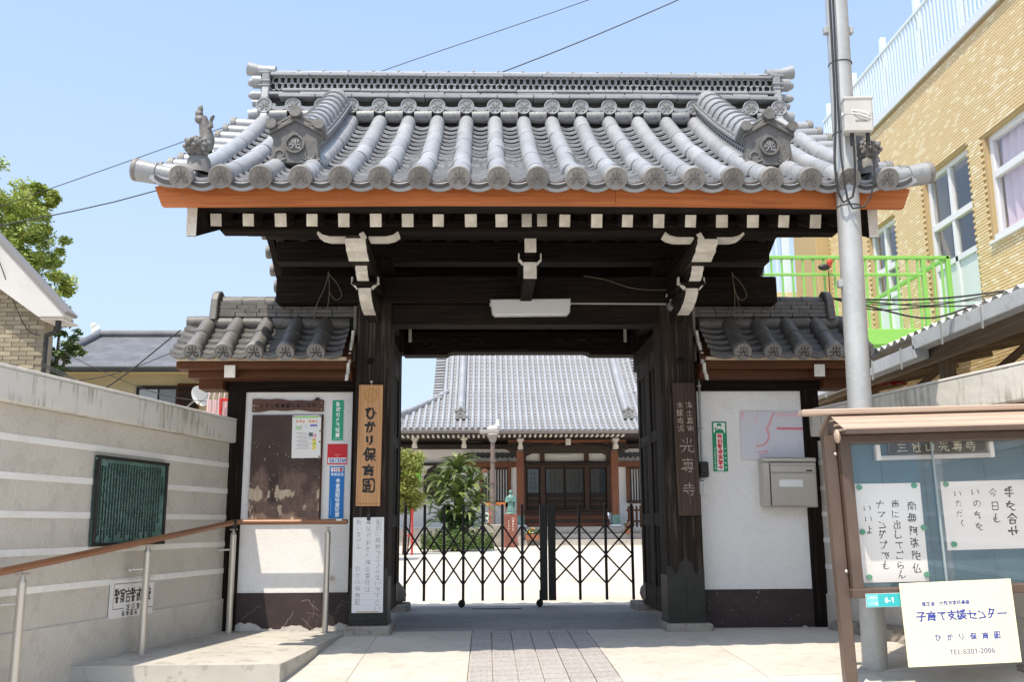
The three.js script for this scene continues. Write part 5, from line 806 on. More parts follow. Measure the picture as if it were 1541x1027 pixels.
  part('wall_plate', slab(-7, 0.9, 3.95, 4.15, -33.4, -33.2, 0.01), hdark, hall); part('wall_plate', slab(5.1, 9.5, 3.95, 4.15, -33.4, -33.2, 0.01), hdark, hall); part('head_beam', slab(-7, 9.5, 3.3, 3.42, -33.95, -33.8, 0.005), hdark, hall);
  part('frieze', [slab(-7, 9.5, 4.12, 4.32, -33.6, -33.5, 0)], hdark, hall);
  const br = (x, y, z) => { part('bracket', [slab(x - 0.07, x + 0.07, y - 0.3, y, z - 0.5, z, 0.01), slab(x - 0.13, x + 0.13, y - 0.1, y, z - 0.4, z + 0.02, 0.01), slab(x - 0.1, x + 0.1, y - 0.42, y - 0.28, z - 0.4, z - 0.02, 0.01)], M.whitePaint, hall); };
  br(-3.2, 4.3, -31.6); br(-1.2, 4.3, -31.6); part('bracket_arm', slab(-1.1, -0.5, 4.1, 4.16, -31.9, -31.8, 0.01), hdark, hall);
  for (const [x, d] of [[1.08, 0], [4.93, 0]]) br(x, 4.22, -31.3);
  part('bracket', slab(2.9, 3.1, 3.95, 4.2, -31.4, -31.2, 0.01), M.whitePaint, hall);
  // walls
  part('wall', [slab(-7, 1.3, 0.7, 4.2, -34.3, -34, 0), slab(4.95, 9.5, 0.7, 4.2, -34.3, -34, 0), slab(1.3, 4.95, 3.36, 4.2, -34.3, -34.05, 0)], M.plaster, hall);
  part('podium', slab(-9, 11, -0.1, 0.68, -36, -31.9, 0.02), std({ map: blotch([0.34, 0.31, 0.27], [0.46, 0.42, 0.37], 820, 1.2, 0.4, [0.2, 0.18, 0.16]), roughness: 0.9 }), hall);
  // porch: posts, carved beam, frog-leg strut
  for (const [x, s] of [[1.08, -1], [4.93, 1]]) {
    const p = part('porch_post', slab(x - 0.15, x + 0.15, 0.86, 3.75, -32.15, -31.85, 0.02), hred, hall); part('metal_shoe', slab(x - 0.158, x + 0.158, 0.78, 1.18, -32.158, -31.842, 0.01), M.verdigris, p); part('post_stone', lathe([[0.2, 0.12], [0.27, 0.08], [0.27, 0], [0, 0]], 16).translate(x, 0.68, -32), M.stripe, p);
    part('carved_nose', ext(shape([[0, 0.05], [0.2, 0.08], [0.34, 0.2], [0.46, 0.25], [0.38, 0.28], [0.44, 0.36], [0.2, 0.33], [0, 0.36]].map(([a, b]) => [s * a, b])), 0.16, 0.01).translate(x + s * 0.14, 3.58, -32.08), hdark, p);
    part('bearer', [slab(x - 0.5, x + 0.5, 4.02, 4.1, -32.0, -31.8, 0.02), slab(x - 0.3, x + 0.3, 3.92, 4.02, -32.05, -31.8, 0.02), slab(x - 0.16, x + 0.16, 3.78, 3.92, -32.1, -31.75, 0.02)], hdark, hall);
  }
  const kb = part('carved_beam', ext(shape([[1.2, 3.72], [1.5, 3.66], [4.5, 3.66], [4.8, 3.72], [4.8, 3.95], [4.5, 4.0], [1.5, 4.0], [1.2, 3.95]]), 0.2, 0.02).translate(0, 0, -32.1), hdark, hall);
  for (const s of [-1, 1]) { part('carved_scroll', tube([V(3 + s * 1.55, 3.75, -31.88), V(3 + s * 1.4, 3.85, -31.88), V(3 + s * 1.5, 3.93, -31.88), V(3 + s * 1.6, 3.87, -31.88), V(3 + s * 1.52, 3.83, -31.88)], 0.018, 20, 5), hwood, kb); part('knee_brace', ext(shape([[0, 0], [s * 0.35, 0.15], [s * 0.34, 0.2], [0, 0.2]]), 0.12, 0.01).translate(3 - s * 1.78, 3.5, -32.06), hdark, kb); }
  part('porch_purlin', slab(0.6, 5.4, 4.1, 4.2, -31.95, -31.8, 0.01), hred, hall); part('frog_leg_strut', ext(shape([[-0.7, 0], [-0.4, 0.02], [0, 0.2], [0.4, 0.02], [0.7, 0], [0.4, 0.12], [0.15, 0.26], [-0.15, 0.26], [-0.4, 0.12]]), 0.1, 0.01).translate(3.0, 3.99, -32.0), hwood, hall);
  part('lintel', slab(1.2, 5.0, 3.34, 3.46, -34.02, -33.9, 0.01), hwood, hall); part('lower_lintel', slab(1.2, 5.0, 3.2, 3.34, -34.04, -33.92, 0.01), hwood, hall); part('sill', slab(1.2, 5.0, 1.3, 1.43, -34.0, -33.85, 0.01), hwood, hall);
  for (const x of [1.3, 2.1, 4.0, 4.95]) part('door_post', slab(x - 0.1, x + 0.1, 1.3, 3.8, -34.06, -33.9, 0.01), hwood, hall);
  part('porch_light', slab(2.55, 3.35, 3.66, 3.74, -33.8, -33.7, 0.02), M.white, hall);
  part('dark_backing', slab(1.2, 5.0, 1.3, 3.4, -34.3, -34.12, 0), M.black, hall);  // black slab added behind the doors, standing in for shade
  const paper = std({ color: rgb(0.16, 0.165, 0.17), roughness: 0.2 });
  for (const [a, b] of [[1.4, 2.0], [2.2, 3.05], [3.05, 3.9], [4.1, 4.85]]) {
    const d = part('sliding_door', slab(a + 0.01, b - 0.01, 1.43, 3.2, -34.1, -34.02, 0.01), hdark, hall); part('door_pane', slab(a + 0.07, b - 0.07, 2.14, 3.14, -34.02, -34.012, 0), M.darkGlass, d);
    const n = b - a > 0.8 ? 3 : 2; for (let i = 1; i <= n; i++) part('muntin', slab(a + 0.07 + i * (b - a - 0.14) / (n + 1) - 0.008, a + 0.07 + i * (b - a - 0.14) / (n + 1) + 0.008, 2.14, 3.14, -34.013, -34.0, 0), hwood, d); for (let i = 1; i < 5; i++) part('muntin', slab(a + 0.07, b - 0.07, 2.14 + i * 0.2 - 0.008, 2.14 + i * 0.2 + 0.008, -34.014, -34.002, 0), hwood, d);
    for (let i = 0; i < 5; i++) part('panel_board', slab(a + 0.06, b - 0.06, 1.47 + i * 0.125, 1.47 + i * 0.125 + 0.118, -34.02, -34.005, 0.006), i % 2 ? hwood : hdark, d);
  }
  for (let i = 0; i < 4; i++) part('porch_step', slab(1.25, 4.8, 0.7, 0.86 + i * 0.15, -34.0, -32.5 - i * 0.33, 0.015), i % 2 ? hwood : hred, hall);
  // side bays: small tiled pent roofs, latticed windows, left arched window
  for (const [a, b] of [[-1.3, 1.0], [5.2, 8.5]]) { part('pent_roof', boxUV(sheet(30, 2, (i, j) => V(lerp(a, b, i), lerp(3.55, 3.85, j) + 0.03 * Math.cos(i * (b - a) * 30), lerp(-33.5, -34, j)))), tileB, hall); for (let x = a + 0.1; x < b; x += 0.21) part('pent_end_tile', turned(cyl(0.055, 0.055, 0.05, 0, 0, 0, 12), Math.PI / 2).translate(x, 3.57, -33.5), M.discTile, hall); part('pent_beam', slab(a, b, 3.22, 3.44, -34, -33.7, 0.01), hred, hall); }
  for (const [a, b] of [[-0.55, 0.62], [5.75, 8.2]]) { const w = part('window', slab(a, b, 1.78, 3.2, -34.02, -33.96, 0.01), M.black, hall); for (const x of [a - 0.06, b]) part('frame', slab(x, x + 0.14, 1.7, 3.22, -34, -33.9, 0.01), hred, w); part('frame', slab(a, b, 1.68, 1.8, -34, -33.88, 0.01), hwood, w); part('frame', slab(a, b, 3.12, 3.24, -34, -33.88, 0.01), hwood, w); for (let x = a + 0.16; x < b - 0.06; x += 0.115) part('lattice_bar', slab(x, x + 0.05, 1.8, 3.12, -33.95, -33.91, 0.003), std({ color: rgb(0.5, 0.49, 0.47), roughness: 0.8 }), w); }
  part('arched_window', ext(shape([[-0.5, 0], [-0.46, 0.9], [-0.3, 1.25], [0, 1.42], [0.3, 1.25], [0.46, 0.9], [0.5, 0]]), 0.08, 0.01).translate(-2.5, 1.9, -34.02), hdark, hall);
  part('downpipe_funnel', slab(0.62, 0.66, 3.4, 3.6, -33.95, -33.9, 0), gut, hall);
  // stone steps before the porch
  const st = thing('stone_steps', 'pale stone steps leading up to the hall porch', 'steps', [0, 0, 0]); const sc = std({ map: blotch([0.34, 0.31, 0.28], [0.46, 0.43, 0.39], 830, 1.1, 0.5, [0.2, 0.18, 0.17]), roughness: 0.9 });
  [[0.22, -30.75], [0.45, -31.1], [0.68, -31.45]].forEach(([y, z], i) => part('step', slab(1.1, 6.2, i ? y - 0.22 : -0.05, y, -31.9, z, 0.015), sc, st));
  single('stone_platform', slab(-1.0, 1.09, -0.05, 0.7, -32, -30.6, 0.02), sc, 'stone platform beside the hall steps, behind the palm-like cycad', 'platform');
}
// ---------------------------------------------------------------- things in the courtyard
{ // downpipe with a hopper at the corner of the porch eave
  const gut = std({ color: rgb(0.16, 0.12, 0.105), roughness: 0.55 });
  const o = thing('downpipe', 'tall brown downpipe with a wide hopper in front of the hall eave', 'downpipe', [-0.05, 0, -29.4]);
  part('pipe', [cyl(0.085, 0.095, 3.2, 0, 2.4, 0, 14)], gut, o); part('collar', cyl(0.13, 0.13, 0.07, 0.02, 2.4, 0, 14), gut, o); part('collar', cyl(0.13, 0.13, 0.07, 0.02, 3.2, 0, 14), gut, o);
  part('hopper', [lathe([[0.09, 3.9], [0.15, 4.0], [0.15, 4.1], [0.25, 4.15], [0.25, 4.22], [0, 4.22]], 16), slab(-0.5, 0.25, 4.22, 4.36, -0.2, 0.18, 0.02)], std({ color: rgb(0.3, 0.27, 0.25), roughness: 0.5 }), o); part('stone_foot', slab(-0.45, 0.45, 0, 0.82, -0.4, 0.4, 0.03), M.stone, o);
  part('lion_ornament', [ball(0.13, 0, 4.44, 0, 1.6, 0.8, 1), ball(0.09, 0.18, 4.56, 0), ball(0.06, 0.2, 4.7, 0, 0.8, 1.4, 0.8)], M.stripe, o);
  const l = thing('garden_lantern', 'small hooded lantern half hidden behind the cycad', 'lantern', [-0.36, 2.38, -26]); part('lamp_glass', lathe([[0.05, 0], [0.09, 0.2], [0.001, 0.2]], 10), M.white, l); part('hood', lathe([[0.0, 0.34], [0.04, 0.33], [0.19, 0.2], [0.19, 0.18], [0, 0.2]], 14), M.eaveWood, l); part('post', cyl(0.025, 0.03, 2.4, 0, -1.19, 0, 8), M.black, l);
}
{ // robed statue on a red-brown plinth
  const o = thing('monk_statue', 'small green bronze statue of a robed standing figure on a red brown plinth', 'statue', [0.585, 0, -28]);
  part('plinth', slab(-0.24, 0.24, 0, 1.2, -0.2, 0.2, 0.015), std({ map: blotch([0.17, 0.055, 0.04], [0.25, 0.09, 0.065], 840, 0.6), roughness: 0.5 }), o);
  const t = canvas(128, 192, (x, w, h) => { x.clearRect(0, 0, w, h); x.strokeStyle = '#d9c3b4'; vtext(x, '光專寺今日', 88, 20, 30, 22, 3); vtext(x, '手合声仏一', 40, 50, 26, 16, 2.4); });
  part('inscription', face(0.4, 0.62, 0, 0.78, 0.202), std({ map: t, transparent: true, roughness: 0.8 }), o);
  const g = []; const rob = new THREE.LatheGeometry([[0.001, 0], [0.15, 0], [0.16, 0.03], [0.13, 0.12], [0.125, 0.3], [0.14, 0.42], [0.15, 0.5], [0.13, 0.58], [0.06, 0.635], [0.04, 0.66], [0.001, 0.66]].map((p) => new THREE.Vector2(...p)), 28), p = rob.attributes.position;
  for (let i = 0; i < p.count; i++) { const y = p.getY(i), a = Math.atan2(p.getZ(i), p.getX(i)), k = 1 + 0.07 * Math.sin(a * 9) * (1 - sm(0.35, 0.6, y)); p.setXYZ(i, p.getX(i) * k, y, p.getZ(i) * k * 0.78); } rob.computeVertexNormals(); g.push(boxUV(rob));
  g.push(ball(0.07, 0, 0.735, 0.01, 0.85, 1.08, 0.95, 16), ball(0.013, 0, 0.73, 0.078), ball(0.016, -0.062, 0.735, 0), ball(0.016, 0.062, 0.735, 0), cyl(0.03, 0.035, 0.05, 0, 0.66, 0, 10));
  for (const s of [-1, 1]) { g.push(rod(V(s * 0.13, 0.56, 0), V(s * 0.165, 0.38, 0.04), 0.045, 10, 0.05)); g.push(rod(V(s * 0.165, 0.38, 0.04), V(s * 0.03, 0.42, 0.13), 0.05, 10, 0.03)); g.push(ext(shape([[0, 0], [0.06, 0], [0.07, -0.2], [0.01, -0.22]]), 0.05, 0.01).scale(s, 1, 1).translate(s * 0.12, 0.4, 0.02)); g.push(ball(0.025, s * 0.018, 0.43, 0.14)); }
  part('figure', g, M.verdigris, o, [0, 1.24, 0]); part('lotus_base', cyl(0.2, 0.22, 0.05, 0, 1.22, 0, 18), M.verdigris, o);
}
{ // cycad
  const o = thing('cycad', 'large bushy cycad with arching feathery fronds in front of the hall', 'cycad', [-1.25, 0, -24]);
  part('trunk', [rod(V(0, 0, 0), V(0.1, 2.0, 0), 0.2, 10, 0.16), rod(V(0, 0.2, 0), V(-0.35, 1.4, 0.2), 0.16, 10, 0.14), rod(V(0, 0.2, 0), V(0.5, 1.2, 0.2), 0.16, 10, 0.13)], std({ map: blotch([0.05, 0.035, 0.025], [0.12, 0.09, 0.06], 850, 0.5), roughness: 0.95 }), o);
  const frondG = [0, 1, 2].map((v) => {
    const t = [], L = 1.0, n = 46, at = (s) => V(s * L * (1 - 0.12 * s), 0.16 * Math.sin(s * 2.2) * (v === 0 ? 1 : v === 1 ? 1.5 : 0.6) - 0.34 * s * s * s, 0);
    for (let i = 2; i < n; i++) { const s = i / n, c = at(s), l = 0.115 * Math.sin(Math.PI * Math.min(1, s * 0.93 + 0.05)) + 0.04, d = at(Math.min(1, s + 0.02)).sub(c).normalize(); for (const q of [-1, 1]) { const tip = c.clone().add(V(l * 0.55, l * 0.28, q * l * 0.8)), w = d.clone().multiplyScalar(0.013); t.push(...c.clone().sub(w).toArray(), ...tip.toArray(), ...c.clone().add(w).toArray()); } }
    for (let i = 0; i < n; i++) { const a = at(i / n), b = at((i + 1) / n); t.push(a.x, a.y, -0.01, b.x, b.y, -0.01, b.x, b.y + 0.006, 0.01, a.x, a.y, -0.01, b.x, b.y + 0.006, 0.01, a.x, a.y, 0.01); }
    return boxUV(rawGeo(t));
  });
  const leaf = [[0.075, 0.13, 0.026], [0.12, 0.175, 0.034], [0.17, 0.22, 0.05], [0.05, 0.1, 0.026]].map((c) => phys({ color: rgb(...c), roughness: 0.5, transmission: 0.2, thickness: 0, side: THREE.DoubleSide }));
  const heads = [[0.05, 2.45, 0, 0.95, 44], [-0.35, 2.0, 0.2, 0.9, 38], [0.45, 1.95, 0.2, 0.85, 38], [0.0, 1.65, 0.45, 0.95, 40], [-0.55, 1.4, 0.3, 0.8, 32], [0.65, 1.35, 0.3, 0.75, 32], [0.1, 1.05, 0.55, 0.85, 36], [-0.4, 0.85, 0.5, 0.75, 28], [0.5, 0.75, 0.5, 0.75, 28], [0.0, 0.5, 0.6, 0.7, 26]];
  for (const [x, y, z, s, n] of heads) for (let i = 0; i < n * 0.9; i++) { const f = part('frond', frondG[i % 3], leaf[y < 1 ? 3 : (rnd() * 3) | 0], o, [x + rr(-0.05, 0.05), y, z]); f.rotation.order = 'YZX'; f.rotation.set(rr(-0.3, 0.3), i * 2.4 + rr(-0.2, 0.2), lerp(1.3, -0.15, Math.pow(i / n / 0.9, 0.8)) + rr(-0.1, 0.1)); f.scale.setScalar(s * rr(0.8, 1.1)); }  // low heads take a darker green, painted in as shade inside the plant
}
function leafCloud(n, place, size, m) { // many small folded leaves
  const p = new Float32Array(n * 18), nn = [], col = new Float32Array(n * 18), a = V(), q = new THREE.Quaternion(), e = new THREE.Euler();
  for (let i = 0; i < n; i++) { const c = place(i), s = size * rr(0.6, 1.25); e.set(rr(-1.2, 1.2), rr(0, 6.28), rr(-1.2, 1.2)); q.setFromEuler(e); const L = [[0, 0, -1], [0.45, 0.12, 0], [0, 0, 1], [0, 0, -1], [0, 0, 1], [-0.45, 0.12, 0]], t = rr(0.75, 1.25), w = rr(-0.15, 0.15); L.forEach((v, k) => { a.set(...v).multiplyScalar(s).applyQuaternion(q); p.set([c.x + a.x, c.y + a.y, c.z + a.z], i * 18 + k * 3); col.set([t + w, t, t - w], i * 18 + k * 3); }); }
  const g = new THREE.BufferGeometry(); g.setAttribute('position', new THREE.BufferAttribute(p, 3)); g.setAttribute('color', new THREE.BufferAttribute(col, 3)); g.computeVertexNormals(); return g;
}
const leafMat = (r, g, b) => phys({ color: rgb(r, g, b), vertexColors: true, roughness: 0.6, transmission: 0.3, thickness: 0, side: THREE.DoubleSide });
const inBall = () => { for (;;) { const v = V(rr(-1, 1), rr(-1, 1), rr(-1, 1)); if (v.lengthSq() < 1) return v; } };
{
  const gc = part(numbered('ground_cover'), leafCloud(5200, () => { const a = rr(0, 6.28), r = Math.sqrt(rnd()); return V(-1.2 + Math.cos(a) * r * 1.15, 0.06 + rnd() * (0.85 - 0.35 * r) * (0.75 + 0.25 * Math.sin(a * 5)), -23.2 + Math.sin(a) * r * 0.8); }, 0.05, null), leafMat(0.1, 0.17, 0.03), scene); tag(gc, 'low leafy ground cover around the foot of the cycad', 'ground cover'); gc.userData.kind = 'stuff';
  const b = thing('bamboo_bush', 'yellow green feathery bush at the left edge of the gate passage', 'bush', [-2.6, 0, -20]);
  const blobs = Array.from({ length: 60 }, () => V(rr(-0.5, 0.4), rr(1.15, 2.75), rr(-0.4, 0.4)));
  part('foliage', leafCloud(13000, (i) => { const c = blobs[i % 60]; return inBall().add(inBall()).multiplyScalar(0.16).multiply(V(1, 0.8, 1)).add(c); }, 0.045), leafMat(0.26, 0.29, 0.045), b); part('stem', rod(V(0, 0, 0), V(0.05, 1.6, 0), 0.03, 8), M.eaveWood, b); part('stem', rod(V(0.12, 0, 0.1), V(0.25, 1.7, 0), 0.02, 8), M.eaveWood, b);
  single('red_stake', [cyl(0.03, 0.03, 1.25, -2.33, 0.62, -19.6, 8), slab(-2.5, -2.3, 0.5, 0.54, -19.62, -19.58, 0)], std({ color: rgb(0.45, 0.03, 0.03), roughness: 0.5 }), 'thin red post at the foot of the yellow green bush', 'post');
  single('green_screen', slab(-2.75, -2.2, 1.9, 2.85, -21.05, -21.0, 0.005), std({ color: rgb(0.16, 0.45, 0.05), roughness: 0.5 }), 'bright green panel behind the yellow green bush', 'panel');
  const terra = std({ map: blotch([0.25, 0.09, 0.045], [0.36, 0.14, 0.07], 860, 0.4), roughness: 0.8 });
  const flowers = (name, label, x, y, z, w, col) => {
    const o = thing('planter', label, 'planter', [x, y, z]); part('pot', ext(shape([[-w, 0.2], [-w * 0.86, 0], [w * 0.86, 0], [w, 0.2]]), 0.26, 0.01).translate(0, 0, -0.13), terra, o);
    part('leaves', leafCloud(260, () => V(rr(-w, w), 0.2 + rnd() * 0.2, rr(-0.15, 0.15)), 0.04), leafMat(0.09, 0.15, 0.03), o);
    for (let i = 0; i < 16; i++) part('flower', ball(rr(0.025, 0.045), rr(-w, w) * 0.95, rr(0.25, 0.44), rr(-0.05, 0.17), 1, 0.6, 1, 6), col[(rnd() * col.length) | 0], o);
  };
  const F = (r, g, bb) => std({ color: rgb(r, g, bb), roughness: 0.7 }), yel = F(0.8, 0.55, 0.03), ora = F(0.75, 0.25, 0.03), whi = F(0.75, 0.73, 0.68), red = F(0.55, 0.04, 0.04);
  flowers('p', 'terracotta trough of yellow and orange flowers left of the hall steps', 1.5, 0.23, -30.55, 0.3, [yel, yel, ora, whi]);
  flowers('p', 'small pot with red flowers at the right end of the hall steps', 5.3, 0.45, -31.0, 0.14, [red, red, whi]); flowers('p', 'pot of pale and yellow flowers at the far right of the hall steps', 6.02, 0.23, -30.6, 0.22, [whi, yel, whi]);
  const fe = thing('picket_fence', 'low dark wooden picket fence at the right of the hall porch', 'fence', [5.45, 0.68, -32.2]); for (let i = 0; i < 14; i++) part('picket', slab(i * 0.16, i * 0.16 + 0.09, 0, 0.85 + 0.02 * (i % 2), 0, 0.03, 0.006), M.eaveWood, fe); for (const y of [0.2, 0.65]) part('rail', slab(-0.05, 2.3, y, y + 0.07, -0.03, 0, 0.004), M.eaveWood, fe);
  const wf = thing('wooden_stand', 'orange wooden stand left of the bronze statue', 'stand', [0.0, 0.7, -30.9]); for (const x of [-0.2, 0.45]) part('leg', slab(x, x + 0.1, 0, 0.85, 0, 0.1, 0.005), M.fascia, wf); part('top', slab(-0.35, 0.62, 0.85, 0.97, -0.1, 0.2, 0.005), M.fascia, wf); part('scroll', boxUV(new THREE.TorusGeometry(0.1, 0.02, 6, 18)).translate(-0.3, 0.45, 0.15), M.white, wf); part('scroll', boxUV(new THREE.TorusGeometry(0.08, 0.02, 6, 18)).translate(-0.3, 0.25, 0.15), M.white, wf);
  const aw = thing('side_eave', 'pale metal porch eave at the right edge of the passage, in front of the hall', 'roof', [5.75, 2.7, -29.5]); part('eave_sheet', [bar(V(0.05, -0.05, 0), V(1.6, 0.35, 0), 0.5, 0.05), bar(V(0.1, 0.05, 0.1), V(1.6, 0.48, 0.1), 0.1, 0.08)], std({ color: rgb(0.6, 0.62, 0.64), roughness: 0.4 }), aw); part('brace', bar(V(0.35, -0.12, 0), V(1.5, -0.45, 0), 0.08, 0.06), M.galv, aw);
}

// ---------------------------------------------------------------- glazed notice case, pole and sign on the right
{
  const Z = 2.3, o = thing('notice_case', 'brown framed glazed notice case with a small pitched roof on posts, right of the gate', 'notice case', [0, 0, 0]);
  const br = std({ map: blotch([0.088, 0.06, 0.047], [0.12, 0.082, 0.064], 900, 0.6, 0.2, [0.09, 0.05, 0.04]), roughness: 0.38 }), tan = std({ map: blotch([0.40, 0.30, 0.235], [0.47, 0.36, 0.285], 901, 0.8, 0.2, [0.36, 0.24, 0.17]), roughness: 0.5 });
  const blue = std({ map: blotch([0.045, 0.115, 0.165], [0.065, 0.15, 0.205], 902, 0.8, 0.15, [0.1, 0.19, 0.24]), roughness: 0.7, bumpMap: coarseBump, bumpScale: 0.003 });
  const tl = 0.024, A = (g) => g.translate(-1.5, -1.2, -Z).rotateZ(tl).translate(1.5, 1.2, Z);
  const P = (n, g, m, par = o) => part(n, A(g), m, par);
  P('post', slab(1.455, 1.515, -0.6, 1.24, Z - 0.10, Z - 0.04, 0.004), br); P('post', slab(2.78, 2.84, -0.7, 1.24, Z - 0.10, Z - 0.04, 0.004), br);
  P('frame_side', slab(1.52, 1.575, 0.42, 1.2, Z - 0.12, Z, 0.005), br); P('frame_side', slab(2.72, 2.765, 0.42, 1.2, Z - 0.12, Z, 0.005), br);
  P('frame_bottom', slab(1.51, 2.77, 0.42, 0.465, Z - 0.12, Z + 0.008, 0.005), br); P('frame_top', slab(1.52, 2.77, 1.19, 1.235, Z - 0.12, Z, 0.005), br); P('back_panel', slab(1.575, 2.72, 0.465, 1.19, Z - 0.12, Z - 0.095, 0.002), blue);
  for (const x of [1.76, 1.98, 2.3, 2.52]) P('panel_seam', slab(x, x + 0.006, 0.466, 1.189, Z - 0.096, Z - 0.092, 0.001), std({ color: rgb(0.05, 0.12, 0.17), roughness: 0.7 }));
  P('glass_pane', slab(1.575, 2.05, 0.466, 1.189, Z - 0.03, Z - 0.026, 0), M.glass); P('glass_pane', slab(2.0, 2.72, 0.466, 1.189, Z - 0.018, Z - 0.014, 0), M.glass); P('pane_edge', slab(1.998, 2.006, 0.466, 1.189, Z - 0.026, Z - 0.012, 0.001), std({ color: rgb(0.3, 0.36, 0.38), roughness: 0.3 }));
  for (const y of [1.14, 0.55]) P('screw', ball(0.009, 1.505, y, Z - 0.037, 1, 1, 0.6, 8), M.steel);
  // roof: three tan cladding boards, ridge cap, fascia, gable ornament
  for (let i = 0; i < 3; i++) { const z0 = Z + 0.11 - i * 0.062, y0 = 1.252 + i * 0.03; P('roof_board', bar(V(1.49, y0, z0), V(2.9, y0, z0), 0.075, 0.012, 0.003).translate(0, 0, 0).rotateX(0), tan); P('roof_board_face', boxUV(sheet(1, 1, (a, b) => V(lerp(1.488, 2.9, a), lerp(y0 + 0.006, y0 + 0.034, b), lerp(z0 + 0.036, z0 - 0.03, b))), 'x'), tan); }
  P('roof_underside', slab(1.50, 2.88, 1.235, 1.246, Z - 0.24, Z + 0.14, 0.002), br); P('roof_lip', slab(1.50, 2.9, 1.226, 1.252, Z + 0.12, Z + 0.15, 0.003), br);
  P('ridge_cap', slab(1.34, 2.9, 1.342, 1.372, Z - 0.075, Z - 0.0, 0.006), tan); P('roof_rear', boxUV(sheet(1, 1, (a, b) => V(lerp(1.49, 2.9, a), lerp(1.35, 1.25, b), lerp(Z - 0.07, Z - 0.24, b))), 'x'), tan);
  P('gable', turned(ext(shape([[-0.15, 1.245], [0.22, 1.245], [0.06, 1.345]]), 0.02, 0.002), 0, Math.PI / 2).translate(1.5, 0, Z), br); P('gable_ornament', ball(0.03, 1.49, 1.225, Z + 0.05, 0.5, 1.2, 1, 10), tan);
  glyph.brush = true;
  const paper = (label, x0, x1, y0, y1, draw, roll) => { const w = x1 - x0, h = y1 - y0, p = flatSign('paper_notice', label, 'notice', (x0 + x1) / 2, (y0 + y1) / 2, Z - 0.094, w, h, 0.0015, canvas(Math.round(w * 1300), Math.round(h * 1300), draw), M.white, roll); return p; };
  const ink = '#2c2a2e', pp = (x, w, h) => { fill(x, '#e6e4e2', 0, 0, w, h); for (let i = 0; i < 60; i++) { x.globalAlpha = 0.25; x.strokeStyle = rnd() > 0.5 ? '#d2d0d0' : '#f4f3f2'; x.lineWidth = rr(1, 4); x.beginPath(); const a = rnd() * w, b = h * rr(0.3, 1); x.moveTo(a, b); x.lineTo(a + rr(-50, 50), b + rr(-40, 40)); x.stroke(); } x.globalAlpha = 1; x.strokeStyle = ink; };
  paper('white paper with four columns of brush writing at the left of the notice case', 1.618, 1.962, 0.492, 0.992, (x, w, h) => { pp(x, w, h); const k = w / 445; vtext(x, '南無阿弥陀仏', 372 * k, 150 * k, 82 * k, 56 * k, 6 * k, 3); vtext(x, '声に出してごらん', 262 * k, 140 * k, 66 * k, 50 * k, 5.5 * k, 3); vtext(x, 'ナマンダブでも', 160 * k, 140 * k, 66 * k, 50 * k, 5.5 * k, 4); vtext(x, 'いいよ', 68 * k, 160 * k, 72 * k, 46 * k, 5 * k, 3); }, 0.012);
  paper('wide white paper with brush writing at the right of the notice case', 2.07, 2.66, 0.655, 1.005, (x, w, h) => { pp(x, w, h); vtext(x, '手を合せ', w * 0.60, 80, 88, 64, 9, 3); vtext(x, '今日も', w * 0.455, 85, 82, 54, 5.5, 3); vtext(x, 'いのちを', w * 0.30, 72, 76, 50, 5.5, 3); vtext(x, 'いただく', w * 0.14, 80, 66, 44, 4.5, 3); }, 0.02);
  const mg = std({ color: rgb(0.05, 0.3, 0.17), roughness: 0.4 });
  [[1.637, 0.972, 'upper left corner of the left paper'], [1.925, 0.98, 'upper right corner of the left paper'], [1.637, 0.745, 'left edge of the left paper'], [1.957, 0.765, 'right edge of the left paper'], [1.655, 0.518, 'lower left corner of the left paper'], [1.952, 0.53, 'lower right corner of the left paper'], [2.092, 0.985, 'upper left corner of the right paper'], [2.107, 0.68, 'lower left corner of the right paper']].forEach(([x, y, l]) => { const m = part(numbered('magnet'), turned(cyl(0.0135, 0.0145, 0.01, 0, 0, 0, 18), Math.PI / 2), mg, scene, [x, y, Z - 0.086]); tag(m, 'round green magnet at the ' + l + ' in the notice case', 'magnet', 'green magnets in the notice case'); });
  flatSign('case_nameplate', 'black name plate with pale characters under the roof of the notice case', 'name plate', 2.06, 1.185, Z - 0.09, 0.52, 0.085, 0.012, canvas(640, 104, (x, w, h) => { fill(x, '#15130f', 0, 0, w, h); x.strokeStyle = '#77765f'; x.lineWidth = 4; x.strokeRect(3, 3, w - 6, h - 6); x.strokeStyle = '#c6c3a8'; htext(x, '三社山光專寺', 92, 56, 90, 62, 6.5); }), M.black, tl);
  const tb = thing('tube_fitting', 'thin pale strip fitting below the black name plate in the notice case', 'lamp', [2.04, 1.128, Z - 0.07]); tb.rotation.z = tl; part('batten', slab(-0.3, 0.3, -0.012, 0.012, -0.012, 0.012, 0.003), std({ color: rgb(0.5, 0.5, 0.5), roughness: 0.4 }), tb); for (const x of [-0.3, 0.3]) part('bracket', slab(x - 0.012, x + 0.012, -0.012, 0.07, -0.02, 0.014, 0.003), M.white, tb);
  glyph.brush = false;
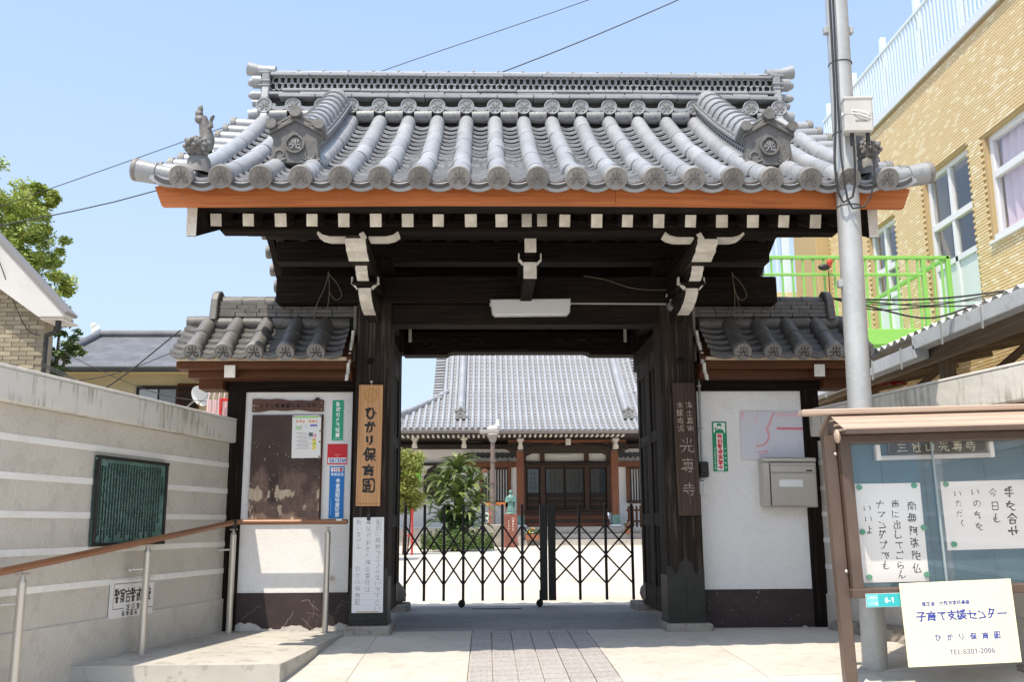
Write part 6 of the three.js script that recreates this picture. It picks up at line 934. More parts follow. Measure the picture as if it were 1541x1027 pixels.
  flatSign('yellow_sign', 'pale yellow childcare centre sign with blue characters hung below the notice case', 'sign', 2.046, 0.303, Z + 0.02, 0.565, 0.40, 0.008, canvas(1024, 724, (x, w, h) => {
    fill(x, '#f3edc8', 0, 0, w, h); x.strokeStyle = '#34449a'; htext(x, '厚生省,大阪市委託事業', 200, 186, 40, 34, 6); htext(x, '子育て支援センター', 160, 292, 93, 80, 13); htext(x, 'ひかり保育園', 290, 482, 108, 54, 9); x.fillStyle = '#4a5796'; x.font = 'bold 62px sans-serif'; x.textAlign = 'center'; x.fillText('TEL.6301-2006', 590, 636); x.fillStyle = '#9a978a'; for (const [a, b] of [[26, 26], [998, 26], [26, 698], [998, 698]]) { x.beginPath(); x.arc(a, b, 6, 0, 6.3); x.fill(); }
  }), std({ color: rgb(0.72, 0.7, 0.5), roughness: 0.5 }), 0.035);
  flatSign('address_plate', 'small turquoise address plate reading 6-1 left of the pale yellow sign', 'address plate', 1.679, 0.412, Z + 0.01, 0.178, 0.066, 0.002, canvas(384, 144, (x, w, h) => { fill(x, '#35aeb4', 0, 0, w, h); fill(x, '#74cbd0', 8, 8, 124, 128); x.strokeStyle = '#e8f8f8'; htext(x, '三津屋中', 24, 40, 30, 24, 3); htext(x, '一丁目', 34, 104, 36, 30, 4); x.fillStyle = '#eefafa'; x.font = 'bold 78px sans-serif'; x.textAlign = 'center'; x.fillText('6-1', 256, 100); }), M.white, tl);
}
{ // utility pole with meter box and cables
  const o = thing('utility_pole', 'tall galvanized steel utility pole in front of the right side of the gate', 'utility pole', [0, 0, 0]);
  part('pole', rod(V(1.758, -0.9, 1.9), V(1.875, 6.2, 1.9), 0.066, 28, 0.064), M.galv, o); for (const y of [3.5, 3.05, 2.6]) part('strap', boxUV(new THREE.TorusGeometry(0.067, 0.003, 6, 24)).rotateX(Math.PI / 2).translate(1.775 + y * 0.0163, y, 1.9), M.black, o);
  for (const [y, s] of [[3.72, -1], [3.72, 1], [2.14, -1], [1.38, -1], [1.36, 1]]) part('bolt_lug', slab(1.775 + y * 0.0163 + s * 0.075 - 0.014, 1.775 + y * 0.0163 + s * 0.075 + 0.014, y - 0.022, y + 0.022, 1.9 - 0.02, 1.9 + 0.02, 0.004), M.galv, o);
  const b = thing('meter_box', 'light grey cable box strapped to the upper part of the steel pole', 'junction box', [1.862, 3.105, 2.0]); b.rotation.z = -0.03; b.rotation.y = -0.12; b.scale.setScalar(0.84);
  const bx = std({ map: blotch([0.43, 0.425, 0.41], [0.5, 0.495, 0.48], 910, 0.5, 0.3, [0.42, 0.4, 0.37]), roughness: 0.6 });
  part('case', [slab(-0.1, 0.09, -0.125, 0.125, 0, 0.09, 0.008), slab(-0.104, 0.094, 0.108, 0.128, -0.004, 0.096, 0.005)], bx, b); part('lid_seam', slab(-0.102, 0.092, 0.0, 0.004, 0.001, 0.0915, 0), M.galv, b); part('mark', slab(-0.03, 0.045, -0.055, -0.043, 0.0905, 0.092, 0), std({ color: rgb(0.25, 0.24, 0.23) }), b);
  part('wire_tie', tube([V(-0.11, 0.02, 0.05), V(-0.03, 0.025, 0.097), V(0.06, -0.005, 0.097), V(0.1, -0.01, 0.06)], 0.004, 16, 5), M.white, b); part('wire_tie', tube([V(-0.11, 0.01, 0.05), V(-0.03, 0.0, 0.097), V(0.06, -0.03, 0.097), V(0.1, -0.03, 0.06)], 0.004, 16, 5), M.white, b);
  for (const x of [-0.045, 0.06]) part('gland', cyl(0.014, 0.014, 0.09, x, -0.165, 0.045, 10), M.black, b);
  const cb = thing('pole_cable', 'black cables running down the steel pole and looping under the grey box', 'cable', [0, 0, 0]);
  part('cable', tube([V(1.80, 6.1, 1.98), V(1.765, 3.9, 1.985), V(1.745, 3.1, 1.985), V(1.72, 2.8, 1.99), V(1.75, 2.6, 1.99), V(1.80, 2.62, 2.0), V(1.82, 2.8, 2.03), V(1.815, 2.95, 2.05)], 0.007, 60, 6), M.cable, cb); part('cable', tube([V(1.82, 6.1, 1.98), V(1.785, 3.9, 1.985), V(1.765, 3.1, 1.985), V(1.76, 2.8, 2.0), V(1.8, 2.56, 2.0), V(1.88, 2.58, 2.01), V(1.925, 2.75, 2.04), V(1.92, 2.95, 2.05)], 0.0055, 60, 6), M.cable, cb);
}
// ---------------------------------------------------------------- lean-to roof, tiled school building and balcony on the right
{
  const o = thing('lean_to', 'lean-to with corrugated roof and grey gutter behind the right boundary wall', 'shed', [0, 0, 0]);
  const corr = boxUV(sheet(1, 320, (i, j) => { const z = lerp(4.5, -8, j); return V(lerp(3.36, 5.2, i), lerp(2.38, 2.75, i) + 0.022 * Math.cos(z * 44), z); }));
  part('corrugated_roof', corr, std({ map: blotch([0.5, 0.5, 0.49], [0.62, 0.62, 0.6], 920, 1, 0.5, [0.3, 0.22, 0.17]), roughness: 0.7, side: THREE.DoubleSide }), o);
  const gm = std({ map: blotch([0.48, 0.52, 0.56], [0.6, 0.64, 0.68], 921, 0.9, 0.4, [0.36, 0.37, 0.38]), roughness: 0.5 });
  const gut = (z0, z1, dy) => { const g = part('gutter', [slab(3.28, 3.29, 2.22 + dy, 2.33 + dy, z1, z0, 0.002), slab(3.28, 3.40, 2.215 + dy, 2.225 + dy, z1, z0, 0.002), slab(3.39, 3.40, 2.22 + dy, 2.33 + dy, z1, z0, 0.002), slab(3.28, 3.40, 2.22 + dy, 2.33 + dy, z1 - 0.005, z1, 0), slab(3.28, 3.4, 2.22 + dy, 2.33 + dy, z0, z0 + 0.005, 0)], gm, o); for (let z = z0 - 0.25; z > z1; z -= 0.62) part('gutter_hook', slab(3.272, 3.281, 2.16 + dy, 2.345 + dy, z - 0.01, z + 0.01, 0.001), M.galv, g); };
  gut(4.5, -0.62, 0.0); gut(-0.6, -7.8, -0.075);
  const rw = std({ map: woodTex([0.1, 0.075, 0.05], [0.24, 0.18, 0.12], 922, 0.5, [0.3, 0.24, 0.17]), roughness: 0.85 });
  part('eave_board', slab(3.42, 3.46, 2.1, 2.3, -7.8, 4.5, 0.003), rw, o); for (let z = 4; z > -8; z -= 0.75) part('rafter', bar(V(3.42, 2.24, z), V(5.1, 2.58, z), 0.06, 0.09), rw, o); for (const [x, y] of [[3.9, 2.38], [4.6, 2.52]]) part('purlin', slab(x, x + 0.06, y, y + 0.05, -7.8, 4.5, 0.003), rw, o);
  for (let z = 3; z > -8; z -= 1.8) { part('post', slab(3.5, 3.6, -0.5, 2.2, z - 0.05, z + 0.05, 0.004), rw, o); part('knee_brace', bar(V(3.55, 1.7, z), V(4.5, 2.45, z), 0.06, 0.06), rw, o); }
  const W = 5.3, H = 6.37, F0 = -7.75, F1 = 5;
  const b = thing('school_building', 'two storey building faced with mottled yellow tiles, right of the gate', 'building', [0, 0, 0]);
  const base = std({ color: rgb(0.42, 0.31, 0.16), roughness: 0.9 });
  // openings: [z0, z1, y0, y1] along the wall facing the street-side gate
  const OP = [[-6.15, -5.25, 2.95, 4.95], [-4.33, -3.2, 2.95, 5.12], [-2.82, -1.05, 3.83, 5.05], [0.2, 2.2, 3.83, 5.05]];
  const wallS = new THREE.Shape([[F0, -1], [F1, -1], [F1, H], [F0, H]].map((p) => new THREE.Vector2(...p))); for (const [a, c, y0, y1] of OP) wallS.holes.push(new THREE.Path([[a, y0], [a, y1], [c, y1], [c, y0]].map((p) => new THREE.Vector2(...p))));
  part('wall', [ext(wallS, 0.3, 0).rotateY(-Math.PI / 2).translate(W + 0.31, 0, 0), slab(W + 0.3, W + 9, -1, H, F0, F0 + 0.3, 0), slab(W + 0.31, W + 9, -1, H - 0.02, F1 - 0.3, F1, 0), slab(W + 0.3, W + 9, H - 0.3, H - 0.02, F0, F1, 0), slab(W + 3, W + 3.2, -1, H - 0.4, F0 + 0.3, F1 - 0.3, 0)], base, b);
  // glazed brick tiles, each its own size-true piece: nearest singly, the rest as one field
  const TM = [[0.69, 0.535, 0.29], [0.71, 0.555, 0.31], [0.67, 0.51, 0.265], [0.75, 0.65, 0.43]].map((c, i) => std({ map: blotch(c.map((q) => q * 0.93), c.map((q) => q * 1.05), 930 + i, 0.4, 0.3, c.map((q) => q * 0.7), 128), roughness: 0.42 }));
  const tw = 0.1, th = 0.0365, tg = boxUV(cboxRaw(0.012, th - 0.007, tw - 0.007, 0.0015)), tg0 = boxUV(new THREE.BoxGeometry(0.012, th - 0.007, tw - 0.007));
  const spots = [[], [], [], []]; let singles = 0;
  const clear = (z, y) => OP.some(([a, c, y0, y1]) => z > a - 0.05 && z < c + 0.05 && y > y0 - 0.02 && y < y1 + 0.02);
  for (let r = 0; r < 133; r++) { const y = 1.5 + r * th + th / 2; if (y > H - 0.05) break; for (let c = 0; c < 95; c++) { const z = 1.2 - (c + (r % 2) / 2) * tw; if (z < F0 + 0.06 || clear(z, y)) continue; const n = hash(r, c, 5), cl = hash(r >> 0, c >> 1, 9); const k = n > 0.84 ? 3 : cl < 0.35 ? 2 : cl < 0.7 ? 0 : 1; spots[k].push([z, y]); } }
  const near = []; spots.forEach((L, k) => L.forEach((s) => near.push([s[0], s[1], k]))); const vis = (s) => s[0] > -2.9 - (s[1] - 3.6) * 0.0 && s[1] > 5.1 - 3 && s[0] < -1.5; near.sort((a, c) => (vis(c) ? 1 : 0) - (vis(a) ? 1 : 0) || c[0] - a[0]);
  const singleSet = new Set(near.filter(vis).slice(0, 280).map((s) => s[0].toFixed(3) + s[1].toFixed(3)));
  const wallPart = b.children[0];
  spots.forEach((L, k) => { const rest = []; for (const [z, y] of L) { if (singleSet.has(z.toFixed(3) + y.toFixed(3))) part('wall_tile', tg, TM[k], wallPart, [W + 0.002 + rr(-0.0008, 0.0008), y, z]); else rest.push([z, y]); } const im = new THREE.InstancedMesh(tg0, TM[k], rest.length), m = new THREE.Matrix4(); rest.forEach(([z, y], i) => im.setMatrixAt(i, m.makeTranslation(W + 0.002 + (hash(i, k, 3) - 0.5) * 0.0016, y, z))); im.name = 'wall_tile_field'; im.userData.kind = 'stuff'; shadows(im); wallPart.add(im); });
  // back wing facing the gate, with tiles below its railing
  const wing = part('rear_wing', slab(3.9, W + 0.3, -0.5, 4.62, -9.3, -8.9, 0.01), base, b);
  { const im = [[], [], [], []]; for (let r = 0; r < 70; r++) for (let c = 0; c < 14; c++) { const n = hash(r, c, 15); im[n > 0.8 ? 3 : n > 0.5 ? 1 : n > 0.25 ? 0 : 2].push([3.96 + (c + (r % 2) / 2) * tw, 2.2 + (r + 0.5) * th]); } const t2 = tg0.clone().rotateY(Math.PI / 2); im.forEach((L, k) => { const q = new THREE.InstancedMesh(t2, TM[k], L.length), m = new THREE.Matrix4(); L.forEach(([x, y], i) => q.setMatrixAt(i, m.makeTranslation(x, y, -8.897))); q.name = 'wall_tile_field'; q.userData.kind = 'stuff'; shadows(q); wing.add(q); }); part('pale_panel', slab(4.3, 4.95, 2.6, 3.86, -8.89, -8.85, 0.004), std({ color: rgb(0.55, 0.66, 0.72), roughness: 0.5 }), wing); part('return_wall', slab(5.1, W + 0.3, -0.5, 6.3, -8.85, F0, 0.01), base, wing); }
  // parapet, roof railing
  const pb = std({ color: rgb(0.62, 0.72, 0.8), roughness: 0.5 });
  part('coping', slab(W - 0.04, W + 0.4, H, H + 0.09, F0, F1, 0.006), std({ color: rgb(0.45, 0.43, 0.43), roughness: 0.6 }), b); part('coping_flashing', slab(W - 0.05, W - 0.03, H - 0.01, H + 0.11, F0, F1, 0.004), std({ color: rgb(0.6, 0.66, 0.72), roughness: 0.4 }), b);
  const rl = part('roof_railing', [slab(W + 0.05, W + 0.09, H + 1.02, H + 1.06, F0, F1, 0.004), slab(W + 0.05, W + 0.09, H + 0.16, H + 0.2, F0, F1, 0.004)], pb, b);
  for (let z = F0 + 0.05; z < -0.6; z += 0.092) part('baluster', slab(W + 0.06, W + 0.08, H + 0.2, H + 1.02, z - 0.009, z + 0.009, 0), pb, rl); for (let z = F0 + 0.1; z < F1; z += 1.1) part('railing_post', slab(W + 0.1, W + 0.18, H + 0.05, H + 1.32, z - 0.04, z + 0.04, 0.004), pb, rl);
  const r2 = part('wing_railing', [slab(3.9, 5.0, 5.9, 5.94, -9.1, -9.06, 0.003), slab(3.9, 5.0, 4.7, 4.74, -9.1, -9.06, 0.003)], pb, b); for (let x = 3.95; x < 5.0; x += 0.1) part('baluster', slab(x, x + 0.02, 4.74, 5.9, -9.09, -9.07, 0), pb, r2); part('railing_post', slab(4.95, 5.08, 4.62, 6.1, -9.1, -9.0, 0.004), pb, r2);
  // windows
  const fm = std({ color: rgb(0.66, 0.68, 0.7), roughness: 0.4 }), room = std({ color: rgb(0.2, 0.2, 0.21), roughness: 0.9 }), cur = phys({ color: rgb(0.74, 0.6, 0.68), roughness: 0.9, transmission: 0.15, thickness: 0, side: THREE.DoubleSide });
  OP.forEach(([a, c, y0, y1], k) => {
    const w = part('window', [slab(W + 0.06, W + 0.13, y0, y1, a, a + 0.06, 0.003), slab(W + 0.06, W + 0.13, y0, y1, c - 0.06, c, 0.003), slab(W + 0.06, W + 0.13, y1 - 0.06, y1, a + 0.06, c - 0.06, 0.003), slab(W - 0.02, W + 0.13, y0, y0 + 0.06, a + 0.06, c - 0.06, 0.003), ...(k >= 2 ? [slab(W - 0.04, W + 0.06, y0 - 0.03, y0, a - 0.03, c + 0.03, 0.004)] : [])], fm, b);
    const tr = k >= 2 ? y0 + (y1 - y0) * 0.62 : y0 + (y1 - y0) * 0.68, mid = (a + c) / 2, lowp = k < 2 ? y0 + 0.92 : y0 + 0.06;
    part('transom', slab(W + 0.05, W + 0.12, tr - 0.04, tr + 0.04, a + 0.06, c - 0.06, 0.003), fm, w); part('mullion', slab(W + 0.055, W + 0.115, y0 + 0.06, y1 - 0.06, mid - 0.03, mid + 0.03, 0.003), fm, w);
    if (k < 2) { part('door_panel', slab(W + 0.08, W + 0.1, y0 + 0.06, lowp, a + 0.06, c - 0.06, 0.002), std({ color: rgb(0.6, 0.66, 0.68), roughness: 0.5 }), w); part('mid_rail', slab(W + 0.055, W + 0.12, lowp, lowp + 0.07, a + 0.06, c - 0.06, 0.003), fm, w); }
    for (const [z0, z1] of [[a + 0.06, mid], [mid, c - 0.06]]) for (const [ya, yb] of [[Math.min(lowp + 0.07, tr), tr - 0.04], [tr + 0.04, y1 - 0.06]]) part('pane', slab(W + 0.088, W + 0.094, ya, yb, z0, z1, 0), M.glass, w);
    if (k >= 2) part('curtain', boxUV(sheet(60, 6, (i, j) => V(W + 0.17 + 0.04 * Math.sin(i * 70 + Math.sin(j * 3)) * (0.5 + 0.5 * j), lerp(y1, y0 + 0.05, j), lerp(a, c, i)))), cur, w);
  });
  // green balcony
  const gr = std({ color: rgb(0.23, 0.52, 0.11), roughness: 0.5 }), bl = part('balcony', [slab(2.85, 4.75, 2.80, 2.98, -3.54, -3.46, 0.005), slab(4.15, W, 2.78, 2.86, -8.8, -3.55, 0.005), slab(4.7, 4.78, 2.86, 2.98, -3.5, -3.46, 0.004), slab(4.75, W, 2.86, 2.98, -3.54, -3.46, 0.005)], gr, b);
  part('railing_top', [slab(2.85, 5.12, 3.82, 3.86, -3.53, -3.48, 0.005)], gr, bl); part('railing_middle', slab(2.85, 4.82, 3.62, 3.65, -3.52, -3.49, 0.004), gr, bl); for (let x = 2.9; x < 4.8; x += 0.123) part('baluster', slab(x - 0.011, x + 0.011, 2.98, 3.82, -3.515, -3.493, 0.002), gr, bl);
  for (const x of [2.87, 4.81]) part('railing_post', slab(x - 0.022, x + 0.022, 2.9, 3.82, -3.53, -3.48, 0.003), gr, bl); part('railing_post', slab(5.08, 5.13, 2.9, 3.86, -3.53, -3.48, 0.003), gr, bl); for (let x = 4.93; x < 5.07; x += 0.1) part('baluster', slab(x - 0.01, x + 0.01, 2.98, 3.82, -3.515, -3.493, 0.002), gr, bl);
  part('railing_return', slab(5.08, 5.13, 3.82, 3.86, -8, -3.53, 0.004), gr, bl);
  // odds and ends
  const bird = thing('toy_bird', 'small dark toy bird with a red head perched on the green balcony rail', 'ornament', [3.63, 3.7, -3.42]); part('body', [ball(0.055, -0.02, 0, 0, 1.3, 0.7, 0.7)], M.black, bird); part('head', [ball(0.035, 0.05, 0.06, 0, 0.9, 1.3, 0.8), rod(V(0.05, 0.0, 0), V(0.03, 0.06, 0), 0.02, 8), rod(V(0.07, 0.08, 0), V(0.12, 0.07, 0), 0.012, 8, 0.002)], std({ color: rgb(0.5, 0.06, 0.03), roughness: 0.5 }), bird); part('leg', rod(V(0.03, -0.04, 0), V(0.03, -0.8, -0.02), 0.006, 6), M.eaveWood, bird);
  const rd = thing('red_awning', 'red corrugated awning under the green balcony', 'awning', [3.4, 2.3, -4.1]); part('sheet', boxUV(sheet(80, 1, (i, j) => V(lerp(-0.2, 1.3, i), lerp(0.1, 0.34, j) + 0.012 * Math.cos(i * 75), lerp(0.2, -0.6, j)))), std({ color: rgb(0.55, 0.02, 0.03), roughness: 0.4, side: THREE.DoubleSide }), rd);
  const cs = thing('service_cables', 'bundle of black cables strung from the gate ridge to the building at the right', 'cable'); const cz = 0.4;
  for (let i = 0; i < 5; i++) part('cable', tube([V(2.42, 2.52, -0.05), V(2.7, 2.5 - 0.02 * i, 0), V(3.1, 2.48 - 0.05 * i * (i % 2 ? 1 : 0.3), 0.1), V(3.5, 2.5 - 0.02 * i, 0.2), V(4.1, 2.58, 0.4), V(5.2, 2.85 - 0.03 * i, 0.7)], 0.008 - (i % 3) * 0.002, 40, 5), M.cable, cs);
}

// ---------------------------------------------------------------- houses and trees behind the left wall
{
  // brick house with a white gable
  const o = thing('brick_house', 'tan brick house with a white gable behind the left wall', 'house', [0, 0, 0]);
  const z0 = -6, gx = -6.42; // front corner
  const tan = std({ map: blotch([0.22, 0.19, 0.14], [0.28, 0.245, 0.18], 950, 1.5), roughness: 0.9 });
  const wall = part('wall', [ext(shape([[-14, -0.5], [gx, -0.5], [gx, 3.64], [-7.1, 4.1], [-10, 6.0], [-14, 6.0]]), 0.25, 0).translate(0, 0, z0 - 0.25), ext(shape([[-14, 0], [gx, 0], [-9.3, 6], [-14, 6]]), 3.9, 0).rotateX(-Math.PI / 2).translate(0, -0.5, z0 - 0.26)], tan, o);
  const BM = [[0.27, 0.235, 0.165], [0.32, 0.28, 0.2], [0.22, 0.19, 0.135]].map((c, i) => std({ map: blotch(c.map((q) => q * 0.9), c.map((q) => q * 1.1), 960 + i, 0.4, 0.3, c.map((q) => q * 0.6), 128), roughness: 0.85 })), bg = boxUV(new THREE.BoxGeometry(0.205, 0.055, 0.02)); const L = [[], [], []];
  for (let r = 20; r < 64; r++) for (let c = 0; c < 14; c++) { const x = gx - 0.11 - (c + (r % 2) / 2) * 0.215; const yy = 0.4 + (r + 0.5) * 0.062; if (yy < 3.6 + Math.max(0, gx - x) * 0.62) L[(hash(r, c, 21) * 3) | 0].push([x, yy]); }
  L.forEach((l, k) => { const q = new THREE.InstancedMesh(bg, BM[k], l.length), m = new THREE.Matrix4(); l.forEach(([x, y], i) => q.setMatrixAt(i, m.makeTranslation(x, y, z0 + 0.001 + hash(i, k, 2) * 0.005))); q.name = 'brick_field'; q.userData.kind = 'stuff'; shadows(q); wall.add(q); });
  const wh = std({ map: blotch([0.5, 0.49, 0.475], [0.57, 0.56, 0.545], 955, 2), roughness: 0.8 });
  part('gable', ext(shape([[-6.08, 3.63], [-6.06, 3.68], [-10, 7.75], [-10, 6.05], [-7.1, 4.11], [-6.42, 3.63]]), 0.3, 0.005).translate(0, 0, z0 - 0.05), wh, o); part('gable_soffit', slab(gx + 0.01, -6.1, 3.6, 3.628, z0 - 0.3, z0 + 0.2, 0.004), wh, o);
  part('gable_coping', [bar(V(-6.03, 3.68, z0 + 0.1), V(-10, 7.80, z0 + 0.1), 0.36, 0.05, 0.005)], std({ color: rgb(0.2, 0.19, 0.19), roughness: 0.7 }), o);
  part('gutter_elbow', [rod(V(-6.2, 3.6, z0 + 0.1), V(-6.2, 3.45, z0 + 0.1), 0.04, 10), rod(V(-6.2, 3.46, z0 + 0.1), V(-6.38, 3.4, z0 + 0.05), 0.03, 10), rod(V(-6.37, 3.42, z0 + 0.05), V(-6.37, 0, z0 + 0.05), 0.03, 10)], M.black, o);
  // yellow house with a tiled roof
  const y = thing('yellow_house', 'cream house with a grey tiled roof and dark shutter behind the left wall', 'house', [0, 0, 0]), Z = -13, ex = -8.3;
  part('wall', slab(-11, -6.07, -0.5, 3.98, Z - 6, Z, 0.01), std({ map: blotch([0.6, 0.53, 0.34], [0.68, 0.61, 0.41], 970, 2), roughness: 0.85 }), y);
  const surf = (x, j) => V(x, 4.05 + j * 1.3, Z + 0.55 - j * 3.4), rm = std({ map: blotch([0.085, 0.09, 0.1], [0.15, 0.155, 0.17], 971, 1, 0.3, [0.06, 0.06, 0.065]), roughness: 0.65 });
  const deck = part('roof', boxUV(sheet(1, 1, (i, j) => surf(lerp(lerp(-9.45, -9.7, j), -4.6, i), j))), rm, y); part('roof_end', boxUV(rawGeo([-9.45, 4.0, Z + 0.5, -9.7, 5.3, Z - 2.85, -9.45, 4.0, Z - 6])), rm, y);
  const tileG = panTile((z) => 0, 0.29, -0.02, 0.27, -0.02, 0.03, 0.025).rotateX(Math.atan2(1.3, 3.4)), RW = 12, TL = []; for (let r = 0; r < RW; r++) { const j = (r + 0.1) / RW; for (let x = lerp(-9.45, -9.7, j) + 0.2; x < -4.7; x += 0.272) { const p = surf(x, j); TL.push([x, p.y + 0.03, p.z - 0.25]); } }
  const im = new THREE.InstancedMesh(tileG, rm, TL.length), mm = new THREE.Matrix4(); TL.forEach((t, i) => im.setMatrixAt(i, mm.makeTranslation(t[0], t[1] + hash(i, 1, 1) * 0.006, t[2]))); im.name = 'roof_tile_field'; im.userData.kind = 'stuff'; shadows(im); deck.add(im);
  part('ridge', rod(V(-9.7, 5.4, Z - 2.85), V(-4.6, 5.4, Z - 2.85), 0.1, 10), rm, y); part('hip_ridge', rod(V(-9.45, 4.13, Z + 0.5), V(-9.7, 5.4, Z - 2.85), 0.09, 10), rm, y); part('ridge_end_tile', [ball(0.12, -9.75, 5.48, Z - 2.8, 0.9, 1.2, 1, 10), ball(0.07, -9.8, 5.6, Z - 2.75)], M.stripe, y);
  part('gutter', slab(-9.5, -4.6, 3.94, 4.03, Z + 0.5, Z + 0.62, 0.01), M.black, y); part('soffit', slab(-9.4, -4.7, 3.95, 3.99, Z - 0.1, Z + 0.5, 0), std({ color: rgb(0.6, 0.5, 0.28), roughness: 0.8 }), y);
  const win = part('window', [slab(-7.65, -6.78, 2.6, 3.72, Z, Z + 0.05, 0.004)], M.black, y); part('pane', slab(-7.58, -7.2, 2.6, 3.64, Z + 0.052, Z + 0.056, 0), std({ color: rgb(0.5, 0.55, 0.58), roughness: 0.2 }), win); part('pane', slab(-7.16, -6.82, 2.6, 3.64, Z + 0.052, Z + 0.056, 0), std({ color: rgb(0.28, 0.31, 0.33), roughness: 0.15 }), win); part('shutter', slab(-6.79, -6.33, 2.6, 3.76, Z + 0.02, Z + 0.1, 0.01), M.eaveWood, y); for (let i = 0; i < 9; i++) part('shutter_slat', slab(-6.76, -6.36, 2.64 + i * 0.12, 2.72 + i * 0.12, Z + 0.1, Z + 0.115, 0.003), M.darkWorn, y);
  const d = thing('satellite_dish', 'white satellite dish on the corner of the cream house', 'satellite dish', [-6.22, 3.46, Z + 0.35]); d.rotation.set(-0.5, 0.9, 0); part('dish', turned(lathe([[0.0, -0.05], [0.12, -0.035], [0.22, 0.0], [0.225, 0.005], [0.12, -0.025], [0, -0.04]], 24), Math.PI / 2), M.white, d); part('arm', [rod(V(0, -0.2, 0), V(0, -0.1, 0.3), 0.015, 8), ball(0.04, 0, -0.09, 0.31), rod(V(0, 0, -0.05), V(0, -0.1, -0.4), 0.02, 8)], M.galv, d);
  const an = thing('tv_antenna', 'thin rooftop television antenna beyond the cream house', 'antenna', [-10.9, 3.5, Z - 4]); part('mast', rod(V(0, 0, 0), V(0, 2.1, 0), 0.015, 6), M.galv, an); part('boom', rod(V(-0.2, 1.85, 0), V(0.35, 2.05, 0), 0.012, 6), M.galv, an); for (let i = 0; i < 6; i++) part('element', rod(V(-0.18 + i * 0.1, 1.86 + i * 0.036, -0.2), V(-0.18 + i * 0.1, 1.86 + i * 0.036, 0.2), 0.008, 5), M.galv, an);
  const pk = std({ color: rgb(0.7, 0.5, 0.5), roughness: 0.5 }), rdm = std({ color: rgb(0.5, 0.02, 0.02), roughness: 0.5 }), rf = thing('pink_railing', 'pale pink pipes and a red post between the cream house and the gate', 'railing', [-5.15, 2.0, -9.6]); for (let i = 0; i < 5; i++) part('pipe', tube([V(i * 0.09, -2.0, 0), V(i * 0.09, 0.6, 0), V(i * 0.09 + 0.01, 1.15, 0), V(i * 0.09 + 0.06, 1.24, -0.1)], 0.012, 24, 6), pk, rf); part('panel', slab(-0.05, 0.5, 0.55, 0.98, -0.08, -0.04, 0.005), pk, rf); part('red_post', slab(0.2, 0.24, -2.0, 1.0, 0.02, 0.06, 0.004), rdm, rf); part('red_rail', slab(0.2, 0.6, 0.95, 1.0, 0.02, 0.05, 0.004), rdm, rf);
  const gw = thing('grey_house', 'grey wall of a house seen through the gap left of the gate', 'house', [0, 0, 0]); part('wall', slab(-6.0, -3.0, -0.5, 4.0, -16, -14.4, 0.01), std({ map: blotch([0.4, 0.38, 0.37], [0.5, 0.48, 0.46], 980, 1), roughness: 0.9 }), gw); part('window', slab(-5.75, -5.6, 3.0, 3.6, -14.4, -14.36, 0.004), M.darkGlass, gw);
}
function tree(name, label, base, h, blobs, n, size, col) {
  const o = thing(name, label, 'tree', base); const bark = std({ map: blotch([0.08, 0.06, 0.045], [0.17, 0.13, 0.1], 990 + used[name], 0.6), roughness: 0.95 });
  const t = [rod(V(0, 0, 0), V(0.1, h * 0.55, 0), 0.22, 10, 0.15)]; blobs.forEach(([x, y, z], i) => { if (i % 2 === 0) t.push(rod(V(0.1, h * 0.45, 0), V(x, y, z), 0.08, 7, 0.02)); }); part('trunk', t, bark, o);
  const sub = []; blobs.forEach(([x, y, z, r]) => { for (let i = 0; i < 26; i++) { const d = inBall().multiplyScalar(r * 1.05); sub.push([x + d.x, y + d.y * 0.8, z + d.z, r * rr(0.1, 0.3)]); } });
  part('crown', leafCloud(n, () => { const [x, y, z, r] = sub[(rnd() * sub.length) | 0]; const d = inBall().add(inBall()).multiplyScalar(r * 0.85); return V(x + d.x, y + d.y * 0.75, z + d.z); }, size), leafMat(...col), o);
}
const up = (L, d) => L.map(([x, y, z, r]) => [x, y + d, z, r]);
tree('camphor_tree', 'tall bright green leafy tree behind the white gable on the left', [-13.75, 0, -17], 9.5, up([[0.6, 8.1, 0, 1.0], [1.5, 7.4, 0.4, 1.0], [0.2, 7.0, 0.5, 1.2], [1.75, 6.6, 0, 0.8], [1.0, 6.0, 0.5, 1.1], [2.1, 5.5, 0.3, 0.75], [-0.8, 7.9, 0, 1.3], [-1.4, 6.6, 0.4, 1.4], [0.4, 5.0, 0.2, 1.1], [2.2, 4.9, 0, 0.5], [-2.5, 7.4, 0, 1.3], [1.9, 8.0, 0.2, 0.4]], 1.25), 62000, 0.06, [0.34, 0.41, 0.075]);
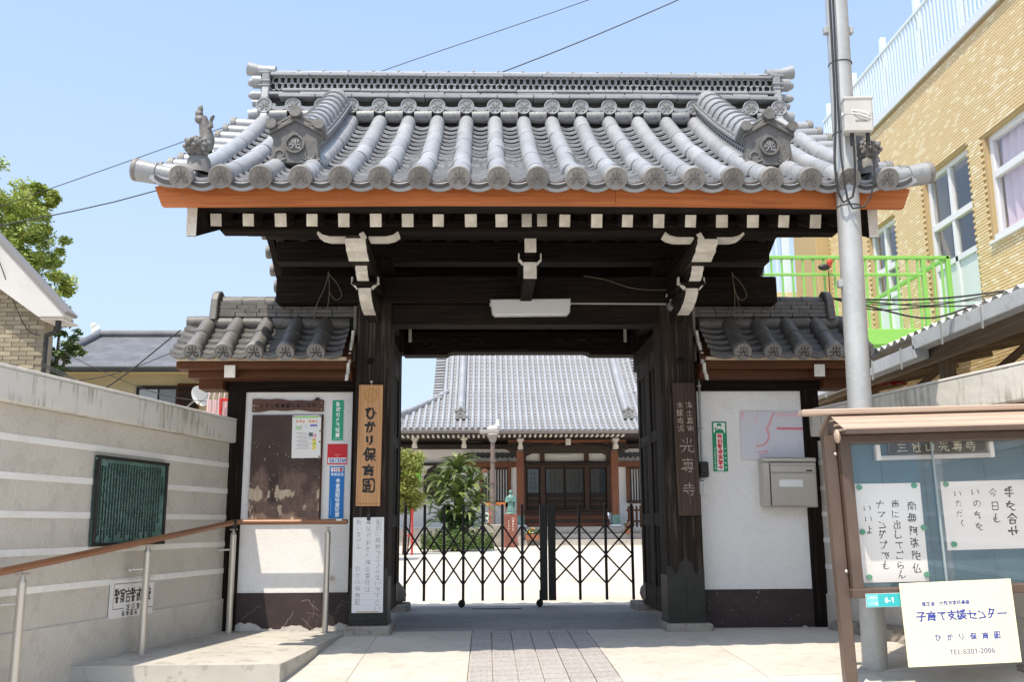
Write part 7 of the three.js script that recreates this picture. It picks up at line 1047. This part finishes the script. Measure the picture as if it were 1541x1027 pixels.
tree('small_tree', 'small green tree peeping out beside the corner of the brick house', [-8.35, 0, -10.5], 4.4, up([[0.1, 3.55, 0, 0.32], [-0.2, 3.15, 0.1, 0.4], [0.25, 3.15, 0, 0.28], [-0.1, 2.7, 0, 0.35]], 0.85), 2600, 0.06, [0.07, 0.12, 0.02]);
// ---------------------------------------------------------------- overhead wires
const wire = (label, P, r = 0.012) => single('overhead_wire', tube(P, r, 60, 5), M.cable, label, 'wire');
wire('thin overhead wire rising behind the gate ridge from the left, the upper of two', [V(-30, 0.6, -12), V(-14, 5.95, -12), V(-9.31, 7.75, -12), V(-5.6, 9.21, -12), V(-2.39, 10.48, -12), V(1.95, 12.14, -12), V(6, 13.8, -12), V(20, 20, -12)], 0.009);
wire('thicker overhead wire passing behind the gate roof, the lower of two', [V(-30, 4.0, -12), V(-16, 5.75, -12), V(-10.33, 6.92, -12), V(-7.32, 7.65, -12), V(0.26, 10.5, -12), V(3.94, 12.16, -12), V(8, 14.2, -12), V(20, 21, -12)], 0.013);
wire('dark service wire slanting across the cream house to the left wall', [V(-5.2, 3.9, -8), V(-6.2, 3.05, -8), V(-7.4, 2.3, -8)], 0.012);
wire('thin service wire crossing the cream house roof', [V(-8.4, 3.3, -10), V(-7.0, 3.5, -10), V(-5.2, 4.25, -10)], 0.008);
wire('thin wire sagging from the brick house to the gate side roof', [V(-7.9, 3.9, -10), V(-7.2, 3.55, -10), V(-6.0, 3.1, -10), V(-4.6, 2.95, -10)], 0.007);
single('wire_bundle', [0, 1, 2].map((i) => tube([V(-6.36, 3.0 - i * 0.02, -5.9), V(-5.8, 2.75 - i * 0.03, -5.6), V(-5.3, 2.35 - i * 0.02, -5.3), V(-4.9, 2.0, -5)], 0.008, 20, 5)), M.cable, 'tangle of dark service wires running down from the brick house', 'wires');
single('gable_wire', tube([V(-7.2, 4.9, -5.72), V(-6.95, 4.3, -5.72), V(-6.75, 3.7, -5.9), V(-6.6, 3.45, -5.95), V(-6.45, 3.4, -5.95)], 0.007, 24, 5), M.cable, 'thin cable hanging down the white gable of the brick house', 'cable');
renderer.render(scene, camera);
